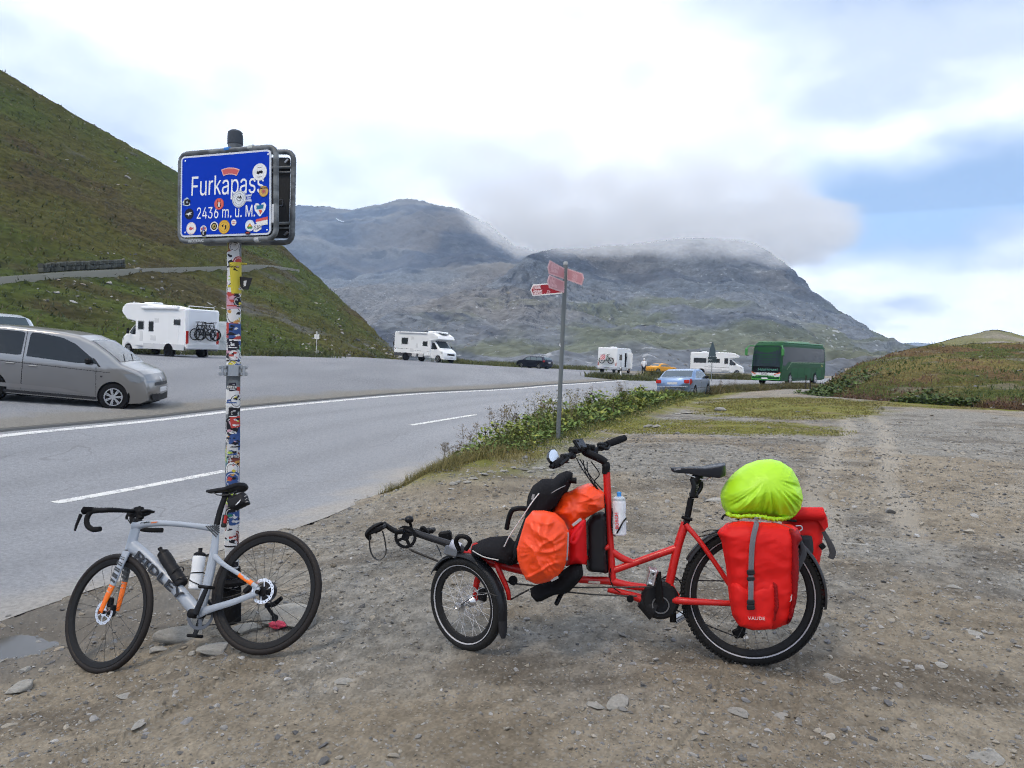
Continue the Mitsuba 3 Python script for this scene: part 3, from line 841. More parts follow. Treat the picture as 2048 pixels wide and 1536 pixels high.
# second board, back to back, seen from behind past the first
SBK = Plane(P(366, 484, 4.97), P(581, 480, 4.83), P(368, 318, 4.97))
bk = [SBK.loc(*q) for q in sb([(330, 300), (1358, 295), (1340, 1290), (330, 1300)])]
bo = round_rect(bk, .05)
b3 = np.array([bo.exterior.interpolate(k / 90, normalized=True).coords[0] for k in range(90)])
part(sign, 'frame', tube(SBK.O + b3[:, :1] * SBK.e + b3[:, 1:] * SBK.u, .0165, 12, closed=True), 'pole_grime', label='rear steel frame of the sign')
part(sign, 'rear_board', extrude(bo.buffer(-.03), .005, SBK.M(-.02)), 'satin', (.035, .037, .04), label='dark back of the second board')
for y0 in (470, 1085):
    a, b = SBK.pt(*sb([(1180, y0)])[0], .0), SBK.pt(*sb([(1350, y0 - 8)])[0], .0)
    part(sign, 'rear_rail', cat(cyl(a - SBK.e * .5, b, .010), cyl(a - SBK.e * .5 - SBK.u * .03, b - SBK.u * .03, .005)), 'pole_grime')
for cx, cy in ((1280, 395), (1275, 1190)):
    part(sign, 'frame_clip', box((.03, .012, .012), SBK.at(*sb([(cx, cy)])[0], .0, .8)), 'metal', (.3, .3, .31))
part(sign, 'rear_bracket', cat(box((.036, .006, .01), SBK.at(*sb([(1210, 822)])[0], .005, .05)), box((.036, .006, .01), SBK.at(*sb([(1210, 885)])[0], .005, .05)), box((.006, .036, .01), SBK.at(*sb([(1238, 852)])[0], .005, .05))), 'metal', (.25, .25, .26))
for yy in (285, 1262):                                             # arms that carry both frames on the pole
    part(sign, 'bracket', cat(box((.14, .03, .03), SB.at(*sb([(716, yy)])[0], -.08), .004)), 'pole_grime')

def bt(cx, cy, ang=0.0, off=.0083):
    px, py = sb([(cx, cy)])[0]
    return SB.at(px, py, off, ang)
tilt = 0.0
wtx = (SB.loc(*sb([(1010, 730)])[0]) - SB.loc(*sb([(218, 775)])[0]))
la = math.atan2(wtx[1], wtx[0])
def fit_text(s, x0, yb, x1, yb1, cap, name, col=(.78, .80, .82), bold=True):
    a, b = SB.loc(*sb([(x0, yb)])[0]), SB.loc(*sb([(x1, yb1)])[0]); w = np.linalg.norm(b - a)
    m = meshkit.text_mesh(s, cap, .0012, bold); sx = w / (m.vertices[:, 0].max() - m.vertices[:, 0].min())
    part(sign, name, text(s, cap, .0012, bt(x0, yb, math.atan2(*(b - a)[::-1])), sx, bold=bold), 'satin', col, smooth=False)
kpx = np.linalg.norm(SB.loc(*sb([(500, 600)])[0]) - SB.loc(*sb([(500, 800)])[0])) / 200
fit_text('Furkapass', 222, 778, 1012, 738, 210 * kpx, 'lettering', bold=False)
fit_text('2436 m. ü. M.', 285, 1032, 922, 1003, 125 * kpx, 'lettering', bold=False)

def disc(r, n=28, sx=1.0):
    a = np.arange(n) / n * 2 * np.pi
    return Polygon(np.c_[np.cos(a) * r * sx, np.sin(a) * r])
st_n = [0]
def board_sticker(cx, cy, rings, extra=(), label=None, sx=.87):
    """rings: [(radius in crop px, colour)], from the outside in; extra: [(polygon in crop px about the centre, colour)]."""
    st_n[0] += 1
    lift = .0083 + .0012 + .00025 * (st_n[0] % 4)
    for k, (r, col) in enumerate(rings):
        m = extrude((disc(r * kpx) if np.ndim(r) == 0 else Polygon(np.array(r) * kpx * [1.12, -1]).buffer(0)), .0006, bt(cx, cy, la, lift + .0005 * k))
        if k == 0:
            key = part(sign, 'sticker', m, 'satin', col, smooth=False, label=label)
        else:
            part(key, 'print', m, 'satin', col, smooth=False)
    for k, (pl, col) in enumerate(extra):
        m = pl if isinstance(pl, trimesh.Trimesh) else extrude(Polygon(np.array(pl) * kpx * [1.12, -1]).buffer(0), .0005, bt(cx, cy, la, lift + .0005 * len(rings) + .0002 * (k + 1)))
        part(key, 'print', m, 'satin', col, smooth=False)
    return key, lift
def st_text(s, cx, cy, h, col, dx=0, dy=0, sx=1.0, lift=.012):
    return (text(s, h * kpx, .0006, bt(cx + dx, cy + dy, la, lift), sx, centre=True, bold=False), col)
def blobpoly(seed, r, k=9, am=.5):
    g = np.random.default_rng(seed); a = np.sort(g.uniform(0, 2 * np.pi, k)); rr = r * (1 - am * g.uniform(0, 1, k))
    return np.c_[np.cos(a) * rr, np.sin(a) * rr]
W_, K_, RD, YE, OR_ = (.72, .72, .70), (.015, .015, .02), (.55, .06, .06), (.70, .55, .06), (.60, .30, .05)
arc = lambda r0, r1, a0, a1: np.vstack([np.c_[r0 * np.cos(np.radians(np.linspace(a0, a1, 12))), -r0 * np.sin(np.radians(np.linspace(a0, a1, 12)))], np.c_[r1 * np.cos(np.radians(np.linspace(a1, a0, 12))), -r1 * np.sin(np.radians(np.linspace(a1, a0, 12)))]])
board_sticker(645, 730, [(arc(260, 185, 62, 112), (.70, .42, .40))], [(arc(250, 195, 64, 110) , (.55, .12, .12))], 'curved red and white arc sticker above the lettering')
board_sticker(984, 516, [(92, (.66, .70, .70)), (86, (.74, .76, .76))], [([(-40, 10), (-25, -15), (-5, 5), (15, -20), (38, -2), (30, 20), (5, 12), (-15, 26)], K_), (disc(14).exterior.coords[:], K_), ([(-22, -50), (20, -50), (20, -46), (-22, -46)], K_), ([(-26, 50), (26, 50), (26, 54), (-26, 54)], K_)], 'round white sticker with a black motorcycle drawing')
board_sticker(1028, 728, [(60, (.30, .19, .07)), (54, (.58, .36, .10)), (30, (.42, .24, .12)), (16, (.40, .08, .10))], [([(-50, -25), (-30, -40), (30, -42), (46, -28), (0, -34)], K_)], 'round orange sticker with dark ears at the end of the lettering')
board_sticker(538, 866, [(64, (.55, .10, .09)), (56, (.62, .13, .10))], [([(-28, -56), (-14, -10), (-26, 20), (0, 48), (24, 22), (12, -12), (22, -56), (8, -18), (-8, -18)], K_), ([(-9, -20), (9, -20), (13, 30), (-13, 30)], (.7, .62, .6))], 'round red sticker with a black horned shape')
board_sticker(758, 812, [(92, (.60, .64, .68)), (84, (.12, .14, .2)), (80, (.62, .66, .70)), (60, (.15, .17, .24)), (57, (.64, .68, .72))], [([(-45, 20), (-12, -36), (0, -16), (14, -40), (46, 16), (14, -20), (0, 0), (-12, -20)], K_), (arc(24, 18, 190, 420), K_)], 'round silver sticker with a mountain outline')
board_sticker(866, 800, [([(-38, -34), (36, -40), (20, 0), (36, 40), (-36, 34), (-20, 0)], (.50, .56, .72))], [([(-26, -14), (22, -18), (20, -10), (-26, -6)], BLUE), ([(-24, 8), (24, 8), (24, 14), (-24, 14)], BLUE)], 'pale blue hourglass sticker')
board_sticker(187, 845, [(blobpoly(3, 62, 14, .35), (.45, .55, .62)), (blobpoly(4, 48, 10, .3), K_)], [(blobpoly(5, 20), (.35, .4, .45))], 'black and pale blue bird-shaped sticker')
board_sticker(210, 976, [(60, (.012, .013, .028)), (58, (.015, .016, .03))], [([(-42, -14), (-16, -4), (10, -20), (34, -14), (14, -2), (34, 14), (6, 6), (-6, 28), (-14, 8), (-44, 10), (-22, 0)], W_)], 'round black sticker with a white figure')
board_sticker(233, 1135, [(68, W_), (62, (.55, .20, .22)), (59, (.74, .74, .73))], [([(-30, 6), (-10, -22), (4, -4), (26, -10), (32, 12), (10, 8), (-8, 22)], (.52, .10, .12)), (arc(16, 11, 0, 350), (.52, .1, .12))], 'round white sticker with a red bicycle drawing')
board_sticker(368, 1146, [(44, W_)], [([(-30, -20), (26, -26), (28, 2), (-30, 6)], (.55, .12, .10)), ([(-12, -34), (10, -34), (10, 20), (-12, 20)], (.1, .12, .35))], 'small white sticker with red and blue print')
board_sticker(368, 1184, [(34, K_)], [([(-8, -20), (10, -20), (10, -12), (0, -12), (0, 20), (-8, 20)], W_)], 'small round black sticker low on the board')
board_sticker(484, 1112, [(52, W_), (40, (.03, .03, .03)), (26, (.45, .35, .10))], [(blobpoly(8, 18), K_)], 'round white and black badge sticker')
board_sticker(594, 1118, [(76, (.40, .24, .03)), (70, (.62, .38, .05)), (54, (.45, .26, .03)), (50, (.64, .40, .06))], [([(-26, -20), (-6, -30), (-12, -4), (-28, 2)], K_), ([(6, -8), (24, -24), (26, 18), (4, 36), (12, 8)], K_)], 'round golden sticker with a black animal')
board_sticker(700, 1070, [(34, W_)], [([(-20, -12), (20, -12), (20, -4), (-20, -4)], RD), ([(-20, 4), (20, 4), (20, 12), (-20, 12)], RD)], 'small white sticker with red lettering lines')
board_sticker(876, 1104, [(62, (.55, .62, .74)), (50, (.70, .74, .78))], [([(-30, 10), (0, -28), (30, 10)], (.55, .12, .06)), ([(-34, 10), (34, 10), (24, 34), (-24, 34)], (.06, .25, .08)), (disc(12).exterior.coords[:], YE)], 'round pale blue sticker with a red and green crest')
heart = [(0, 88), (-58, 20), (-70, -30), (-48, -62), (-18, -56), (0, -26), (20, -58), (50, -64), (70, -34), (58, 20)]
board_sticker(988, 918, [(heart, (.74, .75, .76)), ([(a * .78, b * .78) for a, b in heart], (.70, .72, .74))], [([(-42, -34), (40, -44), (36, 0), (-40, 8)], (.02, .16, .30)), ([(-16, 12), (14, 8), (26, 30), (4, 60)], (.60, .10, .06))], 'heart-shaped white sticker with blue and red')
board_sticker(1008, 1052, [([(-68, -20), (66, -44), (68, 40), (-10, 50), (-68, 20)], W_)], [([(-68, -20), (66, -44), (67, -12), (-68, 10)], (.62, .10, .10))], 'red and white flag sticker in the corner')
k_, lf = board_sticker(962, 1122, [([(-52, -24), (36, -52), (44, 20), (-10, 52), (-44, 44)], (.70, .71, .72)), ([(-46, -20), (32, -45), (38, 17), (-10, 45), (-40, 38)], (.74, .75, .76))], [st_text('SIP', 962, 1122, 40, K_, -4, 22, .95)], 'white shield sticker reading SIP')
board_sticker(852, 1182, [(blobpoly(12, 36, 12, .3) * [1, .7], K_)], [([(-20, -4), (20, -4), (20, 6), (-20, 6)], (.45, .06, .05))], 'small black and red sticker at the lower rim')
for q in ((168, 396), (1074, 322), (165, 1180), (1062, 1152)):
    part(sign, 'rivet', lathe([(0, .002), (.005, .001), (.006, 0)], bt(*q), 10), 'metal', SILVER)
# tape and paint rubbed onto the tube frame
def frame_tape(cx, cy, L, col, ang=0.0, name='tape'):
    px, py = sb([(cx, cy)])[0]; c = SB.pt(px, py, -.012); d = SB.e * math.cos(ang) + SB.u * math.sin(ang)
    part(sign, name, tube([c - d * L / 2, c + d * L / 2], .0175, 12), 'satin', col)
frame_tape(636, 274, .038, (.03, .16, .45), .08)
frame_tape(893, 251, .034, (.42, .45, .44), .08)
frame_tape(1147, 975, .11, (.50, .52, .54), math.pi / 2)
frame_tape(962, 1255, .032, (.48, .50, .52), .03)
part(sign, 'lettering', text('WOCKHAI', .018, .001, SB.at(*sb([(200, 1292)])[0], .005, .02), .95, bold=True), 'satin', (.45, .47, .48), smooth=False)

# stickers down the pole: curved patches, each with a print of its own
def pole_patch(h, ang, wh, ww, poly=None, lift=.0008, res=.006):
    """A patch on the pole: outline in (arc length, height)."""
    poly = poly if poly is not None else Polygon([(-ww / 2, -wh / 2), (ww / 2, -wh / 2), (ww / 2, wh / 2), (-ww / 2, wh / 2)])
    p, t, _ = flat_mesh(poly, res)
    a = ang + p[:, 0] / PR
    r = PR + lift
    v = on_pole(h) + r * (np.cos(a)[:, None] * vdir + np.sin(a)[:, None] * vside) + p[:, 1:2] * pax
    m = trimesh.Trimesh(v, t, process=False)
    return m
PAL = [(.60, .60, .60), (.55, .56, .56), (.015, .015, .02), (.02, .02, .03), (.40, .06, .05), (.52, .44, .05), (.04, .08, .22), (.03, .18, .11), (.46, .27, .33), (.48, .25, .07), (.25, .42, .45), (.36, .48, .07), (.16, .05, .04), (.50, .50, .50)]
gs = np.random.default_rng(21)
spec = [(493, 0.0, 'o', 0, 3, 22), (523, -.25, 'r', 1, 2, 40), (525, .75, 'o', 4, 5, 26), (555, .65, 'r', 5, 5, 62), (553, -.35, 'r', 0, 11, 26), (580, .05, 'o', 0, 2, 40), (604, -.35, 'r', 8, 4, 30), (604, .7, 'o', 2, 5, 22), (632, .1, 'o', 0, 9, 40), (660, -.45, 'r', 4, 2, 30), (668, .45, 'r', 6, 0, 42), (688, -.1, 'r', 3, 0, 24), (708, -.1, 'r', 0, 2, 46), (712, .1, 'o', 0, 4, 30), (734, -.1, 'o', 0, 5, 0),
        (774, -.1, 'r', 3, 0, 16), (795, -.3, 'r', 0, 6, 32), (800, .55, 'o', 0, 3, 30), (826, 0.0, 'r', 2, 0, 22), (842, .5, 'r', 4, 0, 22), (850, -.25, 'o', 2, 8, 34), (874, -.3, 'o', 0, 3, 28), (884, .6, 'r', 6, 2, 34), (900, -.1, 'r', 13, 6, 26), (916, -.4, 'r', 10, 0, 14), (920, .6, 'o', 12, 9, 34), (938, .0, 'o', 0, 4, 30), (958, .0, 'o', 6, 9, 34)]
spec += [(740 - 36, .9, 'o', 7, 0, 26), (722, .85, 'r', 1, 6, 26), (912 + 66, .0, 'r', 2, 0, 12), (930 + 62, -.5, 'o', 11, 2, 30), (930 + 62, .6, 'r', 0, 3, 40), (1012, .1, 'r', 11, 2, 14), (1028, -.1, 'o', 2, 0, 30), (1035, .7, 'r', 6, 0, 26), (1052, .1, 'o', 0, 2, 34), (1075, .4, 'o', 12, 4, 30), (1080, -.5, 'r', 0, 2, 40), (1105, .0, 'r', 1, 3, 30), (1128, .3, 'o', 2, 0, 34), (1150, -.2, 'r', 0, 6, 40), (1172, .3, 'o', 0, 2, 26), (1185, -.4, 'r', 13, 4, 20)]
mpp = 4.82 / 1540
for i, (py, ang, shp, c1, c2, hp) in enumerate(spec):
    hp = hp or 28; H = hp * mpp; h = pole_h(py)
    if shp == 'o':
        poly = disc(H / 2, 22)
    else:
        Wd = min(.10, H * gs.uniform(.8, 1.6)); poly = Polygon([(-Wd / 2, -H / 2), (Wd / 2, -H / 2), (Wd / 2, H / 2), (-Wd / 2, H / 2)]).buffer(-.004).buffer(.004, quad_segs=3)
        poly = shapely.affinity.rotate(poly, gs.uniform(-10, 10))
    lift = .0008 + .0003 * (i % 4)
    k = part(sign + '__pole', 'sticker', pole_patch(h, ang, 0, 0, poly, lift), 'satin', PAL[c1], smooth=True)
    def more(pl, col, dl):
        m = pole_patch(h, ang, 0, 0, pl, lift + dl, .005)
        return m, np.tile(PAL[col], (len(m.vertices), 1))
    ms = []
    if shp == 'o':
        ms.append(more(poly.buffer(-.10 * H), 2 if c1 in (0, 1) else 0, .00012)); ms.append(more(poly.buffer(-.14 * H), c1, .0002))
    for j in range(int(gs.integers(3, 6))):
        cx_, cy_ = gs.uniform(-.25, .25) * H, gs.uniform(-.3, .3) * H
        pl = Polygon(blobpoly(i * 7 + j, H * gs.uniform(.10, .26), 7, .6) * [1.3, .8] + [cx_, cy_]).buffer(0)
        if pl.area > 1e-6:
            pl = pl if pl.geom_type == 'Polygon' else max(pl.geoms, key=lambda g: g.area)
            ms.append(more(pl, [c2, c2, int(gs.integers(0, 14)), 2][j % 4], .0003 + .00006 * j))
    if shp == 'r':
        ms.append(more(Polygon([(-H * .35, -H * .32), (H * .35, -H * .32), (H * .35, -H * .24), (-H * .35, -H * .24)]), c2, .0006))
    mm = trimesh.util.concatenate([a for a, _ in ms])
    scene[k + '_print'] = mikit.ply(mm, 'satin', smooth=True, color=np.vstack([b for _, b in ms]))
# a scatter of weathered scraps below them
for i in range(64):
    py = gs.uniform(486, 1185)
    if 725 < py < 762: continue
    H = gs.uniform(14, 36) * mpp
    m = pole_patch(pole_h(py), gs.uniform(-1.4, 1.4), H, min(.05, H * gs.uniform(.7, 1.5)), None, .0004, .008)
    part(sign + '__pole', 'sticker', m, 'satin', np.array(PAL[int(gs.integers(0, 14))]) * gs.uniform(.5, .9), smooth=True)
def pole_text(s, py, hgt, col, ang=0.0, sx=.8):
    m = meshkit.text_mesh(s, hgt, .0003, True); v = m.vertices; x = (v[:, 0] - v[:, 0].mean()) * sx
    a = ang + x / PR; r = PR + .0026 + v[:, 2]
    m.vertices = on_pole(pole_h(py)) + r[:, None] * (np.cos(a)[:, None] * vdir + np.sin(a)[:, None] * vside) + v[:, 1:2] * pax
    part(sign + '__pole', 'lettering', m, 'satin', col, smooth=False)
pole_text('MPIU BOCA', 916, .018, K_, .05, .5)
pole_text('KURDISTAN', 777, .014, W_, -.2, .5)
# black pennant hung on the pole
fl = Plane(P(484, 582, 4.79), P(506, 566, 4.76), P(486, 552, 4.79))
part(sign, 'pennant', extrude(fl.poly([(480, 553), (505, 556), (497, 580), (481, 578)]), .002, fl.M(0)), 'satin', (.02, .02, .022), smooth=False, label='small black pennant with white marks tied to the pole')
part(sign + '__pennant', 'mark', cat(extrude(fl.poly([(488, 562), (494, 561), (492, 572), (488, 573)]), .0005, fl.M(.0022))), 'satin', (.5, .5, .5), smooth=False)
part(sign, 'wire', tube(smooth_path([on_pole(pole_h(560)) + vside * .045, fl.pt(478, 570), fl.pt(487, 582, .005)], 6), .0025, 6), 'satin', (.3, .28, .25))
part(sign, 'side_plate', box((.035, .004, .06), frame(on_pole(pole_h(527)) + vside * .058 - vdir * .01, vside, pax)), 'satin', (.65, .56, .05))

# ------------------------------------------------------------------ red wayfinding post
wp = thing('signpost', 'grey steel post carrying red wayfinding arrow signs', 'signpost')
WT, WF = P(1131.5, 526, 13.3), P(1115, 896, 13.5)
part(wp, 'post', cat(tube([WF - (WT - WF) * .02, WT], .038, 16)), 'satin', (.14, .155, .16))
part(wp, 'post_cap', lathe([(0, .03), (.03, .025), (.042, .0), (.042, -.03), (0, -.03)], axis_frame(WT, WT - WF)), 'satin', (.35, .36, .36))
gp = np.random.default_rng(4)
part(wp, 'footing', cat(*[box(s, at(WF[0] + a, WF[1] + b, WF[2] + .05, c, .2, .1), .03) for s, a, b, c in (((.3, .24, .16), .0, .0, .3), ((.22, .2, .12), -.16, -.1, .9), ((.2, .16, .1), .17, -.08, 1.7))]), 'stone', (.24, .24, .23))
def arrow(c4, d_tail, d_tip, tip_left, col, edge, name_label, lines=()):
    """c4: tail-top, tail-bottom, tip-bottom, point, tip-top in crop px; tail distance and tip distance."""
    f_ = lambda q: (1000 + q[0] / 5.12, 500 + q[1] / 5.12)
    a, b, t = P(*f_(c4[1]), d_tail), P(*f_(c4[2]), d_tip), P(*f_(c4[0]), d_tail)
    pl = Plane(a, b, t) if not tip_left else Plane(b, a, P(*f_(c4[4]), d_tip))
    poly = Polygon([pl.loc(*f_(q)) for q in c4]).buffer(0)
    k = part(wp, 'arrow_sign', extrude(poly, .012, pl.M(-.006)), 'satin', edge, smooth=False, label=name_label)
    part(k, 'face', extrude(poly.buffer(-.022), .003, pl.M(.0045)), 'gloss', col, smooth=False)
    for s, x, y, h, x1 in lines:
        p0, p1 = pl.loc(*f_((x, y))), pl.loc(*f_((x1, y)))
        if s is None:
            gq = np.random.default_rng(int(x + y)); L0 = abs(p1[0] - p0[0]); xs = 0.0; bars = []
            while xs < L0:
                w_ = gq.uniform(.012, .03); bars.append(shapely.box(xs, 0, xs + w_, h * gq.uniform(.6, 1.0))); xs += w_ + .012
            part(k, 'faded_lettering', extrude(shapely.union_all(bars), .001, pl.at(*f_((x, y)), .0076)), 'satin', (.56, .36, .38), smooth=False)
            continue
        m = meshkit.text_mesh(s, h, .001, True); w = m.vertices[:, 0].max() - m.vertices[:, 0].min()
        px, py = f_((x, y)); yy = pl.e
        part(k, 'lettering', text(s, h, .001, pl.at(px, py, .0076), abs(p1[0] - p0[0]) / w, bold=True), 'satin', (.72, .66, .66), smooth=False)
    return k
PALE, PEDGE = (.46, .23, .25), (.55, .36, .38)
arrow([(662, 190), (660, 300), (500, 246), (487, 178), (512, 105)], 13.3, 13.05, True, PALE, PEDGE, 'upper faded pink arrow sign pointing left', [(None, 520, 175, .07, 600), (None, 520, 220, .07, 590)])
arrow([(690, 188), (690, 308), (838, 362), (860, 290), (845, 240)], 13.3, 13.0, False, PALE, PEDGE, 'faded pink arrow sign pointing right', [(None, 735, 270, .075, 790), (None, 735, 312, .075, 785)])
arrow([(658, 322), (654, 440), (505, 390), (484, 318), (505, 255)], 13.25, 13.0, True, PALE, PEDGE, 'lower faded pink arrow sign pointing left', [(None, 515, 322, .07, 560), (None, 515, 368, .07, 580)])
arrow([(655, 330), (640, 447), (335, 472), (312, 410), (340, 352)], 13.5, 13.75, True, (.30, .012, .02), (.72, .70, .70), 'dark red arrow sign with white lettering', [('Oberwald', 343, 402, .085, 415), ('Hungerberg', 340, 452, .085, 430), ('33 km', 480, 440, .05, 512)])
part(wp, 'sticker', extrude(disc(.03), .002, frame(P(1121.5, 690, 13.37), RIGHT, UPV)), 'satin', (.6, .6, .6), smooth=False)
# ------------------------------------------------------------------ wheels
def wheel(parent, C, e, u, R, rt, rim_in, rim_w, spokes, tyre_col, rim_col, spoke_col, hub_col, hub_r=.02, hub_w=.06, disc_r=.08, disc_off=.03, line=None, flange=.02, tread=False, cassette=None, hubmat='satin'):
    """A bicycle wheel as a part with its own pieces; e forward in its plane, u up in its plane."""
    w = numbered(parent + '__wheel'); M = frame(C, e, u); n = M[:3, 2]
    a = np.linspace(0, 2 * np.pi, 14)[:-1]
    prof = np.stack([R - rt + rt * np.cos(a), rt * .98 * np.sin(a)], 1)
    t = lathe(prof, None, 96, loop=True)
    if tread:
        v = t.vertices; rr = np.hypot(v[:, 0], v[:, 1]); an = np.arctan2(v[:, 1], v[:, 0])
    t.apply_transform(M)
    part(w, 'tyre', t, 'satin' if not tread else 'matte', tyre_col, True)
    if tread:
        kb = []
        for k in range(90):
            for s in (-1, 0, 1):
                q = k / 90 * 2 * np.pi + (.5 if s else 0) / 90 * 2 * np.pi; rr = R - (.006 if s else 0) + .001
                kb.append(box((.010, .014, .012), M @ at(rr * math.cos(q), rr * math.sin(q), s * rt * .72, q)))
        key = part(w, 'tread', cat(kb), 'matte', tyre_col, False); labels[key] = {'kind': 'stuff'}
    R1 = R - 2 * rt + .004
    part(w, 'rim', lathe([(R1, -rim_w / 2), (R1 - .008, -rim_w / 2), (rim_in + .006, -rim_w * .32), (rim_in, 0), (rim_in + .006, rim_w * .32), (R1 - .008, rim_w / 2), (R1, rim_w / 2)], M, 96, loop=True), 'satin', rim_col)
    if line:
        for s in (1,):
            part(w, 'reflective_line', lathe([(line - .0026, rt * .80), (line + .0026, rt * .93), (line + .0026, rt * .93 + .002), (line - .0026, rt * .80 + .002)], M, 96, loop=True), 'satin', (.42, .42, .44), label='thin white reflective line round the tyre')
    hub = lathe([(0, -hub_w / 2 - .015), (.009, -hub_w / 2 - .015), (.009, -hub_w / 2), (flange + .012, -hub_w / 2), (flange + .012, -hub_w / 2 + .004), (hub_r * .7, -hub_w / 4), (hub_r * .7, hub_w / 4), (flange + .012, hub_w / 2 - .004), (flange + .012, hub_w / 2), (.009, hub_w / 2), (.009, hub_w / 2 + .015), (0, hub_w / 2 + .015)], M, 28)
    part(w, 'hub', hub, hubmat, hub_col)
    for k in range(spokes):
        q = (k + .25) / spokes * 2 * np.pi; s = 1 if k % 2 else -1; tw = (1 if (k // 2) % 2 else -1) * 1.15
        a0 = np.array([math.cos(q + tw) * (flange + .008), math.sin(q + tw) * (flange + .008), s * hub_w / 2 * .92]); a1 = np.array([math.cos(q) * (rim_in + .004), math.sin(q) * (rim_in + .004), s * .002])
        p0, p1 = (M @ np.r_[a0, 1])[:3], (M @ np.r_[a1, 1])[:3]
        part(w, 'spoke', tube([p0, p1], .00115, 5, False), 'satin', spoke_col, True)
    if disc_r:
        a = np.arange(72) / 72 * 2 * np.pi
        pol = Polygon(np.c_[np.cos(a), np.sin(a)] * (disc_r - .0025 * (np.arange(72) % 6 < 2))[:, None])
        pol = pol.difference(disc(disc_r - .017))
        for k in range(20):
            q = k / 20 * 2 * np.pi; pol = pol.difference(Point(math.cos(q) * (disc_r - .009), math.sin(q) * (disc_r - .009)).buffer(.0032, quad_segs=3))
        for k in range(6):
            q = k / 6 * 2 * np.pi; pol = pol.union(LineString([(math.cos(q) * .018, math.sin(q) * .018), (math.cos(q + .35) * (disc_r - .014), math.sin(q + .35) * (disc_r - .014))]).buffer(.0028))
        pol = pol.union(disc(.024).difference(disc(.010)))
        part(w, 'brake_disc', extrude(pol, .002, M @ at(0, 0, disc_off)), 'metal', (.72, .72, .74), 20)
    if cassette:
        cs = []
        for k in range(8):
            cs.append(lathe([(0, -.018 - k * .0042), (.016 + (7 - k) * (cassette - .016) / 7, -.018 - k * .0042), (.016 + (7 - k) * (cassette - .016) / 7, -.020 - k * .0042), (0, -.020 - k * .0042)], M, 30))
        part(w, 'cassette', cs, 'metal', (.10, .10, .105))
    return w, M


# ------------------------------------------------------------------ the grey gravel bike leaning on the sign
c1 = crop(80, 900, 3.2)
A = Plane(P(217, 1225, 4.55), P(532, 1183, 4.36), P(437, 1055, 4.56))
bike = thing('gravel_bike', 'grey racing bike with orange fork tips leaning against the stickered pole', 'bicycle')
GREY = (.30, .335, .385)
ORANGE = (.80, .16, .012)
rearC, frontC = A.pt(532, 1183), A.pt(217, 1225)
wheel(bike, rearC, A.e, A.u, .342, .019, .274, .030, 24, (.020, .017, .016), (.014, .014, .015), (.03, .03, .03), (.02, .02, .022), disc_r=.070, disc_off=.034, cassette=.058, flange=.016)
th = math.asin(-.36)
ef = unit(np.array([math.cos(th), math.sin(th), 0]) + A.e * np.array([0, 0, .9])); nf = unit(np.cross(ef, A.u)); uf = np.cross(nf, ef)
wheel(bike, frontC, ef, uf, .342, .019, .274, .030, 20, (.020, .017, .016), (.014, .014, .015), (.03, .03, .03), (.02, .02, .022), disc_r=.070, disc_off=.030, flange=.014)
px2m = 4.45 / 1540 / 3.2                                           # metres per pixel of the survey crop
def tubeA(l, w, flat=1.0, off=0.0, n=14, sm=6, plane=A):
    p = plane.pts(c1(l), off); w = np.asarray(w, float) if np.ndim(w) else w
    q = smooth_path(p, sm)
    r = np.interp(np.linspace(0, 1, len(q)), np.linspace(0, 1, len(p)), np.full(len(p), w) if np.ndim(w) == 0 else w) * px2m / 2
    return tube(q, r, n, side=plane.n, flat=flat)
fr_ = [tubeA([(620, 465), (598, 555), (572, 640)], [72, 74, 70], .62), tubeA([(600, 490), (690, 472), (820, 470), (980, 484), (1128, 505)], [64, 46, 36, 36, 44], .95),
       tubeA([(590, 615), (700, 705), (850, 860), (1000, 1030)], [92, 84, 82, 84], .72), tubeA([(1128, 480), (1122, 570), (1106, 690), (1072, 850), (1030, 1010)], [42, 50, 62, 66, 70], .62),
       tubeA([(985, 1040), (1030, 1035)], [84, 70], 1.05, sm=2)]
for s in (1, -1):
    fr_.append(tubeA([(1030, 1040, .02 * s), (1100, 1015, .045 * s), (1240, 972, .062 * s), (1388, 915, .068 * s)], [56, 44, 40, 36], .55))
    fr_.append(tubeA([(1118, 680, .012 * s), (1180, 735, .045 * s), (1290, 805, .062 * s), (1390, 880, .068 * s)], [40, 30, 26, 30], .6))
    fr_.append(tubeA([(1372, 895, .066 * s), (1398, 908, .068 * s)], [52, 50], .35, sm=2))
part(bike, 'frame', fr_, 'paint', GREY, 40)
part(bike + '__frame', 'dropout', lathe([(.0, -.008), (.011, -.008), (.011, .006), (0, .006)], axis_frame(A.pt(*c1([(1390, 908)])[0], .085), A.n)), 'satin', BLACK)
part(bike + '__frame', 'orange_band', tubeA([(1275, 798, .0605), (1360, 856, .0665)], [30, 30], .62, sm=4), 'paint', ORANGE)
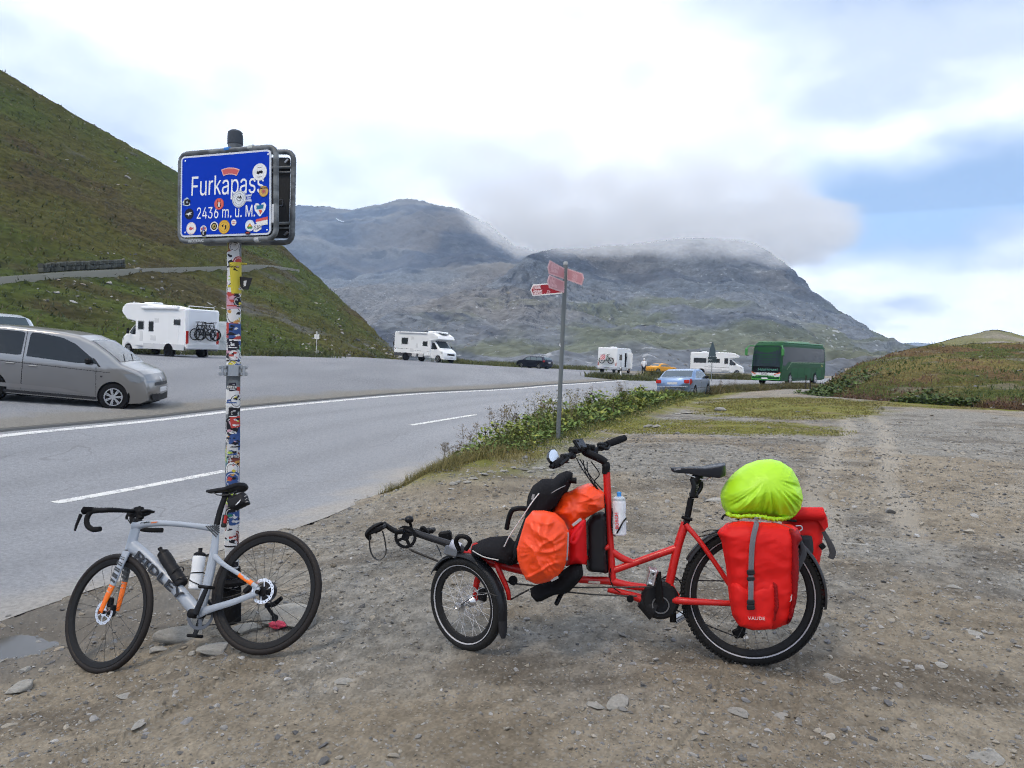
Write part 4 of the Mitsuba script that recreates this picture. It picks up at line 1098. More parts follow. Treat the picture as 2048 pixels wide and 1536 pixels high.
# lettering and stripes
p0, p1 = A.loc(*c1([(612, 655)])[0], .03), A.loc(*c1([(905, 930)])[0], .03); an = math.atan2(*(p1 - p0)[::-1])
m_ = meshkit.text_mesh('RIDLEY', .046, .006, True); wdt = np.ptp(m_.vertices[:, 0])
part(bike + '__frame', 'lettering', text('RIDLEY', .046, .006, A.at(*c1([(596, 682)])[0], .0335, an), np.linalg.norm(p1 - p0) / wdt, .0, bold=True), 'satin', (.03, .033, .04), smooth=False)
part(bike + '__frame', 'lettering', text('KANZO', .007, .004, A.at(*c1([(645, 472)])[0], .0185, -.03), 1.8, bold=True), 'satin', (.04, .045, .05), smooth=False)
part(bike + '__frame', 'lettering', text('FAST', .007, .004, A.at(*c1([(712, 470)])[0], .0175, -.03), 1.8, bold=True), 'satin', ORANGE, smooth=False)
for k in range(6):
    x = 1062 + k * 13; a, b = A.pts(c1([(x, 486 - k * 1.0, .0185), (min(1148, x + 66 - k * 2), 556 - k * 13, .0185)]))
    part(bike + '__frame', 'stripe', tube([a, b], .0036, 4, side=A.n, flat=1.0), 'satin', (.05, .055, .06))
# fork
sF = Plane(frontC, frontC + ef, frontC + uf)
def fork_leg(s):
    o = .058 * s
    L = [(556, 650, .02 * s), (512, 745, o * .75), (470, 850, o * .95), (420, 960, o), (386, 1040, o)] if s > 0 else [(566, 660, -.02), (560, 745, o * .75), (545, 830, o * .95), (520, 935, o), (494, 1030, o)]
    return [sF.pt(a, b, c) for a, b, c in c1(L)]
for s in (1, -1):
    q = smooth_path(np.array(fork_leg(s)), 8); n_ = len(q); r = np.interp(np.linspace(0, 1, n_), [0, .5, 1], [.028, .021, .015])
    k1 = int(n_ * .54)
    fk = part(bike, 'fork_leg', tube(q[:k1 + 1], r[:k1 + 1], 14, side=nf, flat=.55), 'paint', GREY if s > 0 else (.10, .11, .12))
    part(fk, 'orange_tip', tube(q[k1:], r[k1:], 14, side=nf, flat=.55), 'paint', ORANGE)
    for j in range(9):
        i = int(n_ * (.10 + .045 * j)); d_ = unit(q[i + 1] - q[i]); sd = unit(np.cross(nf, d_))
        part(fk, 'stripe', box((r[i] * 1.9, .004 + .0010 * j, .003), frame(q[i] + nf * (r[i] * .55), sd * 1.0 + d_ * .25, d_)), 'satin', (.05, .055, .06))
    for j in range(2):
        i = int(n_ * (.57 + .05 * j)); d_ = unit(q[min(i + 1, n_ - 1)] - q[i - 1]); sd = unit(np.cross(nf, d_))
        part(fk, 'stripe', box((r[i] * 1.5, .004, .003), frame(q[i] + nf * (r[i] * .55), sd, d_)), 'satin', (.45, .42, .40))
part(bike, 'fork_crown', tubeA([(572, 640), (566, 668)], [66, 84], .75, sm=2), 'paint', (.04, .042, .046))
part(bike, 'axle_end', lathe([(0, 0), (.009, 0), (.009, .006), (0, .006)], axis_frame(sF.pt(*c1([(380, 1040)])[0], .066), nf)), 'satin', (.15, .04, .01))
part(bike, 'brake_caliper', cat(box((.03, .055, .03), frame(sF.pt(*c1([(452, 975)])[0], .036), ef, uf), .006), box((.018, .03, .034), frame(sF.pt(*c1([(470, 1010)])[0], .04), ef, uf), .004)), 'satin', BLACK)
part(bike, 'brake_caliper', box((.05, .03, .03), A.at(*c1([(1330, 893)])[0], .035, .6), .006), 'satin', BLACK)
part(bike, 'hub_cover', lathe([(0, 0), (.022, 0), (.024, .006), (.026, .02), (0, .02)], axis_frame(A.pt(*c1([(1432, 905)])[0], .036), A.n)), 'satin', BLACK)
# cockpit
part(bike, 'headset', tubeA([(622, 462), (628, 440)], [66, 62], .7, sm=2), 'satin', BLACK)
part(bike, 'stem', cat(tubeA([(640, 440), (636, 372)], [56, 60], .75, sm=2), tubeA([(655, 400, 0), (600, 405, .0), (566, 402, .0)], [70, 60, 44], .7), tubeA([(640, 372, 0), (606, 376, 0)], [30, 20], 1.2, sm=2)), 'satin', BLACK)
part(bike, 'spacer', tubeA([(655, 405), (700, 402)], [54, 30], .8, sm=2), 'satin', BLACK)
for s in (1, -1):
    if s > 0:
        top = A.pts(c1([(600, 392, .02), (540, 388, .10), (450, 384, .19), (395, 386, .205), (340, 384, .21)]))
        drop = A.pts(c1([(370, 386, .208), (325, 398, .21), (300, 440, .213), (306, 485, .216), (340, 508, .218), (385, 505, .22)]))
        hood = A.pts(c1([(345, 384, .21), (300, 386, .212), (276, 395, .212)])); lev = A.pts(c1([(262, 410, .215), (246, 450, .217), (232, 485, .218), (223, 517, .22)])); knob = A.pts(c1([(285, 395, .212), (292, 365, .212)]))
    else:
        top = A.pts(c1([(640, 388, -.02), (668, 392, -.10), (700, 394, -.19), (660, 394, -.205), (612, 394, -.21)]))
        drop = A.pts(c1([(640, 396, -.208), (600, 410, -.21), (590, 450, -.213), (640, 500, -.216), (700, 512, -.218), (782, 514, -.22)]))
        hood = A.pts(c1([(620, 394, -.21), (590, 396, -.212), (574, 405, -.212)])); lev = A.pts(c1([(566, 410, -.215), (556, 424, -.217), (553, 434, -.218), (552, 444, -.22)])); knob = A.pts(c1([(576, 402, -.212), (580, 388, -.212)]))
    b = part(bike, 'handlebar', tube(smooth_path(top, 8), [.011, .013, .015, .0155, .016], 12), 'satin', BLACK)
    part(b, 'drop', tube(smooth_path(drop, 8), .0155, 12), 'matte', (.016, .016, .017))
    part(b, 'brake_hood', cat(tube(smooth_path(hood, 6), [.017, .021, .018], 12), tube(knob, [.02, .014], 12)), 'matte', BLACK)
    part(b, 'brake_lever', tube(smooth_path(lev, 6), [.011, .009, .008, .006], 8), 'satin', BLACK)
part(bike, 'bike_computer', box((.05, .012, .075), A.at(*c1([(690, 395)])[0], .0, .1), .004), 'satin', BLACK)
# saddle
part(bike, 'seatpost', tubeA([(1130, 480), (1152, 390), (1186, 292)], [44, 42, 40], .6), 'satin', BLACK)
def saddle(plane, nose, tail, half, drop_, off, mat, col, parent, lift_tail=.0):
    """Saddle lofted from nose to tail: half widths and depths along it."""
    a, b = plane.pt(*nose, off), plane.pt(*tail, off); L = np.linalg.norm(b - a); d = unit(b - a); up = unit(plane.u - d * (plane.u @ d)); sd = plane.n
    secs = []
    for t in np.linspace(0, 1, 26):
        hw = np.interp(t, [0, .04, .25, .5, .7, .88, .97, 1], half); hh = np.interp(t, [0, .05, .3, .6, .85, 1], drop_); z = np.interp(t, [0, .3, .6, 1], [-.004, -.004, -.008, .006])
        an = np.linspace(0, 2 * np.pi, 21)[:-1]
        x = np.cos(an); y = np.sin(an)
        ring_ = a + d * (L * t) + sd[None] * (np.sign(x) * np.abs(x) ** .7 * hw)[:, None] + up[None] * (z + np.where(y > 0, y * .010, np.sign(y) * np.abs(y) ** .8 * hh * (.35 + .65 * np.abs(x) ** 2)))[:, None]
        secs.append(ring_)
    return part(parent, 'saddle', loft(secs), mat, col, 50)
sd_ = saddle(A, c1([(1070, 262)])[0], c1([(1310, 228)])[0], [.012, .020, .024, .040, .064, .070, .055, .03], [.012, .022, .026, .034, .046, .03], 0, 'satin', (.016, .016, .018), bike)
for s in (1, -1):
    part(sd_, 'rail', tube(smooth_path(A.pts(c1([(1105, 268, .012 * s), (1140, 288, .02 * s), (1200, 286, .022 * s), (1260, 262, .03 * s)])), 5), .0035, 8), 'satin', (.06, .06, .062))
part(bike, 'seat_clamp', box((.04, .03, .04), A.at(*c1([(1188, 288)])[0], 0, 0.0), .008), 'satin', BLACK)
rl = part(bike, 'rear_light', box((.024, .075, .028), A.at(*c1([(1180, 455)])[0], .0, -.15), .005), 'satin', (.02, .02, .02))
part(rl, 'lens', box((.014, .05, .022), A.at(*c1([(1186, 445)])[0], .004, -.15), .004), 'gloss', (.35, .015, .01))
# drive
def crank_arm(a, b, w0, w1, off, pl=A, f=c1):
    q = pl.pts(f([(*a, off), (*b, off + .012)])); return tube(q, [w0, w1], 10, side=pl.n, flat=.5)
part(bike, 'crank_arm', crank_arm((994, 1048), (1066, 885), .020, .014, .055), 'gloss', BLACK)
part(bike, 'crank_arm', crank_arm((1040, 1050), (990, 1185), .020, .014, -.07), 'gloss', BLACK)
part(bike, 'bottom_bracket', lathe([(0, -.06), (.026, -.06), (.026, .05), (.016, .056), (0, .056)], axis_frame(A.pt(*c1([(1000, 1048)])[0]), A.n)), 'satin', BLACK)
a = np.arange(120) / 120 * 2 * np.pi
cr = Polygon(np.c_[np.cos(a), np.sin(a)] * (.088 + .003 * np.cos(a * 40))[:, None]).difference(disc(.070)).union(LineString([(-.075, 0), (.075, 0)]).buffer(.012)).union(LineString([(0, -.075), (0, .075)]).buffer(.012))
part(bike, 'chainring', extrude(cr, .004, A.at(*c1([(1030, 1050)])[0], -.045)), 'metal', (.12, .12, .125), 20)
part(bike, 'pedal', cat(box((.07, .018, .07), A.at(*c1([(1066, 878)])[0], .10, -.2), .005), cyl(A.pt(*c1([(1066, 882)])[0], .06), A.pt(*c1([(1064, 880)])[0], .13), .008)), 'satin', BLACK)
part(bike, 'pedal', cat(box((.07, .018, .07), A.at(*c1([(992, 1190)])[0], -.12, -.2), .005)), 'satin', BLACK)
part(bike, 'rear_derailleur', cat(tubeA([(1548, 945, -.075), (1500, 985, -.085), (1452, 995, -.085)], [26, 34, 24], .8), tubeA([(1450, 995, -.085), (1480, 1040, -.085), (1505, 1072, -.085)], [22, 22, 26], .5), lathe([(0, 0), (.020, 0), (.020, .006), (0, .006)], axis_frame(A.pt(*c1([(1505, 1075)])[0], -.085), A.n)), lathe([(0, 0), (.016, 0), (.016, .006), (0, .006)], axis_frame(A.pt(*c1([(1456, 996)])[0], -.085), A.n))), 'satin', BLACK)
def chain(l, pl, f, name='chain', parent=None, r=.004):
    q = smooth_path(pl.pts(f(l)), 10); seg = np.linalg.norm(np.diff(q, axis=0), axis=1); s = np.r_[0, np.cumsum(seg)]
    n_ = int(s[-1] / .0127); t = np.linspace(0, s[-1], n_); p = np.stack([np.interp(t, s, q[:, k]) for k in range(3)], 1)
    rr = np.where(np.arange(n_) % 2, r * 1.15, r * .8)
    return part(parent, name, tube(p, rr, 6, side=pl.n, flat=.8), 'satin', (.05, .048, .045), False)
chain([(1010, 1125, -.048), (1150, 1115, -.06), (1320, 1100, -.07), (1500, 1090, -.083)], A, c1, parent=bike)
chain([(1060, 965, -.048), (1250, 930, -.055), (1440, 848, -.058)], A, c1, parent=bike)
def cage(parent, a, b, side_off, pl=A, f=c1, r=.040, col=BLACK):
    p0, p1 = pl.pts(f([a, b])); ax = unit(p1 - p0); M = frame(p0, np.cross(ax, pl.n), ax); L = np.linalg.norm(p1 - p0); th_ = np.linspace(-2.4, 2.4, 26)
    k = []
    for hh, sg in ((.18, 1), (.9, -1)):
        pts = np.c_[r * np.cos(th_) * 1.0, L * (hh + .30 * sg * np.abs(th_) / 2.4 * (1 if sg > 0 else .3)), r * np.sin(th_)]
        k.append(tube(trimesh.transform_points(pts, M), .0032, 6))
    return part(parent, 'bottle_cage', k, 'gloss', col)
cage(bike, (938, 862, .0), (870, 770, .0), 0, r=.0385); cage(bike, (988, 890, .0), (1010, 770, .0), 0, r=.0385)
part(bike, 'brake_hose', tube(smooth_path(A.pts(c1([(590, 405, .02), (560, 430, .03), (580, 470, .02), (610, 480, 0)])), 6), .0028, 6), 'satin', BLACK)
for s_ in ((403, 1345), (1478, 600)):
    pass
def bottle(name, label, a, b, r, body, cap, capcol, pl, f, nozzle, band=None):
    p0, p1 = pl.pts(f([a, b])); ax = p1 - p0; L = np.linalg.norm(ax); Mx = axis_frame(p0, ax)
    t = thing(name, label, 'bottle')
    bd = part(t, 'body', lathe([(0, 0), (r * .85, 0), (r, L * .03), (r, L * .40), (r * .94, L * .44), (r * .94, L * .52), (r, L * .56), (r, L * .76), (r * .93, L * .80), (0, L * .80)], Mx, 28), 'satin', body)
    part(t, 'cap', lathe([(0, L * .79), (r * .92, L * .79), (r * .92, L * .86), (r * .55, L * .90), (0, L * .90)], Mx, 28), 'satin', cap)
    part(t, 'nozzle', lathe([(0, L * .89), (r * .34, L * .89), (r * .30, L * .96), (r * .36, L * .97), (r * .34, L), (0, L)], Mx, 18), 'satin', capcol)
    return t, Mx, L
bk_, _, _ = bottle('water_bottle', 'black bottle on the down tube of the grey bike', (912, 862, .0), (766, 628, .0), .037, (.014, .014, .016), BLACK, BLACK, A, c1, 0)
bw_, Mw, Lw = bottle('water_bottle', 'white bottle with a black cap on the seat tube of the grey bike', (990, 892, .0), (1028, 628, .0), .036, (.66, .67, .68), BLACK, BLACK, A, c1, 0)
bg = thing('saddle_bag', 'small black bag strapped under the saddle of the grey bike', 'bag')
part(bg, 'body', pillow(A.poly(c1([(1196, 330), (1215, 300), (1300, 268), (1318, 280), (1340, 345), (1250, 388), (1222, 386)])), .075, .03, .008, A.M(-.005)), 'satin', (.014, .014, .016), 50)
part(bg, 'reflective_strip', tubeA([(1252, 352, .036), (1268, 338, .038), (1284, 318, .036)], [6, 9, 4], .5), 'satin', (.6, .6, .6))
part(bg, 'strap', tubeA([(1214, 318, .03), (1240, 290, .03), (1252, 268, .02)], [14, 16, 14], .3), 'satin', BLACK)
for dy in (0, 18, 36):
    part(bg, 'reflective_strip', tubeA([(1306 + dy * .3, 298 + dy, .030), (1322 + dy * .3, 292 + dy, .024)], [4, 4], .5, sm=2), 'satin', (.4, .4, .4))

# ------------------------------------------------------------------ the red touring tandem with the recumbent front seat
c2, c3 = crop(720, 850, 3.0714), crop(1160, 850, 3.0714)
B = Plane(P(931, 1208, 4.08), P(1502, 1191, 3.92), P(1496, 900, 3.94))
trike = thing('recumbent_tandem', 'red touring tandem with a recumbent front seat, loaded with bright bags on the gravel', 'tandem bicycle')
RED = (.50, .012, .010)
m3x = 4.0 / 1540 / 3.0714
def tB(l, w, f=c3, flat=1.0, off=0.0, n=14, sm=6):
    p = B.pts(f(l), off); q = smooth_path(p, sm)
    r = np.interp(np.linspace(0, 1, len(q)), np.linspace(0, 1, len(p)), np.full(len(p), float(w)) if np.ndim(w) == 0 else w) * m3x / 2
    return tube(q, r, n, side=B.n, flat=flat)
rC = B.pt(1502.5, 1191)
wheel(trike, rC, B.e, B.u, .349, .026, .272, .030, 28, (.018, .018, .018), (.016, .016, .017), (.10, .10, .10), (.03, .03, .032), disc_r=.08, disc_off=.04, line=.308, flange=.02, tread=True, cassette=.06)
th = math.radians(-38); eF = np.array([math.cos(th), math.sin(th), 0]); uF = np.array([0, 0, 1.0]); nF = np.cross(eF, uF)
fC = B.pt(931, 1207)
fw, MF = wheel(trike, fC, eF, uF, .248, .025, .172, .028, 28, (.018, .018, .018), (.016, .016, .017), (.55, .55, .56), (.62, .62, .63), disc_r=.085, disc_off=-.045, line=.205, flange=.022, hub_w=.09, hubmat='metal')
part(fw, 'axle_cap', lathe([(0, 0), (.019, 0), (.021, .006), (.019, .012), (.012, .013), (.012, .009), (0, .009)], MF @ at(0, 0, .058)), 'metal', (.75, .75, .76))
def fender(C, e, u, Rf, a0, a1, w, parent, col, name='mudguard', flap=None):
    n = np.cross(e, u); an = np.radians(np.linspace(a0, a1, 60)); ph = np.linspace(-1, 1, 11)
    V = np.array([[C + (e * math.cos(a) + u * math.sin(a)) * (Rf - .018 * abs(p) ** 3) + n * p * w / 2 for p in ph] for a in an])
    m = grid_mesh(V); m2 = grid_mesh(V * 1.0); 
    k = part(parent, name, cat(m, tube(V[:, 0], .0025, 6), tube(V[:, -1], .0025, 6)), 'gloss', col, 50)
    return k, V
fk, FV = fender(fC, eF, uF, .272, 152, -8, .066, trike, (.014, .015, .018))
tip = FV[-1]
part(fk, 'mud_flap', loft([tip + [0, 0, .02], tip - [0, 0, .05] + eF * .004, tip * .5 + tip.mean(0) * .5 - [0, 0, .085] + eF * .002]), 'matte', (.03, .03, .033))
fend2, _ = fender(rC, B.e, B.u, .372, 148, -12, .064, trike, (.016, .016, .018))
# mudguard stay
part(fk, 'stay', tube(smooth_path([fC + nF * .05, fC + nF * .055 + eF * .15 + uF * .10, fC + nF * .035 + eF * .245 + uF * .10], 6), .0025, 6), 'satin', (.05, .05, .05))
# frame
frm = [tB([(163, 290), (178, 600), (200, 960)], [46, 46, 46]), tB([(195, 775), (255, 815), (330, 848)], [42, 42, 40]), tB([(205, 893), (320, 852), (450, 805), (600, 752)], [42, 42, 44, 44]),
       tB([(648, 600), (600, 750), (545, 990)], [52, 52, 52]), tB([(-60, 940), (60, 952), (180, 958), (300, 985), (420, 1000), (530, 1010)], [46, 46, 48, 46, 44, 44]), tB([(170, 1010), (280, 1035), (400, 1075)], [34, 40, 60]), tB([(540, 985), (570, 1050), (600, 1085)], [70, 74, 50]),
       tB([(40, 818), (100, 785), (178, 745)], [30, 30, 30], off=.04)]
for s in (1, -1):
    frm.append(tB([(648, 610, .02 * s), (740, 720, .05 * s), (840, 862, .062 * s), (940, 1010, .07 * s), (1010, 1075, .075 * s)], [34, 30, 30, 30, 30]))
    frm.append(tB([(575, 1075, .03 * s), (650, 1082, .055 * s), (850, 1092, .07 * s), (1020, 1098, .075 * s)], [46, 42, 36, 32]))
frm.append(tB([(560, 1400 - 1400 + 1020), (590, 1060)], [60, 60]))
frame_k = part(trike, 'frame', frm, 'paint', RED, 40)
# front part of the frame beneath the seat, up to the wheel's mount
part(frame_k, 'front_beam', cat(tB([(1340, 950), (1180, 935), (960, 880), (780, 835), (640, 775)], [44, 48, 60, 56, 46], c2), tB([(845, 830, .05), (850, 880, .09), (905, 1010, .09), (915, 1070, .08)], [36, 36, 30, 26], c2)), 'paint', RED)
part(frame_k, 'lettering', text('PINO STEPS', .011, .003, B.at(*c3([(368, 846)])[0], .0275, .32), 1.2), 'satin', (.22, .02, .02), smooth=False)
part(frame_k, 'decal', box((.06, .012, .002), B.at(*c3([(88, 966)])[0], .030, -.1)), 'satin', (.5, .42, .36))
fork2 = fC - nF * .075
part(trike, 'fork', cat(tube(smooth_path([fork2, fork2 + uF * .14 + eF * .02, fork2 + uF * .27 + eF * .05, fC + uF * .31 + eF * .06], 6), [.017, .019, .022, .026], 12), cyl(fork2, fC - nF * .05, .012)), 'paint', RED)
part(trike, 'brake_caliper', box((.05, .07, .03), frame(fC - nF * .055 + eF * .07 + uF * .05, eF, uF), .008), 'satin', BLACK)
# boom with cranks, pedals and straps
boom = part(trike, 'boom', tB([(640, 775), (590, 745), (420, 690), (270, 640)], [48, 46, 44, 42], c2), 'gloss', (.02, .02, .023))
part(boom, 'collar', cat(tB([(555, 730), (615, 755)], [60, 62], c2, sm=2)), 'satin', (.42, .44, .52))
part(boom, 'clamp_block', box((.075, .055, .04), B.at(*c2([(565, 770)])[0], .0, -.3), .006), 'metal', (.30, .31, .33))
a = np.arange(96) / 96 * 2 * np.pi
ring1 = Polygon(np.c_[np.cos(a), np.sin(a)] * (.060 + .002 * np.cos(a * 32))[:, None]).difference(disc(.044)).union(LineString([(-.05, 0), (.05, 0)]).buffer(.008)).union(LineString([(0, -.05), (0, .05)]).buffer(.008)).union(disc(.02))
part(trike, 'chainring', extrude(ring1, .005, B.at(*c2([(280, 688)])[0], .04, .4)), 'satin', BLACK, 20)
part(trike, 'crank_arm', tB([(268, 650, .06), (215, 650, .06), (140, 602, .065)], [40, 36, 30], c2, .5), 'gloss', BLACK)
part(trike, 'crank_arm', tB([(285, 645, -.06), (345, 650, -.06), (405, 655, -.065)], [36, 32, 28], c2, .5), 'gloss', BLACK)
def pedal2(c, off, ang, f, col=BLACK, mat='satin', s=(.085, .024, .075)):
    return part(trike, 'pedal', cat(box(s, B.at(*f([c])[0], off, ang), .006), box((s[0] * .5, s[1] * 1.4, s[2] * .5), B.at(*f([c])[0], off, ang), .006)), mat, col)
p1_ = pedal2((108, 640), .11, .35, c2)
part(p1_, 'toe_plate', cat(tB([(140, 600, .11), (90, 625, .12), (50, 665, .12), (62, 700, .11)], [18, 34, 36, 22], c2, 2.2)), 'satin', BLACK)
loopx = smooth_path(B.pts(c2([(58, 675, .13), (62, 760, .13), (85, 812, .12), (125, 828, .10), (158, 790, .09), (155, 720, .085), (138, 650, .085)])), 8)
part(p1_, 'strap', tube(loopx, .0022, 8, side=B.n, flat=5.0), 'satin', (.03, .03, .03))
for k in range(0, len(loopx) - 2, 3):
    pass
p2_ = pedal2((412, 652), -.12, .1, c2)
part(p2_, 'strap', tube(smooth_path(B.pts(c2([(470, 735, -.05), (492, 780, -.05), (500, 812, -.05)])), 5), .002, 8, side=B.n, flat=5.0), 'satin', (.05, .05, .05))
bell = part(trike, 'bell', cat(sphere(B.pt(*c2([(302, 580)])[0], .03), .024, 3, (1, 1, .85)), cyl(B.pt(*c2([(308, 600)])[0], .02), B.pt(*c2([(318, 640)])[0], .0), .008)), 'gloss', BLACK)
part(trike, 'foot_bracket', cat(tB([(372, 640, -.03), (390, 632, -.03), (420, 664, -.03)], [20, 26, 16], c2)), 'satin', BLACK)
# chains along the frame
chain([(300, 760, .045), (400, 802, .05), (480, 838, .05)], B, c2, parent=trike, r=.0045)
part(trike, 'chain_tube', tube(B.pts(c2([(315, 770, .045), (475, 835, .05)])), .006, 8), 'satin', (.025, .022, .02))
chain([(920, 1075, .05), (1040, 1010, .05)], B, c2, parent=trike, r=.005)
chain([(1040, 985, .05), (1330, 998, .05), (1720, 995, .05), (1780, 995, .05)], B, c2, parent=trike, r=.0042)
chain([(880, 955, .05), (960, 975, .05), (1060, 985, .05)], B, c2, parent=trike, r=.005)
chain([(1270, 1025, .05), (1420, 1040, .05), (1640, 1050, .05), (1700, 1052, .05)], B, c2, parent=trike, r=.0045)
for q, r in ((( 940, 955), .024), ((1660, 1068), .018)):
    part(trike, 'idler_pulley', lathe([(0, -.012), (r * .4, -.012), (r * .4, -.005), (r, -.005), (r, .005), (r * .4, .005), (r * .4, .012), (0, .012)], axis_frame(B.pt(*c2([q])[0], .055), B.n), 20), 'satin', BLACK)
chain([(300 + 245, 950, -.03), (700, 955, -.035), (900, 958, -.04), (960, 965, -.04)], B, c3, parent=trike)
chain([(590, 1135, -.03), (680, 1185, -.035), (830, 1250, -.04), (960, 1300, -.04)], B, c3, parent=trike)
# motor and rear cranks
mo = part(trike, 'motor', cat(lathe([(0, -.055), (.075, -.055), (.095, -.04), (.098, .02), (.08, .045), (.0, .05)], axis_frame(B.pt(*c3([(490, 1070)])[0]), B.n), 36), tube(B.pts(c3([(370, 1075), (460, 1120)])), [.035, .07], 14, side=B.n, flat=.9)), 'satin', (.014, .014, .015))
part(mo, 'cover_ring', lathe([(.038, .05), (.044, .05), (.044, .056), (.038, .056)], axis_frame(B.pt(*c3([(490, 1090)])[0]), B.n), 30), 'metal', (.3, .3, .31))
part(trike, 'chainguard', lathe([(.055, -.05), (.062, -.05), (.062, -.044), (.055, -.044)], axis_frame(B.pt(*c3([(560, 1010)])[0]), B.n), 40, loop=True), 'satin', BLACK)
part(trike, 'crank_arm', tB([(490, 1090, .075), (485, 1000, .08), (480, 900, .085)], [50, 42, 34], c3, .5), 'gloss', BLACK)
part(trike, 'crank_arm', tB([(545, 1095, -.06), (568, 1150, -.065), (572, 1210, -.07)], [44, 42, 40], c3, .5), 'gloss', BLACK)
pd = part(trike, 'pedal', cat(*[box(s, B.at(*c3([c])[0], .13, 1.25), .004) for s, c in (((.080, .012, .09), (420, 925)), ((.080, .012, .09), (455, 930)), ((.012, .030, .085), (432, 965)), ((.012, .030, .085), (445, 890)))], cyl(B.pt(*c3([(470, 905)])[0], .09), B.pt(*c3([(438, 930)])[0], .17), .011)), 'metal', (.72, .72, .73), label='silver platform pedal')
part(trike, 'pedal', cat(box((.07, .012, .07), B.at(*c3([(615, 1170)])[0], -.10, .5), .004), box((.07, .012, .07), B.at(*c3([(620, 1190)])[0], -.10, .5), .004)), 'metal', (.65, .65, .66))
part(trike, 'rear_derailleur', cat(tB([(1000, 1230, -.05), (985, 1270, -.055), (975, 1300, -.055)], [50, 60, 50], c3, .5), box((.06, .05, .02), B.at(*c3([(975, 1275)])[0], -.05, .4), .008)), 'satin', BLACK)
# saddle and suspension post
sp = part(trike, 'seatpost', cat(tB([(655, 590), (682, 450)], [38, 38]), tB([(690, 440), (728, 340)], [30, 26], off=.0), tB([(700, 350), (722, 318), (735, 300)], [60, 66, 50])), 'satin', BLACK)
sh = [(672, 430), (745, 345), (708, 318), (700, 330)]
part(sp, 'suspension_link', cat(tB([(690, 440, .022), (700, 380, .024), (688, 330, .022)], [36, 30, 30], flat=.4), tB([(700, 440, -.022), (740, 390, -.024), (745, 345, -.022)], [30, 26, 26], flat=.4), tB([(672, 432), (725, 430)], [36, 36], sm=2)), 'gloss', BLACK)
cp, cq = B.pts(c3([(693, 425), (716, 340)])); th_ = np.linspace(0, 2 * np.pi * 8, 150); axs = unit(cq - cp); s1 = unit(np.cross(axs, B.n))
part(sp, 'spring', tube(cp + np.linspace(0, 1, 150)[:, None] * (cq - cp) + .015 * (np.cos(th_)[:, None] * s1 + np.sin(th_)[:, None] * B.n), .003, 6), 'satin', (.16, .16, .16))
part(trike, 'seat_clamp', cat(tB([(638, 590), (668, 602)], [64, 64], sm=2), tB([(625, 565, .03), (655, 575, .03), (690, 580, .03)], [20, 20, 20])), 'satin', BLACK)
s2 = saddle(B, c3([(560, 268)])[0], c3([(888, 250)])[0], [.014, .024, .028, .048, .078, .085, .07, .04], [.014, .032, .046, .075, .110, .095], 0, 'gloss', (.018, .02, .026), trike)
for s in (1, -1):
    part(s2, 'rail', tube(smooth_path(B.pts(c3([(620, 285, .012 * s), (680, 312, .02 * s), (760, 335, .022 * s), (820, 310, .03 * s)])), 5), .0038, 8), 'metal', (.5, .5, .5))
part(s2, 'lettering', text('selle', .009, .002, B.at(*c3([(578, 278)])[0], .036, .05), 1.3), 'satin', (.4, .4, .42), smooth=False)
# steering column and handlebar, turned far round
hb = unit(np.array([.60, .80, .0]))
steer0 = B.pt(1212, 930)
part(trike, 'steering_collar', cat(tB([(1510, 300), (1512, 250)], [48, 50], c2, sm=2), tB([(1512, 252), (1512, 228)], [56, 40], c2, sm=2)), 'satin', BLACK)
HC = P(1168, 899, 4.02)
part(trike, 'stem', tube(smooth_path([B.pt(*c2([(1512, 232)])[0]), B.pt(*c2([(1470, 205)])[0], .0), B.pt(*c2([(1390, 170)])[0], .0), HC], 6), [.020, .021, .020, .018], 12), 'satin', BLACK)
gL, gR = P(1106, 931, 3.72), P(1249, 876, 4.38)
bar = smooth_path([gL, P(1124, 922, 3.80), P(1146, 906, 3.92), HC, P(1190, 900, 4.12), P(1216, 888, 4.25), gR], 8)
hk = part(trike, 'handlebar', tube(bar, .0135, 12), 'satin', BLACK)
L_ = len(bar)
part(hk, 'grip', tube(bar[int(L_ * .80):], [.019, .0205, .021, .018], 14), 'matte', (.014, .014, .016))
part(hk, 'grip', tube(bar[:int(L_ * .2)], [.018, .0205, .019], 14), 'matte', (.014, .014, .016))
part(hk, 'bar_end', tube(smooth_path([P(1118, 918, 3.80), P(1112, 926, 3.74), P(1101, 934, 3.70)], 5), [.009, .009, .010], 10), 'satin', BLACK)
mr = Plane(P(1104, 924, 3.72), P(1116, 928, 3.76), P(1104, 904, 3.80))
mpoly = mr.poly(crop(720, 850, 3.0714)([(1160, 172), (1172, 155), (1192, 152), (1208, 168), (1222, 205), (1224, 240), (1200, 242), (1170, 222), (1157, 200)])).buffer(.003)
mk = part(hk, 'mirror', extrude(mpoly, .012, mr.M(-.010)), 'gloss', BLACK, 30)
part(mk, 'mirror_glass', extrude(mpoly.buffer(-.0035), .002, mr.M(.0015)), 'metal', (.92, .93, .95), False)
part(mk, 'arm', tube(smooth_path([mr.pt(*c2([(1222, 232)])[0], -.01), P(1126, 916, 3.80), bar[int(L_ * .2)]], 5), .005, 8), 'satin', BLACK)
dc = P(1160, 889, 3.98)
dk = part(hk, 'display', box((.085, .060, .016), frame(dc, unit(hb), unit(np.array([-.45, .35, .8]))), .004), 'satin', BLACK)
part(dk, 'screen', box((.07, .045, .002), frame(dc + np.cross(unit(hb), unit(np.array([-.45, .35, .8]))) * .0095, unit(hb), unit(np.array([-.45, .35, .8])))), 'glass', (.02, .022, .028), False)
part(hk, 'display_mount', tube(smooth_path([dc, P(1166, 896, 4.0), HC], 4), .012, 8), 'satin', BLACK)
part(hk, 'bell', sphere(P(1153, 882, 3.97), .014, 2, (1, 1, .8)), 'gloss', BLACK)
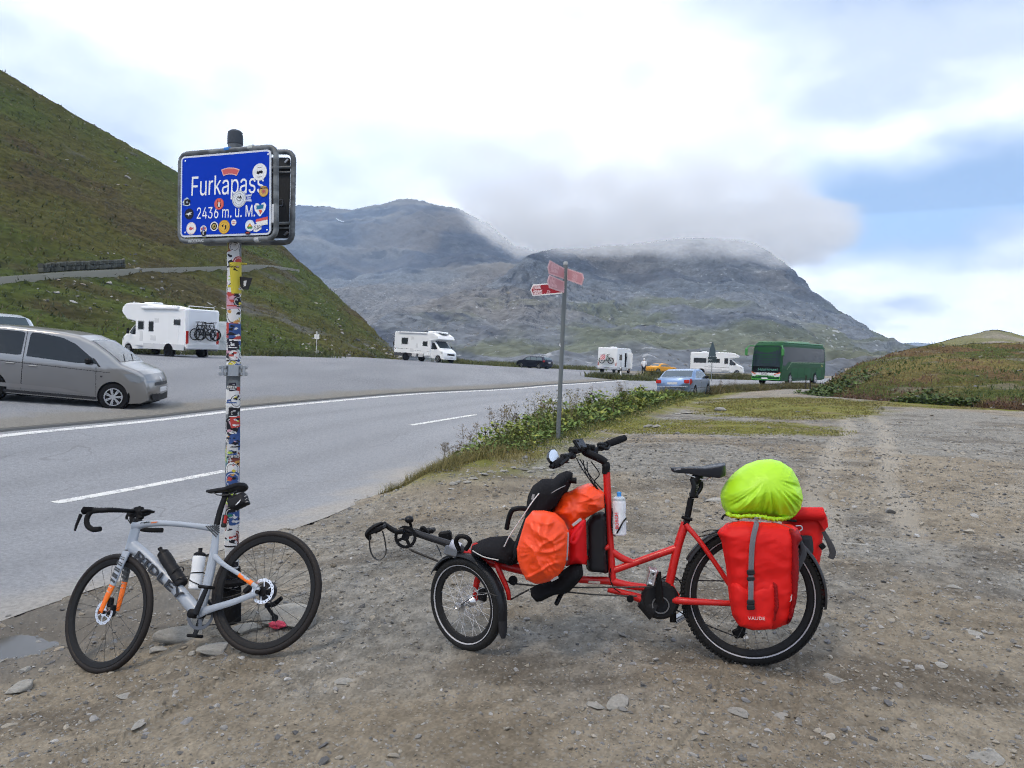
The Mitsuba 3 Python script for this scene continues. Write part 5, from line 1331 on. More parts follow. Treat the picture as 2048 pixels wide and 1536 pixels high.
for s, q, c_ in ((1, int(L_ * .74), [(1200, 893, 4.14), (1214, 898, 4.16), (1219, 892, 4.22), (1212, 896, 4.20)]), (-1, int(L_ * .22), [(1136, 916, 3.84), (1128, 922, 3.78), (1120, 930, 3.73), (1114, 934, 3.70)])):
    cpt = bar[q]
    lk = part(hk, 'lever_clamp', cat(sphere(cpt, .022, 2, (1, 1, .9)), box((.05, .03, .03), frame(cpt + np.array([0, 0, .012]), hb, np.array([0, 0, 1.0])), .006)), 'satin', BLACK)
    part(lk, 'brake_lever', tube(smooth_path([cpt] + [P(*t) for t in c_[:3]], 5), [.010, .008, .007], 8), 'satin', BLACK)
    part(hk, 'gear_shifter', box((.045, .025, .04), frame(bar[q - s * 5] + np.array([0, 0, -.012]), hb, np.array([0, 0, 1.0])), .008), 'satin', BLACK)
part(hk, 'bracket', cat(*[box((.03, .03, .05), frame(bar[int(L_ * f_)] + np.array([0, 0, .015]), hb, np.array([0, 0, 1.0])), .008) for f_ in (.34, .42, .52, .60)]), 'satin', BLACK)
for k, l in enumerate(([(1395, 225, .02), (1400, 290, .06), (1440, 370, .06), (1490, 440, .04), (1506, 520, .03), (1515, 700, .03)], [(1370, 215, .03), (1390, 300, .08), (1450, 390, .07), (1495, 450, .045), (1512, 560, .03)], [(1420, 225, .0), (1470, 300, .04), (1440, 350, .06), (1480, 420, .05), (1503, 470, .035), (1520, 860, .03)], [(1330, 205, .06), (1365, 270, .10), (1430, 360, .09), (1488, 430, .05), (1510, 500, .03)], [(1350, 210, .05), (1420, 320, .05), (1490, 400, .05)], [(1540, 880, .03), (1535, 940, .03), (1560, 1000, .04), (1600, 1030, .04)])):
    part(trike, 'cable', tube(smooth_path(B.pts(c2(l)), 8), .0030, 6), 'satin', BLACK)
part(trike, 'cable', tube(smooth_path(B.pts(c3([(748, 660, .02), (800, 645, .02), (860, 650, .03)])), 6), .003, 6), 'satin', BLACK)
part(trike, 'cable', tube(smooth_path(B.pts(c3([(700, 690, .02), (760, 680, .03), (860, 655, .04)])), 6), .003, 6), 'satin', BLACK)
# recumbent seat
sw = .40
cush = part(trike, 'seat_cushion', pillow(B.poly(c2([(690, 730), (760, 700), (905, 690), (960, 740), (1000, 830), (940, 850), (880, 832), (720, 790), (680, 765)])), sw, .05, .02, B.M(.0)), 'matte', (.013, .013, .015), 50)
labels[cush] = {'label': 'black recumbent seat cushion'}
back = part(trike, 'seat_back', pillow(B.poly(c2([(905, 835), (1015, 560), (1030, 440), (1060, 375), (1120, 330), (1190, 330), (1220, 300), (1270, 280), (1308, 290), (1305, 340), (1280, 400), (1230, 480), (1160, 560), (1060, 700), (985, 845)])), sw * .92, .06, .02, B.M(-.0)), 'matte', (.013, .013, .015), 50, label='tall black recumbent backrest')
part(back, 'piping', tube(smooth_path(B.pts(c2([(885, 748, .20), (920, 680, .205), (1000, 560, .205), (1060, 470, .20), (1100, 420, .18)])), 8), .0032, 6), 'satin', (.55, .55, .54))
part(back, 'piping', tube(smooth_path(B.pts(c2([(1170, 422, .18), (1215, 395, .18), (1262, 372, .17)])), 5), .0022, 6), 'satin', (.3, .3, .3))
part(back, 'headrest_knob', cat(tB([(1290, 340, .06), (1330, 342, .06)], [34, 40], c2, sm=2)), 'satin', BLACK)
part(back, 'tag', box((.012, .028, .002), B.at(*c2([(1062, 442)])[0], .185, -.35)), 'satin', (.3, .3, .3))
part(cush, 'piping', tube(smooth_path(B.pts(c2([(690, 772, .20), (760, 810, .205), (850, 830, .20)])), 5), .0028, 6), 'satin', (.5, .5, .48))
for s in (1, -1):
    part(trike, 'armrest', tube(smooth_path(B.pts(c2([(900, 640, .19 * s), (915, 570, .20 * s), (935, 525, .21 * s), (975, 512, .21 * s), (1035, 515, .19 * s)])), 8), .0125, 10), 'satin', BLACK)
part(trike, 'front_handle', tube(smooth_path(B.pts(c2([(610, 770, .12), (590, 715, .14), (610, 685, .15), (655, 690, .15), (675, 720, .14), (650, 765, .12)])), 6), .012, 10), 'satin', BLACK)
part(trike, 'heel_block', box((.07, .06, .05), B.at(*c2([(525, 685)])[0], -.12, .1), .01), 'satin', BLACK)
# battery case in front of the column and the rack
part(trike, 'battery_case', pillow(B.poly(c2([(1388, 600), (1430, 545), (1490, 530), (1520, 560), (1525, 915), (1405, 900), (1388, 880)])), .17, .03, .015, B.M(-.01)), 'satin', (.016, .016, .018), 40)
part(trike, 'double_kickstand', cat(*[tube(B.pts(c2([(1290, 940, .03 * s), (1250, 1010, .10 * s), (1205, 1100, .15 * s)])), .012, 10) for s in (1, -1)]), 'satin', BLACK)
rk = [tube(smooth_path(B.pts(c3([(870, 580, s * .07), (890, 555, s * .07), (960, 562, s * .07), (1330, 590, s * .07)])), 6), .006, 8) for s in (1, -1)] + [tube(B.pts(c3([(1000 + k, 570, s * .07), (1060, 1070, s * .085)])), .005, 8) for s in (1, -1) for k in (-30, 90, 190)]
part(trike, 'luggage_rack', rk, 'satin', BLACK)
part(trike, 'rear_light', box((.03, .05, .04), B.at(*c3([(1480, 1020)])[0], 0, .9), .006), 'satin', (.05, .01, .01))

# ------------------------------------------------------------------ the luggage
def folds(seed, amp, sc, dirx=1.0, diry=1.0):
    return lambda x, y: amp * (1 - np.abs(2 * meshkit.noise(np.stack([x * sc * dirx, y * sc * diry, 0 * x], -1), seed) - 1)) + amp * .6 * (1 - np.abs(2 * meshkit.noise(np.stack([x * sc * 2.3 * dirx + y * sc, y * sc * 2.1 * diry - x * sc, 0 * x], -1), seed + 1) - 1)) - amp
FABR = (.60, .012, .010)
def pannier(label, poly, off, thick, seed):
    t = thing('pannier', label, 'bag')
    part(t, 'body', pillow(B.poly(poly, off), thick, .075, .011, B.M(off), folds(seed, .011, 8, 1.0, 1.8)), 'satin', FABR, 60)
    return t
pn = pannier('near red roll-top pannier with a grey strap on the rear wheel of the tandem', c3([(842, 662), (858, 640), (905, 600), (1000, 590), (1180, 600), (1300, 612), (1345, 640), (1360, 690), (1330, 720), (1335, 900), (1325, 1050), (1300, 1160), (1270, 1215), (1190, 1250), (1080, 1250), (970, 1228), (935, 1170), (915, 1060), (905, 960), (895, 860), (880, 780), (868, 710)]), .175, .19, 51)
part(pn, 'side_panel', pillow(B.poly(c3([(1262, 618), (1340, 640), (1358, 690), (1332, 720), (1335, 900), (1320, 1060), (1290, 1180), (1240, 1228), (1265, 1050), (1262, 850)]), .19), .185, .028, .012, B.M(.195), folds(53, .004, 9)), 'satin', (.22, .008, .010), 60, label='darker red side panel')
part(pn, 'pocket', pillow(B.poly(c3([(925, 980), (960, 950), (1060, 985), (1180, 945), (1215, 975), (1220, 1100), (1180, 1255), (1060, 1262), (975, 1235), (940, 1160), (922, 1060)]), .235), .09, .05, .011, B.M(.235), folds(55, .006, 12)), 'satin', (.62, .014, .012), 60, label='front pocket of the pannier')
part(pn, 'pocket_gusset', pillow(B.poly(c3([(1175, 950), (1212, 970), (1222, 1100), (1186, 1240), (1172, 1220), (1180, 1080)]), .25), .085, .02, .011, B.M(.254)), 'satin', (.24, .008, .009), 60)
st = part(pn, 'strap', tube(smooth_path(B.pts(c3([(1088, 575, .20), (1085, 605, .262), (1066, 680, .283), (1056, 760, .288), (1052, 850, .288), (1050, 930, .290), (1050, 1010, .302), (1048, 1100, .302)])), 6), .0062 * 2, 8, side=B.n, flat=.12), 'satin', (.14, .14, .155), label='grey strap down the front of the pannier')
for cy, of in ((905, .293), (945, .293), (1090, .306), (1120, .306)):
    part(st, 'buckle', box((.036, .024 if cy != 945 else .018, .012), B.at(*c3([(1049, cy)])[0], of, .02), .004), 'satin', (.02, .02, .022))
part(st, 'ring', tube(B.pts(c3([(1070, 600, .255), (1075, 570, .235), (1110, 570, .235), (1106, 600, .255)])), .003, 6), 'satin', (.2, .2, .21))
part(pn, 'lettering', text('VAUDE', .015, .0012, B.at(*c3([(1030, 1196)])[0], .290, -.05), 1.15), 'satin', (.62, .55, .54), smooth=False)
part(pn, 'side_strap', tube(smooth_path(B.pts(c3([(1352, 700, .20), (1372, 790, .20), (1330, 880, .21), (1322, 945, .21)])), 6), [.006, .016, .018, .012], 8, side=B.n, flat=.5), 'satin', (.05, .05, .055))
part(pn, 'hook', cat(tB([(1325, 620, .15), (1355, 620, .15), (1365, 640, .15), (1340, 655, .15)], 8)), 'satin', (.3, .33, .37))
part(pn, 'seam', tube(smooth_path(B.pts(c3([(900, 612, .24), (960, 590, .262), (1090, 582, .27), (1220, 605, .262), (1310, 640, .24)])), 6), .0018, 6), 'satin', (.25, .10, .10))
part(pn, 'reflector', extrude(B.poly(c3([(1290, 1085), (1310, 1045), (1312, 1078), (1296, 1095)]), .285), .001, B.M(.262)), 'satin', (.55, .5, .5), False)
pf = pannier('far red roll-top pannier behind the lime covered bag', c3([(1240, 560), (1330, 515), (1490, 510), (1515, 560), (1522, 620), (1490, 660), (1480, 780), (1462, 880), (1445, 915), (1380, 900), (1250, 900)]), -.17, .19, 57)
part(pf, 'roll', tube(B.pts(c3([(1290, 545, -.06), (1490, 545, -.06)]), -.06), .034, 16, side=B.n, flat=1.2), 'satin', (.55, .012, .012))
part(pf, 'roll', loft([B.pts(c3([(1340 + 0, 510 + 0), (1490, 512), (1512, 560), (1524, 625), (1500, 645), (1470, 590), (1330, 575)]), -.06), B.pts(c3([(1340 + 0, 510 + 0), (1490, 512), (1512, 560), (1524, 625), (1500, 645), (1470, 590), (1330, 575)]), -.26)]), 'satin', (.55, .012, .012), 30)
part(pf, 'dark_panel', pillow(B.poly(c3([(1345, 670), (1430, 680), (1440, 780), (1400, 830), (1350, 800)]), -.07), .03, .02, .012, B.M(-.075)), 'satin', (.03, .03, .035), 50)
part(pf, 'strap', tube(smooth_path(B.pts(c3([(1495, 655, -.08), (1530, 720, -.07), (1552, 780, -.07), (1540, 822, -.07)])), 6), [.010, .014, .017, .014], 8, side=B.n, flat=.25), 'satin', (.05, .05, .055))
part(pf, 'buckle', box((.03, .03, .012), B.at(*c3([(1488, 745)])[0], -.07, .6), .005), 'satin', BLACK)

LIME = (.36, .66, .012)
lime = thing('covered_bag', 'round bag under a lime yellow rain cover on the rear rack of the tandem', 'bag')
lp = c3([(872, 500), (860, 440), (870, 395), (905, 340), (955, 285), (1020, 240), (1090, 215), (1170, 208), (1230, 222), (1290, 260), (1325, 315), (1350, 385), (1360, 440), (1345, 510), (1305, 560), (1240, 580), (1180, 575), (1100, 560), (1010, 562), (920, 562), (890, 530)])
def lime_w(x, y):
    c_ = B.loc(*c3([(1110, 300)])[0]); a = np.arctan2(y - c_[1], x - c_[0]); r = np.hypot(x - c_[0], y - c_[1])
    g = np.clip((r - .03) / .14, 0, 1) * np.clip((c_[1] + .03 - y) / .12, 0, 1)
    n1 = 1 - np.abs(2 * meshkit.noise(np.stack([a * 5.5, r * 3, 0 * a], -1), 91) - 1); n2 = 1 - np.abs(2 * meshkit.noise(np.stack([a * 13, r * 5, 0 * a], -1), 92) - 1)
    return .042 * g * (n1 - .6) + .020 * g * (n2 - .5) + .006 * (1 - np.abs(2 * meshkit.noise(np.stack([x * 9 + y * 5, y * 4, 0 * x], -1), 93) - 1)) - .004
scene['fabric'] = two({'type': 'principled', 'base_color': VC, 'roughness': .42, 'specular': .45, 'sheen': .3})
ck = part(lime, 'rain_cover', pillow(B.poly(lp), .34, .16, .0062, B.M(.01), lime_w), 'fabric', LIME, 70)
hem = smooth_path(B.pts(c3([(900, 545, .10), (960, 562, .14), (1050, 560, .155), (1120, 566, .155), (1190, 578, .15), (1260, 572, .12), (1310, 550, .08)])), 14)
hem = hem + B.u * (.004 * np.sin(np.arange(len(hem)) * 1.9))[:, None] + B.n * (.005 * np.sin(np.arange(len(hem)) * 1.3))[:, None]
part(ck, 'elastic_hem', tube(hem, np.where(np.arange(len(hem)) % 2, .0115, .008), 8), 'fabric', (.33, .58, .012), 70)
ORG = (.80, .060, .006)
def crumple(seed, amp, cx, cy):
    """Crumpled rain cover: sharp creases in several directions and gathers towards its rim."""
    c_ = B.loc(*c2([(cx, cy)])[0], .2)
    rid = lambda u, v, k: 1 - np.abs(2 * meshkit.noise(np.stack([u, v, 0 * u], -1), seed + k) - 1)
    def f(x, y):
        a = np.arctan2(y - c_[1], x - c_[0]); r = np.hypot(x - c_[0], y - c_[1]); wx, wy = meshkit.noise(np.stack([x * 8, y * 8, 0 * x], -1), seed + 9) * .08, meshkit.noise(np.stack([x * 8, y * 8, 0 * x], -1), seed + 8) * .08
        h = 1.1 * rid((x + wx) * 11 + y * 4, (y + wy) * 9, 1) ** 3 + .8 * rid((x + wx) * 7 - y * 16, (y + wy) * 6 + x * 5, 2) ** 4 + .6 * rid(a * 4.5, r * 9, 3) ** 3 * np.clip(r / .12, 0, 1.3) + .35 * rid(x * 34 + y * 15, y * 26 - x * 10, 4) ** 2
        return amp * (h - .9)
    return f
o1 = thing('covered_bag', 'nearer bag under an orange rain cover slung beside the black recumbent seat', 'bag')
part(o1, 'rain_cover', pillow(B.poly(c2([(962, 760), (985, 680), (1015, 580), (1060, 526), (1130, 525), (1200, 540), (1255, 590), (1285, 660), (1282, 800), (1250, 890), (1200, 945), (1130, 968), (1080, 972), (1020, 945), (985, 880), (965, 820)]), .27), .27, .13, .0062, B.M(.27), crumple(71, .016, 1120, 720)), 'fabric', ORG, True)
part(o1, 'grey_seam', tube(smooth_path(B.pts(c2([(1276, 660, .30), (1274, 740, .31), (1268, 830, .31)])), 5), .0055, 8), 'satin', (.28, .28, .30))
part(o1, 'reflective_patch', box((.04, .012, .002), B.at(*c2([(1195, 945)])[0], .34, .45)), 'satin', (.4, .38, .36))
o2 = thing('covered_bag', 'farther bag under an orange rain cover leaning between backrest and red steering column', 'bag')
part(o2, 'rain_cover', pillow(B.poly(c2([(1170, 535), (1200, 490), (1235, 425), (1300, 405), (1330, 385), (1400, 360), (1440, 365), (1500, 420), (1505, 510), (1450, 540), (1390, 575), (1340, 640), (1290, 660), (1250, 600)]), .05), .28, .10, .0062, B.M(.03), crumple(81, .016, 1340, 480)), 'fabric', ORG, True)
part(o2, 'reflective_patch', box((.055, .014, .002), B.at(*c2([(1332, 597)])[0], .20, .62)), 'satin', (.4, .40, .42))
rb = thing('red_bag', 'red bag with a loop handle squeezed between the orange bags and the battery', 'bag')
part(rb, 'body', pillow(B.poly(c2([(1278, 640), (1330, 600), (1388, 580), (1395, 860), (1330, 850), (1262, 870)]), .10), .20, .06, .012, B.M(.10), folds(61, .005, 10)), 'satin', (.60, .010, .012), 60)
part(rb, 'handle', tube(smooth_path(B.pts(c2([(1378, 585, .21), (1340, 630, .225), (1300, 690, .23), (1295, 715, .23), (1320, 720, .23), (1345, 670, .225), (1365, 620, .215)])), 8), .0075, 10, side=B.n, flat=.35), 'satin', (.62, .012, .02))
bb = thing('black_bag', 'black roll bag hanging low under the orange covered bag', 'bag')
part(bb, 'body', pillow(B.poly(c2([(1042, 1010), (1090, 985), (1180, 960), (1240, 900), (1300, 860), (1365, 860), (1372, 930), (1330, 985), (1280, 1035), (1190, 1050), (1120, 1085), (1080, 1088), (1050, 1060)]), .16), .22, .07, .013, B.M(.14), folds(67, .006, 9)), 'matte', (.012, .012, .013), 60)
wb, MB_, LB_ = bottle('water_bottle', 'tall white bottle with a blue spout behind the red steering column', (1240 * 0 + 243, 676, .03), (240, 412, .03), .0345, (.68, .70, .74), (.42, .46, .50), (.05, .25, .62), B, c3, 0)
part(wb, 'lettering', text('BOSCH', .016, .0012, B.at(*c3([(238, 640)])[0], .066, math.pi / 2), 1.1, bold=True), 'satin', (.60, .04, .05), smooth=False)
part(trike, 'bottle_cage', cat(tube(smooth_path(B.pts(c3([(198, 510, .03), (196, 620, .03), (212, 680, .03), (235, 650, .07), (262, 600, .07), (284, 572, .05)])), 8), .0042, 8)), 'gloss', BLACK)
# ------------------------------------------------------------------ vehicles
class Body:
    """A vehicle's shell: top and underside profiles along x (forward), tumblehome above the belt, ends rounded in plan."""

    def __init__(s, top, bot, W, belt, tumble=.18, rtop=.12, plan=.12, M=np.eye(4), taper=.0, barrel=.02):
        s.top, s.bot = np.array(top, float), np.array(bot, float); s.W, s.belt, s.tumble, s.rtop, s.plan, s.M, s.taper, s.barrel = W, belt, tumble, rtop, plan, M, taper, barrel
        s.x0, s.x1 = s.top[0, 0], s.top[-1, 0]

    def zt(s, x): return np.interp(x, s.top[:, 0], s.top[:, 1])
    def zb(s, x): return np.interp(x, s.bot[:, 0], s.bot[:, 1])

    def w(s, x, z):
        L = s.x1 - s.x0; u = np.abs(2 * (x - s.x0) / L - 1)
        hw = s.W / 2 * (1 - s.taper * np.clip((u - .55) / .45, 0, 1) ** 2)
        zt = s.zt(x)
        hw = hw - s.tumble * np.clip(z - s.belt, 0, None) - s.barrel * np.clip((s.belt - z) / .6, 0, 1.5) ** 2
        q = np.clip(1 - (zt - z) / s.rtop, 0, 1)
        return np.maximum(hw - s.rtop * (1 - np.sqrt(np.clip(1 - q * q, 0, 1))), .02)

    def warp(s, v):
        v = np.array(v, float); c = (s.x0 + s.x1) / 2; h = (s.x1 - s.x0) / 2
        u = (v[:, 0] - c) / h; yy = np.clip(np.abs(v[:, 1]) / (s.W / 2), 0, 1.1)
        v[:, 0] -= np.sign(u) * np.clip((np.abs(u) - .45) / .55, 0, 1.2) ** 2 * s.plan * yy ** 3
        return v

    def place(s, mesh):
        mesh = mesh.copy(); mesh.vertices = s.warp(mesh.vertices); mesh.apply_transform(s.M)
        return mesh

    def shell(s, cuts=(), nx=110):
        xs = np.unique(np.concatenate([np.linspace(s.x0, s.x1, nx), s.top[:, 0], s.bot[:, 0]])); secs = []
        g = np.concatenate([np.linspace(0, .75, 12), .75 + .25 * np.sin(np.linspace(0, np.pi / 2, 11)[1:])])
        for x in xs:
            zb, zt = s.zb(x), s.zt(x); z = zb + (zt - zb) * g; w = s.w(x, z)
            side = np.c_[w, z]; topy = w[-1] * np.array([.75, .5, .25, 0])
            r = [(0, zb), (w[0] * .9, zb)] + [tuple(q) for q in side] + [(yy, zt + .02 * (1 - (yy / max(w[-1], 1e-6)) ** 2) * min(1, w[-1])) for yy in topy]
            r = r + [(-a, b) for a, b in r[1:-1]][::-1]
            secs.append([(x, a, b) for a, b in r])
        m = loft(secs)
        if cuts:
            try:
                man = m3.Manifold(m3.Mesh(np.asarray(m.vertices, np.float32), np.asarray(m.faces, np.uint32)))
                for c in cuts:
                    man = man - c
                if man.num_tri() > 100:
                    m = to_tm(man)
            except Exception:
                pass
        return s.place(m)

    def side(s, poly, sgn, eps=.006, step=.10):
        p, t, _ = flat_mesh(poly, step)
        y = s.w(p[:, 0], p[:, 1]) + eps
        m = trimesh.Trimesh(np.c_[p[:, 0], sgn * y, p[:, 1]], t if sgn < 0 else t[:, ::-1], process=False)
        return s.place(m)

    def topp(s, x0, x1, inset, eps=.008, n=14, z_in=0.0):
        xs = np.linspace(x0, x1, n); ys = np.linspace(-1, 1, 13)
        V = []
        for x in xs:
            z = s.zt(x); w = s.w(x, np.array([z - .05]))[0] - inset
            V.append([(x, yy * w, z + .02 * (1 - (yy * .9) ** 2) * min(1, w)) for yy in ys])
        V = np.array(V); dx = np.gradient(V, axis=0); dy = np.gradient(V, axis=1); N = np.cross(dx, dy); N /= np.linalg.norm(N, axis=-1, keepdims=True) + 1e-9
        N *= np.where(N[..., 2:] < 0, -1, 1)
        return s.place(grid_mesh(V + N * eps))

    def front(s, poly_yz, sgn, eps=.01, step=.12, at_x=None):
        """A patch on the blunt end (sgn +1 front, -1 rear)."""
        p, t, _ = flat_mesh(poly_yz, step)
        xs = np.linspace((s.x0 + s.x1) / 2, s.x1 if sgn > 0 else s.x0, 200); zt = s.zt(xs)
        x = np.array([xs[np.max(np.nonzero(zt >= z)[0])] if (zt >= z).any() else xs[-1] for z in p[:, 1]]) + sgn * eps
        if at_x is not None:
            x = np.full(len(p), at_x + sgn * eps)
        m = trimesh.Trimesh(np.c_[x, p[:, 0], p[:, 1]], t, process=False)
        return s.place(m)


def road_wheel(parent, M, x, y, R, wid, sgn, rim_col=(.62, .62, .63), spokes=5, rimR=None):
    rimR = rimR or R * .66
    C = M @ np.r_[x, y, R, 1]; ax = M[:3, :3] @ np.array([0, sgn, 0.0]); Mw = axis_frame(C[:3], ax)
    w = part(parent, 'wheel', lathe([(0, -wid), (R * .92, -wid), (R, -wid * .82), (R, -.02), (R * .95, 0), (rimR + .01, .004), (rimR, -.02), (0, -.02)], Mw, 40), 'matte', (.014, .014, .015))
    pol = disc(rimR, 40).difference(disc(rimR * .90, 40)).union(disc(rimR * .24, 16))
    for k in range(spokes):
        a = k / spokes * 2 * np.pi
        for da in (-.10, .10):
            pol = pol.union(LineString([(math.cos(a + da * 2) * rimR * .15, math.sin(a + da * 2) * rimR * .15), (math.cos(a + da) * rimR * .93, math.sin(a + da) * rimR * .93)]).buffer(rimR * .055))
    part(w, 'rim', extrude(pol, .02, Mw @ at(0, 0, -.015)), 'metal', rim_col, 20)
    return w


def vehicle_matrix(X, Y, yaw, tilt=True):
    """Stands the vehicle on the ground, following its slope."""
    c, s_ = math.cos(yaw), math.sin(yaw); z0 = zg(X, Y)
    gx = (zg(X + c, Y + s_) - zg(X - c, Y - s_)) / 2; gy = (zg(X - s_, Y + c) - zg(X + s_, Y - c)) / 2
    f = unit([c, s_, gx]); l = np.array([-s_, c, gy]); M = np.eye(4)
    u = unit(np.cross(f, l)); l = np.cross(u, f)
    M[:3, 0], M[:3, 1], M[:3, 2], M[:3, 3] = f, l, u, (X, Y, z0)
    return M


def put_at(px, py, d, lx, ly, yaw):
    """Ground point under the local point (lx, ly) is the one surveyed at this bearing and distance."""
    w = P(px, py, d); c, s_ = math.cos(yaw), math.sin(yaw)
    return vehicle_matrix(w[0] - (c * lx - s_ * ly), w[1] - (s_ * lx + c * ly), yaw)


def wells(xs, R, W, d=.26):
    out = []
    for x in xs:
        for s in (-1, 1):
            c = m3.Manifold.cylinder(d, R + .05, R + .05, 36).rotate((90, 0, 0))
            out.append(c.translate((x, s * W / 2 + (d * .75 if s > 0 else d * .25), R)))
            out.append(m3.Manifold.cube((2 * R + .10, d, R)).translate((x - R - .05, s * W / 2 - (d * .25 if s > 0 else d * .75), -.05)))
    return out


GL = (.012, .016, .020)


def car(name, label, cat_, M, top, bot, W, belt, col, wx, R, wins, shield, rear, tumble=.28, rtop=.10, plan=.16, taper=.08, mat='carpaint', lights=None, tail=None, mirror=None, lines=(), handles=(), plate_r=None, plate_f=None, spokes=5, glass=GL, group=None, trim=None, rim=(.62, .62, .63)):
    t = thing(name, label, cat_, group)
    b = Body(top, bot, W, belt, tumble, rtop, plan, M, taper)
    part(t, 'body', b.shell(wells(wx, R, W)), mat, col, 32)
    part(t, 'underside', box((b.x1 - b.x0 - .5, W - .35, .12), M @ at((b.x0 + b.x1) / 2, 0, min(q[1] for q in bot) + .03)), 'matte', BLACK)
    for x in wx:
        for s in (-1, 1):
            part(t, 'wheel_well', lathe([(0, 0), (R + .045, 0), (R + .045, -.16), (0, -.16)], axis_frame((M @ np.r_[x, s * (W / 2 - .20), R + .01, 1])[:3], M[:3, :3] @ np.array([0, -s, 0])), 30), 'matte', BLACK)
            road_wheel(t, M, x, s * (W / 2 - .015), R, .20, s, rim, spokes)
    for s in (-1, 1):
        for w_ in wins:
            part(t, 'window', b.side(w_, s), 'glass', glass, True)
        for l in lines:
            part(t, 'trim', b.side(l, s, .004, .06), 'satin', (.03, .03, .032), True)
        if trim:
            for l, c_ in trim:
                part(t, 'trim', b.side(l, s, .012, .06), 'satin', c_, True)
        for hx, hz in handles:
            part(t, 'door_handle', box((.19, .035, .035), b.M @ at(hx, s * (b.w(hx, np.array([hz]))[0] + .02), hz), .012), mat, np.array(col) * .9)
        if lights:
            part(t, 'headlight', b.side(lights, s, .012, .05), 'glass', (.20, .22, .24), True)
        if tail:
            part(t, 'tail_light', b.side(tail, s, .010, .05), 'gloss', (.35, .012, .012), True)
        if mirror:
            part(t, 'mirror', box((.12, .20, .15), b.M @ at(mirror[0], s * (W / 2 + .06), mirror[1]), .04), 'satin', BLACK)
    if shield:
        part(t, 'windscreen', b.topp(*shield), 'glass', glass if len(shield) < 5 else glass, True)
    if rear:
        part(t, 'rear_window', b.topp(*rear), 'glass', glass, True)
    if plate_r:
        part(t, 'number_plate', box((.02, .50, .11), b.M @ at(b.x0 - .004, 0, plate_r), .003), 'satin', (.6, .6, .6))
    if plate_f:
        part(t, 'number_plate', box((.02, .50, .11), b.M @ at(b.x1 + .004, 0, plate_f), .003), 'satin', (.6, .6, .6))
    return t, b


rad = math.radians
# the grey-beige van on the left
VM = put_at(225, 812, 18.7, 1.38, -.90, rad(9)) @ at(0, 0, 0, 0, rad(1.6))
vt, vb = car('van', 'grey-beige van parked at the left edge beside the road', 'van', VM,
             [(-2.25, .75), (-2.24, 1.2), (-2.15, 1.66), (-1.95, 1.75), (-1.2, 1.79), (.0, 1.775), (.45, 1.725), (.80, 1.60), (1.20, 1.36), (1.42, 1.20), (1.52, 1.135), (1.95, 1.01), (2.10, .93), (2.20, .78), (2.25, .60), (2.255, .45)],
             [(-2.25, .35), (-1.7, .20), (1.8, .19), (2.1, .22), (2.255, .30)], 1.86, 1.05, (.30, .295, .29), (-1.38, 1.38), .325,
             [[(-.62, 1.12), (.52, 1.07), (.82, 1.10), (1.02, 1.07), (.80, 1.24), (.42, 1.52), (.10, 1.64), (-.35, 1.69), (-.60, 1.69)], [(-1.95, 1.15), (-.74, 1.13), (-.72, 1.69), (-1.9, 1.69)]],
             (.72, 1.46, .10), None, tumble=.20, rtop=.09, plan=.18, taper=.08,
             lights=[(1.62, .90), (1.80, .74), (2.10, .72), (2.17, .80), (2.13, .87), (1.8, .93)],
             lines=[[(-2.0, .975), (1.30, .90), (1.30, .912), (-2.0, .987)], [(-.70, .30), (-.685, .30), (-.67, 1.74), (-.685, 1.74)], [(.98, .32), (.99, .32), (.95, 1.04), (.94, 1.04)], [(1.0, 1.02), (1.06, 1.02), (.88, 1.22), (.82, 1.24)], [(-2.0, .22), (1.0, .22), (1.0, .29), (-2.0, .29)]],
             handles=[(-.45, .90), (-.95, .92)], mirror=(.78, 1.14), plate_f=.55, spokes=7)
for s in (-1, 1):
    part(vt, 'side_crease', vb.side([(-1.9, .36), (.85, .34), (.2, .43), (-1.3, .45), (-1.9, .43)], s, .018, .08), 'carpaint', (.34, .33, .325), True)
part(vt, 'bumper_grille', vb.front(Polygon([(-.62, .28), (.62, .28), (.70, .48), (-.70, .48)]), 1, .006), 'satin', (.02, .02, .022), True)
part(vt, 'grille', vb.front(Polygon([(-.55, .66), (.55, .66), (.55, .74), (-.55, .74)]), 1, .010), 'gloss', (.02, .02, .022), True)
part(vt, 'badge', vb.front(disc(.075, 20, 1.0).__class__(np.array(disc(.075, 20).exterior.coords) + [0, .80]), 1, .016, .05), 'metal', (.7, .7, .72), True)
part(vt, 'wiper', cat(*[tube([(VM @ np.r_[1.47, y, 1.195, 1])[:3], (VM @ np.r_[1.28, y + .45, 1.335, 1])[:3]], .008, 6) for y in (-.55, .05)]), 'satin', BLACK)
part(vt, 'side_blinker', box((.05, .01, .035), VM @ at(1.08, -.935, .80)), 'satin', (.05, .05, .055))
# the second van, only its roof and windscreen above the first
car('van', 'pale van mostly hidden behind the grey-beige van, only its roof and windscreen showing', 'van', put_at(12, 760, 22.6, 1.5, 0, rad(-38)),
    [(-2.4, .8), (-2.38, 1.5), (-2.2, 1.93), (-1.2, 2.06), (.6, 2.04), (1.0, 1.98), (1.75, 1.25), (2.3, 1.02), (2.45, .7), (2.46, .5)], [(-2.4, .3), (2.46, .3)], 1.9, 1.1, (.52, .55, .58), (-1.5, 1.6), .34,
    [[(-2.0, 1.25), (.8, 1.22), (1.35, 1.25), (.85, 1.80), (-1.9, 1.85)]], (1.02, 1.72, .12), None, tumble=.16, rtop=.2, mirror=(1.3, 1.2), glass=(.05, .07, .08))
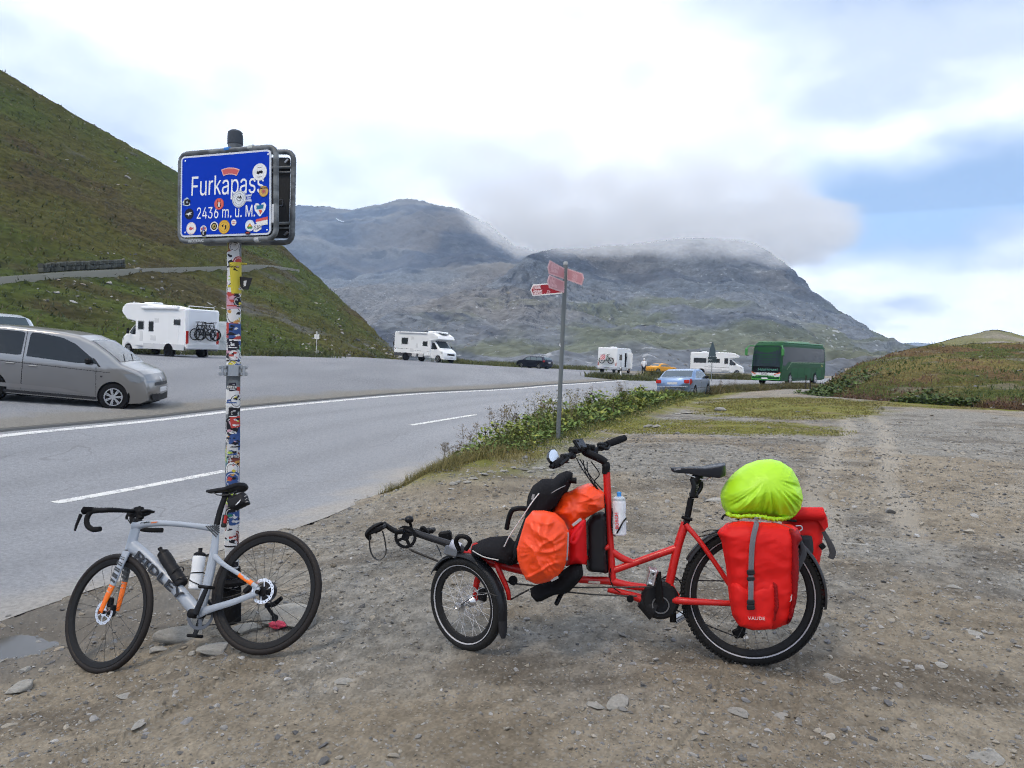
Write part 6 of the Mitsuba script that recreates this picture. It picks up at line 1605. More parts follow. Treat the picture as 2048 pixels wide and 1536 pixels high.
# saloon on the road
car('car', 'light blue saloon car driving away along the road', 'car', put_at(1372, 794, 38.5, -1.3, -.4, rad(63)),
    [(-2.37, .62), (-2.36, .85), (-2.28, 1.02), (-1.75, 1.06), (-1.62, 1.08), (-1.0, 1.36), (-.55, 1.44), (.2, 1.45), (.55, 1.40), (1.25, 1.02), (1.9, .90), (2.25, .74), (2.36, .5)], [(-2.37, .38), (-2.0, .22), (2.0, .2), (2.36, .32)], 1.81, .95, (.23, .33, .50), (-1.37, 1.38), .315,
    [[(-1.25, 1.0), (-.22, .98), (-.22, 1.35), (-.62, 1.36), (-1.0, 1.22)], [(-.14, .98), (1.0, .96), (.55, 1.26), (.25, 1.35), (-.14, 1.36)]], (.58, 1.25, .08), (-1.62, -.98, .10), tumble=.30, rtop=.10, plan=.20, taper=.10,
    tail=[(-2.36, .72), (-2.28, .68), (-1.98, .80), (-2.04, .98), (-2.30, .98)], mirror=(.75, 1.0), plate_r=.78, lines=[[(-2.2, .50), (2.1, .46), (2.1, .48), (-2.2, .52)], [(-.19, .35), (-.175, .35), (-.175, 1.0), (-.19, 1.0)]], handles=[(-.35, .88), (-1.25, .90)], glass=(.05, .075, .095))
bl_t = [k for k in labels if k.startswith('car')][-1]
SM_ = put_at(1372, 794, 38.5, -1.3, -.4, rad(63))
for s in (-1, 1):
    part(bl_t, 'tail_light', box((.04, .26, .17), SM_ @ at(-2.30, s * .70, .86), .03), 'gloss', (.45, .02, .015))
part(bl_t, 'bumper_trim', box((.05, 1.5, .03), SM_ @ at(-2.36, 0, .60), .01), 'satin', (.5, .5, .52))
# dark estate car
EM = put_at(1079, 737.5, 92, -1.5, .9, rad(141))
et, eb = car('car', 'dark blue estate car parked at the far edge of the lot', 'car', EM,
    [(-2.28, .60), (-2.27, .95), (-2.12, 1.12), (-1.85, 1.40), (-1.6, 1.47), (.2, 1.46), (.55, 1.40), (1.2, 1.03), (1.85, .92), (2.18, .75), (2.28, .5)], [(-2.28, .35), (-1.9, .22), (1.9, .2), (2.28, .3)], 1.8, .95, (.012, .016, .035), (-1.32, 1.32), .315,
    [[(-1.85, 1.02), (-.95, 1.0), (-.95, 1.36), (-1.65, 1.38)], [(-.88, 1.0), (-.05, .98), (-.05, 1.36), (-.88, 1.37)], [(.02, .98), (.98, .96), (.52, 1.27), (.25, 1.35), (.02, 1.36)]], (.58, 1.18, .08), (-2.12, -1.86, .12), tumble=.28, tail=[(-2.27, .80), (-1.98, .84), (-2.02, 1.0), (-2.25, 1.02)], mirror=(.72, 1.0), plate_r=.78, glass=(.10, .14, .16))
part(et, 'roof_rail', cat(*[tube([(EM @ np.r_[x, s * .56, z, 1])[:3] for x, z in ((-1.6, 1.49), (-1.4, 1.54), (.0, 1.53), (.2, 1.47))], .018, 6) for s in (-1, 1)]), 'metal', (.6, .6, .6))
# orange car
OM = put_at(1320, 748, 93, -.6, -.5, rad(28))
car('car', 'yellow-orange low sports car behind the grass by the white camper', 'car', OM,
    [(-2.0, .55), (-1.95, .82), (-1.5, .86), (-1.1, .90), (-.8, 1.16), (-.3, 1.22), (.1, 1.20), (.75, .84), (1.6, .74), (1.95, .55), (2.0, .4)], [(-2.0, .3), (2.0, .25)], 1.75, .8, (.72, .33, .02), (-1.2, 1.25), .30,
    [[(-.85, .86), (.6, .84), (.1, 1.12), (-.6, 1.12)]], (.14, .72, .08), (-1.08, -.82, .10), tumble=.35, mat='paint', glass=(.12, .14, .15))
part([k for k in labels if k.startswith('car')][-1], 'roof', box((.7, 1.0, .03), OM @ at(-.35, 0, 1.245), .012), 'satin', (.6, .62, .62))


# motorhomes: a coachbuilt box on a cab
def chamfer_extrude(prof, W, c):
    """Side profile (x, z), extruded across W with chamfered long edges."""
    P_ = Polygon(prof)
    if not P_.exterior.is_ccw:
        prof = prof[::-1]
    p = np.array(prof, float); e1 = p - np.roll(p, 1, 0); e2 = np.roll(p, -1, 0) - p
    n1 = np.c_[e1[:, 1], -e1[:, 0]] / np.linalg.norm(e1, axis=1, keepdims=True); n2 = np.c_[e2[:, 1], -e2[:, 0]] / np.linalg.norm(e2, axis=1, keepdims=True)
    b = n1 + n2; b /= (b * n1).sum(1, keepdims=True) + 1e-9
    q = p - b * c
    ring_ = lambda pp, y: np.c_[pp[:, 0], np.full(len(pp), y), pp[:, 1]]
    secs = [ring_(q, -W / 2), ring_(p, -W / 2 + c), ring_(p, W / 2 - c), ring_(q, W / 2)]
    m = loft(secs, caps=False)
    tri = trimesh.creation.triangulate_polygon(Polygon(q), engine='earcut')
    for y, flip in ((-W / 2, False), (W / 2, True)):
        v, f = tri
        cap = trimesh.Trimesh(np.c_[v[:, 0], np.full(len(v), y), v[:, 1]], f[:, ::-1] if flip else f, process=False)
        m = trimesh.util.concatenate([m, cap])
    m.fix_normals()
    return m


MW = (.76, .77, .77)


def motorhome(label, M, prof, W, windows, L_rear, cab_x, alcove=False, skirts=(.55, .56, .57), hatches=(), rear_win=False, door=None, dark_skirt=False, group='motorhomes parked at the pass', stripes=()):
    t = thing('motorhome', label, 'motorhome', group)
    part(t, 'living_box', chamfer_extrude(prof, W, .05), 'paint', MW, 30, xf=M)
    # cab
    cb = Body([(cab_x - 1.4, 2.0), (cab_x - .3, 2.15), (cab_x, 2.08), (cab_x + .75, 1.38), (cab_x + 1.30, 1.12), (cab_x + 1.50, .95), (cab_x + 1.58, .6), (cab_x + 1.58, .45)], [(cab_x - 1.4, .42), (cab_x + 1.58, .32)], 2.0, 1.15, .14, .16, .22, M, .06)
    part(t, 'cab', cb.shell(wells([cab_x + .72], .34, 2.0)), 'paint', MW, 32)
    part(t, 'windscreen', cb.topp(cab_x + .06, cab_x + .74, .12), 'glass', (.03, .045, .06), True)
    part(t, 'grille', cb.front(Polygon([(-.5, .70), (.5, .70), (.55, .88), (-.55, .88)]), 1, .012), 'satin', (.02, .02, .022), True)
    part(t, 'number_plate', cb.front(Polygon([(-.26, .46), (.26, .46), (.26, .57), (-.26, .57)]), 1, .02), 'satin', (.6, .6, .6), True)
    for s in (-1, 1):
        part(t, 'cab_window', cb.side([(cab_x - .45, 1.25), (cab_x + .30, 1.22), (cab_x + .62, 1.30), (cab_x + .10, 1.86), (cab_x - .40, 1.88)], s), 'glass', GL, True)
        part(t, 'headlight', cb.side([(cab_x + 1.15, .90), (cab_x + 1.48, .84), (cab_x + 1.42, 1.02), (cab_x + 1.18, 1.06)], s, .014, .06), 'glass', (.35, .37, .38), True)
        part(t, 'mirror', box((.14, .14, .34), M @ at(cab_x + .45, s * 1.18, 1.42), .04), 'satin', BLACK)
        part(t, 'cab_door_handle', box((.10, .02, .12), M @ at(cab_x - .38, s * 1.0, 1.12), .005), 'satin', BLACK)
        road_wheel(t, M, cab_x + .72, s * .985, .335, .2, s, spokes=6, rim_col=(.6, .6, .62))
        road_wheel(t, M, L_rear, s * (W / 2 - .04), .335, .2, s, spokes=6, rim_col=(.6, .6, .62))
        xa = np.array(prof)[:, 0].min(); y = s * (W / 2 + .004)
        def slab(x0, x1, z0, z1, th, name, mat, col, holder=t, r=.04):
            pl = shapely.box(x0, z0, x1, z1).buffer(-r).buffer(r, quad_segs=3)
            m = extrude(pl, th); m.apply_transform(np.array([[1, 0, 0, 0], [0, 0, -1, 0], [0, 1, 0, 0], [0, 0, 0, 1.0]]))
            m.vertices[:, 1] = m.vertices[:, 1] + (W / 2 + th if s > 0 else -W / 2)
            return part(holder, name, m, mat, col, False, xf=M)
        for x0, x1, z0, z1 in windows:
            f_ = slab(x0 - .05, x1 + .05, z0 - .05, z1 + .05, .012, 'window_frame', 'satin', (.45, .46, .47))
            slab(x0, x1, z0, z1, .022, 'pane', 'glass', (.025, .03, .034), f_)
        for x0, x1, z0, z1 in hatches:
            slab(x0, x1, z0, z1, .010, 'hatch', 'satin', (.62, .63, .63), r=.02)
        slab(xa + .1, cab_x - 1.0, .42, .74, .02, 'skirt', 'satin', (.06, .062, .068) if dark_skirt else skirts, r=.03)
        m = lathe([(0, 0), (.42, 0), (.42, -.03), (0, -.03)], axis_frame((M @ np.r_[L_rear, s * (W / 2 + .023), .36, 1])[:3], M[:3, :3] @ np.array([0, s, 0.0])), 30)
        part(t, 'wheel_arch', m, 'matte', BLACK)
        if door:
            slab(door[0], door[1], .55, 2.35, .012, 'entrance_door', 'paint', (.74, .75, .75), r=.05)
        for x0, x1, z0, z1, cc in stripes:
            slab(x0, x1, z0, z1, .008, 'stripe', 'satin', cc, r=.004)
    return t, cb


# 1: alcove motorhome seen from behind and to the left
M1 = put_at(365, 717, 43.5, -3.0, 1.15, rad(150))
t1, _ = motorhome('white alcove motorhome with bicycles on its back, below the footpath', M1,
    [(-3.2, .62), (-3.2, 2.72), (-3.1, 2.80), (-1.0, 2.86), (.3, 3.06), (1.6, 3.10), (2.3, 3.06), (2.62, 2.86), (2.70, 2.55), (2.2, 2.12), (1.9, 2.08), (1.35, 2.0), (1.35, .55), (-2.3, .50)], 2.3, [(.55, 1.05, 1.55, 2.0), (-.35, .05, 1.45, 2.0), (-2.75, -2.2, 1.85, 2.15)], -1.75, 1.55, hatches=[(-.85, -.45, 1.95, 2.2), (-.6, -.1, .9, 1.2), (.6, .9, .85, 1.4)], door=(-2.6, -1.7))
for s in (-1, 1):
    part(t1, 'tail_light', box((.06, .16, .75), M1 @ at(-3.21, s * 1.03, 1.15), .02), 'gloss', (.40, .02, .015))
part(t1, 'bumper', box((.22, 2.2, .32), M1 @ at(-3.2, 0, .66), .05), 'satin', (.60, .61, .62))
part(t1, 'rear_panel', box((.02, 1.9, 1.6), M1 @ at(-3.205, 0, 1.95), .008), 'paint', (.70, .715, .74))
part(t1, 'awning', tube([(M1 @ np.r_[x, 1.20, 2.78, 1])[:3] for x in (-2.6, .6)], .09, 10), 'satin', (.66, .67, .68))
part(t1, 'roof_rail', tube([(M1 @ np.r_[x, y, z, 1])[:3] for x, y, z in ((-3.0, -.9, 2.8), (-3.0, -.9, 2.95), (-3.0, .8, 2.95), (-3.0, .8, 2.8))], .025, 6), 'satin', (.7, .7, .7))
part(t1, 'roof_vent', box((.9, .7, .12), M1 @ at(1.3, 0, 3.13), .05), 'satin', (.7, .71, .72))
part(t1, 'roof_vent', box((.6, .6, .12), M1 @ at(-.8, .2, 2.92), .05), 'satin', (.66, .67, .68))
part(t1, 'bicycle_rack', cat(*[tube([(M1 @ np.r_[x, y, z, 1])[:3] for x, z in ((-3.2, 1.0), (-3.75, .98), (-3.75, 1.1))], .02, 6) for y in (-.5, .5)]), 'metal', (.5, .5, .5))


def rack_bike(M, label, group, col, n=0, s=1.0):
    """A bicycle carried across the back of a camper: along local y."""
    t = thing('rack_bicycle', label, 'bicycle', group)
    r = .33 * s
    q = lambda y, z: (M @ np.r_[0, y * s, z * s, 1])[:3]
    ax = M[:3, :3] @ np.array([1.0, 0, 0])
    for y in (-.52, .52):
        part(t, 'wheel', cat(ring(r - .02, .03, axis_frame(q(y, .34), ax), 36, 8), lathe([(0, -.03), (.04, -.03), (.04, .03), (0, .03)], axis_frame(q(y, .34), ax), 10), *[cyl(q(y, .34), q(y, .34) + (M[:3, :3] @ np.array([0, math.cos(a), math.sin(a)])) * (r - .04), .005, 4) for a in np.arange(8) / 8 * 6.283]), 'matte', BLACK)
    part(t, 'frame', cat(*[tube([q(*a), q(*b)], .026, 8) for a, b in (((-.15, .85), (.36, .86)), ((.36, .82), (0, .30)), ((-.15, .9), (0, .30)), ((0, .30), (-.52, .34)), ((-.16, .80), (-.52, .34)), ((.34, .95), (.52, .34)))]), 'gloss', col)
    part(t, 'handlebar', cat(tube([q(.34, .95), q(.32, 1.04)], .02, 8), tube([q(.32, 1.04) - ax * .28, q(.36, 1.05), q(.32, 1.04) + ax * .28], .02, 8)), 'satin', BLACK)
    part(t, 'saddle', cat(tube([q(-.15, .85), q(-.19, .97)], .018, 8), box((.14, .27, .06), M @ at(0, -.20 * s, 1.0 * s), .02)), 'satin', BLACK)
    return t
for i, (dx, dy, fl_) in enumerate(((-3.42, .18, 1), (-3.58, -.10, -1), (-3.74, .12, 1))):
    Mb = M1 @ at(dx, dy, 1.02) @ np.diag([1, fl_, 1, 1.0])
    rack_bike(Mb, ('innermost', 'middle', 'outermost')[i] + ' dark bicycle on the back of the white alcove motorhome', 'bicycles on the alcove motorhome', [(.02, .02, .022), (.03, .03, .035), (.015, .016, .02)][i])

# 2: semi-integrated motorhome, front right
M2 = put_at(872, 727.5, 74, 2.1, -1.0, rad(-38))
t2, c2b = motorhome('white motorhome with a dark skirt turned towards the camera, below the end of the slope', M2,
    [(-3.7, .62), (-3.7, 2.72), (-3.6, 2.82), (.8, 2.84), (1.7, 2.80), (2.25, 2.55), (2.45, 2.25), (1.9, 2.1), (1.35, 2.0), (1.35, .55), (-2.6, .50)], 2.3, [(-2.6, -1.75, 1.6, 2.2), (.35, .95, 1.5, 1.95)], -1.95, 1.55, hatches=[(-1.3, -.9, 2.05, 2.35), (-1.4, -.9, .85, 1.2), (-.6, -.35, 1.3, 1.7)], door=(.15, .95), dark_skirt=True, stripes=[(-3.6, -1.6, 1.14, 1.17, (.08, .08, .09)), (-1.3, 1.3, .98, 1.01, (.2, .2, .21))])
part(t2, 'roof_window', box((.9, 1.0, .08), M2 @ at(1.75, 0, 2.82, 0, .22), .03), 'glass', (.03, .035, .04))
part(t2, 'roof_dome', box((1.1, 1.9, .22), M2 @ at(1.2, 0, 2.88), .09), 'paint', MW)
part(t2, 'awning', tube([(M2 @ np.r_[x, -1.20, 2.74, 1])[:3] for x in (-3.0, .9)], .09, 10), 'satin', (.66, .67, .68))
part(t2, 'spare_wheel', lathe([(0, -.12), (.3, -.12), (.33, -.06), (.33, .06), (.3, .12), (0, .12)], axis_frame((M2 @ np.r_[-3.9, -.7, 1.6, 1])[:3], M2[:3, :3] @ np.array([0, 1.0, 0])), 24), 'matte', BLACK)
part(t2, 'step_frame', cat(*[box((.62, .04, .32), M2 @ at(x, -1.19, .58), .01) for x in (-.75, .15)]), 'satin', (.5, .5, .5))

# 3: motorhome with its back to the camera and the door open
M3 = put_at(1197, 741, 86, -2.9, 1.0, rad(64))
t3, _ = motorhome('white motorhome seen from behind with a striped warning board and open door', M3,
    [(-3.0, .55), (-3.0, 2.75), (-2.9, 2.85), (1.8, 2.85), (2.3, 2.5), (2.4, 2.2), (1.35, 2.0), (1.35, .55)], 2.25, [(-2.2, -1.3, 1.5, 2.1), (.3, .8, 1.45, 2.0)], -1.6, 1.4, hatches=[(-1.9, -1.2, .7, 1.25)], door=(-.3, .35))
for s in (-1, 1):
    part(t3, 'tail_light', box((.05, .10, .4), M3 @ at(-3.01, s * 1.03, 1.0), .02), 'gloss', (.40, .02, .015))
part(t3, 'bumper', box((.2, 2.2, .3), M3 @ at(-3.0, 0, .6), .05), 'satin', (.58, .59, .60))
part(t3, 'number_plate', box((.02, .5, .12), M3 @ at(-3.11, 0, .62), .003), 'satin', (.30, .30, .31))
part(t3, 'open_door', box((.66, .05, 1.75), M3 @ at(.55, -1.45, 1.45, -1.2), .02), 'paint', (.74, .75, .75), label='entrance door standing open')
part(t3, 'doorway', box((.6, .02, 1.75), M3 @ at(.03, -1.13, 1.45)), 'matte', (.015, .015, .016))
part(t3, 'roof_vent', box((.6, .6, .12), M3 @ at(-1.0, 0, 2.92), .04), 'satin', (.66, .67, .68))
for i, (dx, dy, c_, lb) in enumerate(((-3.35, .05, (.05, .20, .16), 'green bicycle on the back of the motorhome with the warning board'), (-3.55, -.1, (.05, .05, .05), 'dark bicycle on the back of the motorhome, behind the striped board'))):
    rack_bike(M3 @ at(dx, dy, 1.05), lb, None, c_)
wb_ = thing('warning_board', 'red and white striped warning board on the motorhome bicycle rack', 'sign')
WMat = M3 @ at(-3.72, .30, 1.75)
part(wb_, 'panel', box((.02, .60, .60), WMat, .004), 'satin', (.70, .68, .68))
sq = shapely.box(-.28, -.28, .28, .28)
for k in (-2, -1, 0, 1, 2):
    st_ = LineString([(-.8, -.8 + k * .26), (.8, .8 + k * .26)]).buffer(.045, cap_style='flat').intersection(sq)
    if st_.area > .001:
        m = extrude(st_, .003); m.apply_transform(np.array([[0, 0, -1, -.011], [-1, 0, 0, 0], [0, 1, 0, 0], [0, 0, 0, 1.0]]))
        part(wb_, 'stripe', m, 'satin', (.60, .03, .05), False, xf=WMat)

# 4: motorhome behind the bus
M4 = put_at(1440, 751, 92, .3, -1.1, rad(-14))
t4, _ = motorhome('white motorhome standing behind the triangular road sign, left of the green bus', M4,
    [(-3.2, .62), (-3.2, 2.62), (-3.1, 2.70), (.9, 2.74), (1.9, 2.68), (2.5, 2.35), (2.4, 2.15), (1.35, 2.0), (1.35, .55)], 2.25, [(-2.8, -1.35, 1.45, 2.0), (-.7, .2, 1.5, 1.95), (.75, 1.15, 1.4, 2.05)], -1.9, 1.5, hatches=[(-1.1, -.8, .8, 1.2)], stripes=[(-1.6, 1.3, .95, .99, (.18, .18, .19))])
part(t4, 'roof_vent', box((.6, .6, .12), M4 @ at(-1.6, 0, 2.78), .04), 'satin', (.66, .67, .68))

# the green coach
BM = put_at(1536, 763.5, 64, 5.2, 0, rad(-129))
bus = thing('coach', 'green coach driving towards the camera along the road', 'bus')
bb_ = Body([(-6.0, .9), (-5.98, 2.9), (-5.8, 3.42), (-5.4, 3.52), (-1.0, 3.54), (4.6, 3.54), (5.3, 3.48), (5.62, 3.30), (5.80, 2.6), (5.95, 1.5), (6.0, 1.0), (6.0, .5)], [(-6.0, .55), (-5.0, .36), (5.2, .34), (6.0, .38)], 2.55, 1.5, .05, .22, .30, BM, .02)
GRN, DGRN = (.035, .13, .042), (.006, .062, .015)
wxb = (-2.9, 3.55)
part(bus, 'body', bb_.shell(wells(wxb, .50, 2.55, .3), 130), 'satin', DGRN, 32)
part(bus, 'roof', box((10.4, 2.2, .10), BM @ at(-.3, 0, 3.56), .04), 'paint', (.10, .25, .12))
part(bus, 'air_conditioner', box((2.2, 1.7, .18), BM @ at(-1.2, 0, 3.66), .07), 'satin', (.16, .28, .18))
part(bus, 'roof_hatch', box((.8, .8, .10), BM @ at(2.6, 0, 3.65), .04), 'satin', (.05, .06, .05))
part(bus, 'windscreen', bb_.front(Polygon([(-1.16, 1.55), (1.16, 1.55), (1.14, 2.6), (1.05, 3.22), (-1.05, 3.22), (-1.14, 2.6)]), 1, .02), 'tinted', (.02, .03, .04), True)
part(bus, 'lower_screen', bb_.front(Polygon([(-1.16, 1.02), (1.16, 1.02), (1.17, 1.54), (-1.17, 1.54)]), 1, .022), 'tinted', (.006, .007, .008), True)
part(bus, 'front_band', bb_.front(Polygon([(-1.2, .86), (-.7, .80), (.7, .80), (1.2, .86), (1.22, 1.0), (.9, 1.02), (-.9, 1.02), (-1.22, 1.0)]), 1, .03), 'paint', (.66, .68, .66), True)
part(bus, 'front_panel', bb_.front(Polygon([(-1.2, .44), (1.2, .44), (1.2, .79), (-1.2, .79)]), 1, .018), 'paint', (.07, .33, .05), True)
part(bus, 'lettering', text('SETRA', .10, .01, BM @ frame((6.04, -.28, .87), (0, 1, 0), (0, 0, 1)), 1.2, bold=True), 'satin', (.1, .1, .1), smooth=False)
part(bus, 'lettering', text('Hammerl', .22, .01, BM @ frame((5.99, -.62, 1.18), (0, 1, 0), (.0, 0, 1)), 1.3, .2), 'satin', (.10, .30, .22), smooth=False)
part(bus, 'number_plate', bb_.front(Polygon([(-.27, .50), (.27, .50), (.27, .62), (-.27, .62)]), 1, .035), 'satin', (.6, .6, .6), True)
for s in (-1, 1):
    part(bus, 'headlight', bb_.front(Polygon([(s * .72, .70), (s * 1.16, .72), (s * 1.20, .86), (s * .80, .80)]).buffer(0), 1, .045, .05), 'glass', (.6, .62, .62), True)
    part(bus, 'trim', bb_.front(Polygon([(s * .8, .86), (s * 1.22, 1.02), (s * 1.22, 1.10), (s * .74, .92)]).buffer(0), 1, .05, .05), 'satin', (.55, .10, .05), True)
    wl_ = part(bus, 'side_windows', bb_.side([(-5.7, 2.05), (-5.5, 1.95), (4.2, 1.95), (5.0, 1.60), (5.62, 1.60), (5.50, 3.1), (5.2, 3.18), (-5.75, 3.18)], s, .012, .25), 'tinted', (.006, .007, .008), True, label='dark band of side windows')
    for x in (-4.2, -2.7, -1.2, .3, 1.8, 3.3):
        part(wl_, 'window_post', bb_.side([(x, 1.98), (x + .05, 1.98), (x + .05, 3.15), (x, 3.15)], s, .016, .3), 'satin', (.02, .02, .022), True)
    part(bus, 'side_stripe', bb_.side([(-5.6, 1.86), (3.4, 1.86), (4.6, 1.25), (4.68, 1.30), (3.45, 1.93), (-5.6, 1.93)], s, .014, .2), 'satin', (.16, .24, .14), True)
    part(bus, 'sill', bb_.side([(-5.9, .42), (5.4, .42), (5.4, .60), (-5.9, .60)], s, .012, .3), 'satin', (.006, .045, .014), True)
    for x in (-4.6, -1.5, .2, 1.9):
        part(bus, 'luggage_door', bb_.side([(x, .64), (x + 1.55, .64), (x + 1.55, 1.45), (x, 1.45)], s, .012, .3), 'satin', (.008, .085, .022), True)
    part(bus, 'warning_label', bb_.side([(-4.9, 1.55), (-4.6, 1.55), (-4.75, 1.82)], s, .016, .1), 'satin', (.5, .45, .05), True)
    m_a = tube(smooth_path([(BM @ np.r_[q, 1])[:3] for q in ((5.4, s * 1.05, 3.2), (5.95, s * 1.35, 3.22), (6.25, s * 1.5, 3.0))], 5), .05, 8)
    mk_ = part(bus, 'mirror_arm', m_a, 'paint', (.05, .20, .06))
    part(mk_, 'mirror', box((.16, .24, .62), BM @ at(6.25, s * 1.52, 2.72), .07), 'paint', (.05, .22, .05))
    for x in wxb:
        part(bus, 'wheel_well', lathe([(0, 0), (.54, 0), (.54, -.2), (0, -.2)], axis_frame((BM @ np.r_[x, s * 1.0, .51, 1])[:3], BM[:3, :3] @ np.array([0, -s, 0])), 30), 'matte', BLACK)
        road_wheel(bus, BM, x, s * 1.26, .49, .28, s, (.62, .62, .63), 8)
for y, c_ in ((-.45, (.55, .56, .58)), (.55, (.4, .42, .45))):
    part(bus, 'seat_headrest', box((.1, .35, .35), BM @ at(5.2, y, 2.0), .08), 'matte', c_)

# ------------------------------------------------------------------ person at the far edge
pe = thing('person', 'person in a white shirt, dark trousers and pale cap standing with back turned', 'person')
PM = put_at(1287, 742, 84, 0, 0, rad(75))
def body_mesh(chains, ref=.02, it=12):
    m = m3.Manifold()
    for c in chains:
        m = m + hull_chain(c)
    m = to_tm(m.refine_to_length(ref)); trimesh.smoothing.filter_taubin(m, .5, .53, it); m.apply_transform(PM)
    return m
legs = [[((0, s * .10, .93), .11), ((.02, s * .11, .52), .075), ((-.02, s * .12, .10), .05), ((.10, s * .13, .04), .04)] for s in (-1, 1)]
arms = [[((0, s * .19, 1.42), .06), ((-.03, s * .27, 1.14), .05), ((.10, s * .22, .98), .038), ((.16, s * .19, .98), .03)] for s in (-1, 1)]
skin = part(pe, 'body', body_mesh(legs + arms + [[((0, 0, .95), .13), ((0, 0, 1.2), .14), ((0, 0, 1.42), .12), ((.01, 0, 1.52), .055), ((.02, 0, 1.64), .095), ((.03, 0, 1.70), .09)]] + [[((0, -.15, 1.40), .08), ((0, .15, 1.40), .08)]]), 'matte', (.42, .27, .20), True)
part(pe, 'shirt', body_mesh([[((0, 0, .94), .155), ((0, 0, 1.2), .16), ((0, 0, 1.42), .14)], [((0, -.16, 1.40), .10), ((0, .16, 1.40), .10)]] + [[((0, s * .18, 1.40), .085), ((-.02, s * .25, 1.20), .075)] for s in (-1, 1)]), 'matte', (.70, .71, .73), True)
part(pe, 'trousers', body_mesh([[((0, s * .10, .92), .125), ((.02, s * .11, .52), .09), ((-.02, s * .12, .12), .068)] for s in (-1, 1)]), 'matte', (.02, .02, .025), True)
part(pe, 'cap', body_mesh([[((.02, 0, 1.72), .108), ((.02, 0, 1.75), .10)], [((.05, 0, 1.72), .09), ((.17, 0, 1.70), .05)]]), 'matte', (.62, .63, .64), True)
part(pe, 'shoes', body_mesh([[((-.02, s * .12, .045), .052), ((.11, s * .13, .038), .046)] for s in (-1, 1)]), 'matte', (.03, .03, .03), True)

# ------------------------------------------------------------------ posts, boards and signs along the road
def ground_at(px, py, d):
    w = P(px, py, d); return np.array([w[0], w[1], zg(w[0], w[1])])
g = ground_at(1241, 753, 62)
dl = thing('marker_post', 'white roadside marker post with a black band in the grass tuft', 'post')
part(dl, 'post', chamfer_extrude([(-.06, 0), (.06, 0), (.06, .95), (-.04, 1.02), (-.06, 1.0)], .10, .015), 'satin', (.72, .72, .70), 30, xf=at(*g, 1.3))
part(dl, 'black_band', box((.135, .115, .22), at(g[0], g[1], g[2] + .80, 1.3), .012), 'satin', (.015, .015, .016))
part(dl, 'reflector', box((.02, .05, .14), at(g[0] - .02, g[1] - .068, g[2] + .80, 1.3 + 1.57)), 'gloss', (.55, .55, .53))
g = ground_at(633, 716, 66)
hp = thing('hydrant_post', 'slim white post with a small plate on a concrete foot below the slope', 'post')
part(hp, 'foot', lathe([(0, 0), (.34, 0), (.32, .42), (.28, .46), (0, .46)], at(*g), 20), 'stone', (.34, .33, .30))
part(hp, 'pole', tube([g + [0, 0, .4], g + [0, 0, 2.0]], .035, 8), 'satin', (.55, .55, .55))
part(hp, 'plate', box((.42, .05, .42), at(g[0], g[1], g[2] + 1.72), .01), 'satin', (.68, .68, .66))
part(hp, 'top', lathe([(0, 0), (.06, 0), (.08, .15), (.03, .22), (0, .22)], at(g[0], g[1], g[2] + 1.95), 12), 'satin', (.5, .5, .48))
g = ground_at(1423, 752, 70)
ts = thing('road_sign', 'dark back of a triangular road sign with a plate beneath, in front of the motorhome', 'road sign')
fx = np.array([.95, -.30, 0]); 
part(ts, 'pole', tube([g, g + [0, 0, 3.55]], .04, 10), 'satin', (.20, .22, .23))
tri_ = Polygon([(-.42, 2.35), (.42, 2.35), (0, 3.50)]).buffer(.04).buffer(-.0)
part(ts, 'triangle_plate', extrude(Polygon([(-.30, 2.25), (.30, 2.25), (.22, 2.9), (.0, 3.55), (-.22, 2.9)]).buffer(.03), .03, frame(g + np.array([0, -.06, 0]), fx, np.array([0, 0, 1.0]))), 'satin', (.06, .085, .10), False)
part(ts, 'lower_plate', box((.80, .03, .26), frame(g + np.array([0, -.07, 2.08]), fx, np.array([0, 1.0, 0])), .01), 'satin', (.035, .05, .055))
part(ts, 'lower_plate', box((.80, .03, .22), frame(g + np.array([0, -.07, 1.80]), fx, np.array([0, 1.0, 0])), .01), 'satin', (.035, .05, .055))
g = ground_at(441, 716, 47)
ib = thing('info_board', 'pale information board behind the alcove motorhome', 'board')
part(ib, 'panel', box((1.75, .06, 1.75), at(g[0] - .2, g[1] + .4, g[2] + 1.35, .1), .015), 'satin', (.58, .62, .64))
for dx in (-.8, .8):
    part(ib, 'leg', box((.08, .08, 1.3), at(g[0] - .2 + dx, g[1] + .45, g[2] + .5, .1)), 'satin', (.12, .12, .12))
gi = np.random.default_rng(5)
for k in range(5):
    part(ib, 'map_line', tube(smooth_path([(g[0] - .2 + gi.uniform(-.75, .75), g[1] + .35, g[2] + 1.35 + gi.uniform(-.75, .75)) for _ in range(4)], 5), .012, 5), 'satin', (.42, .48, .50))
for k, (px, py, d) in enumerate(((1665, 760, 42.5), (1672, 757, 42.5), (1640, 774, 42), (1621, 764, 46), (1612, 757, 50), (1711, 746, 43), (1718, 742, 43))):
    w = P(px, py, d); t = thing('fence_stake', 'thin dark wooden stake on the crest of the grassy bank', 'stake', 'stakes along the grassy bank')
    scene[t] = mikit.ply(tube([w + [0, 0, -.7], w + [.02 * (k % 3 - 1), 0, .22]], .035, 6), 'matte', color=np.tile((.035, .03, .026), (14, 1)))
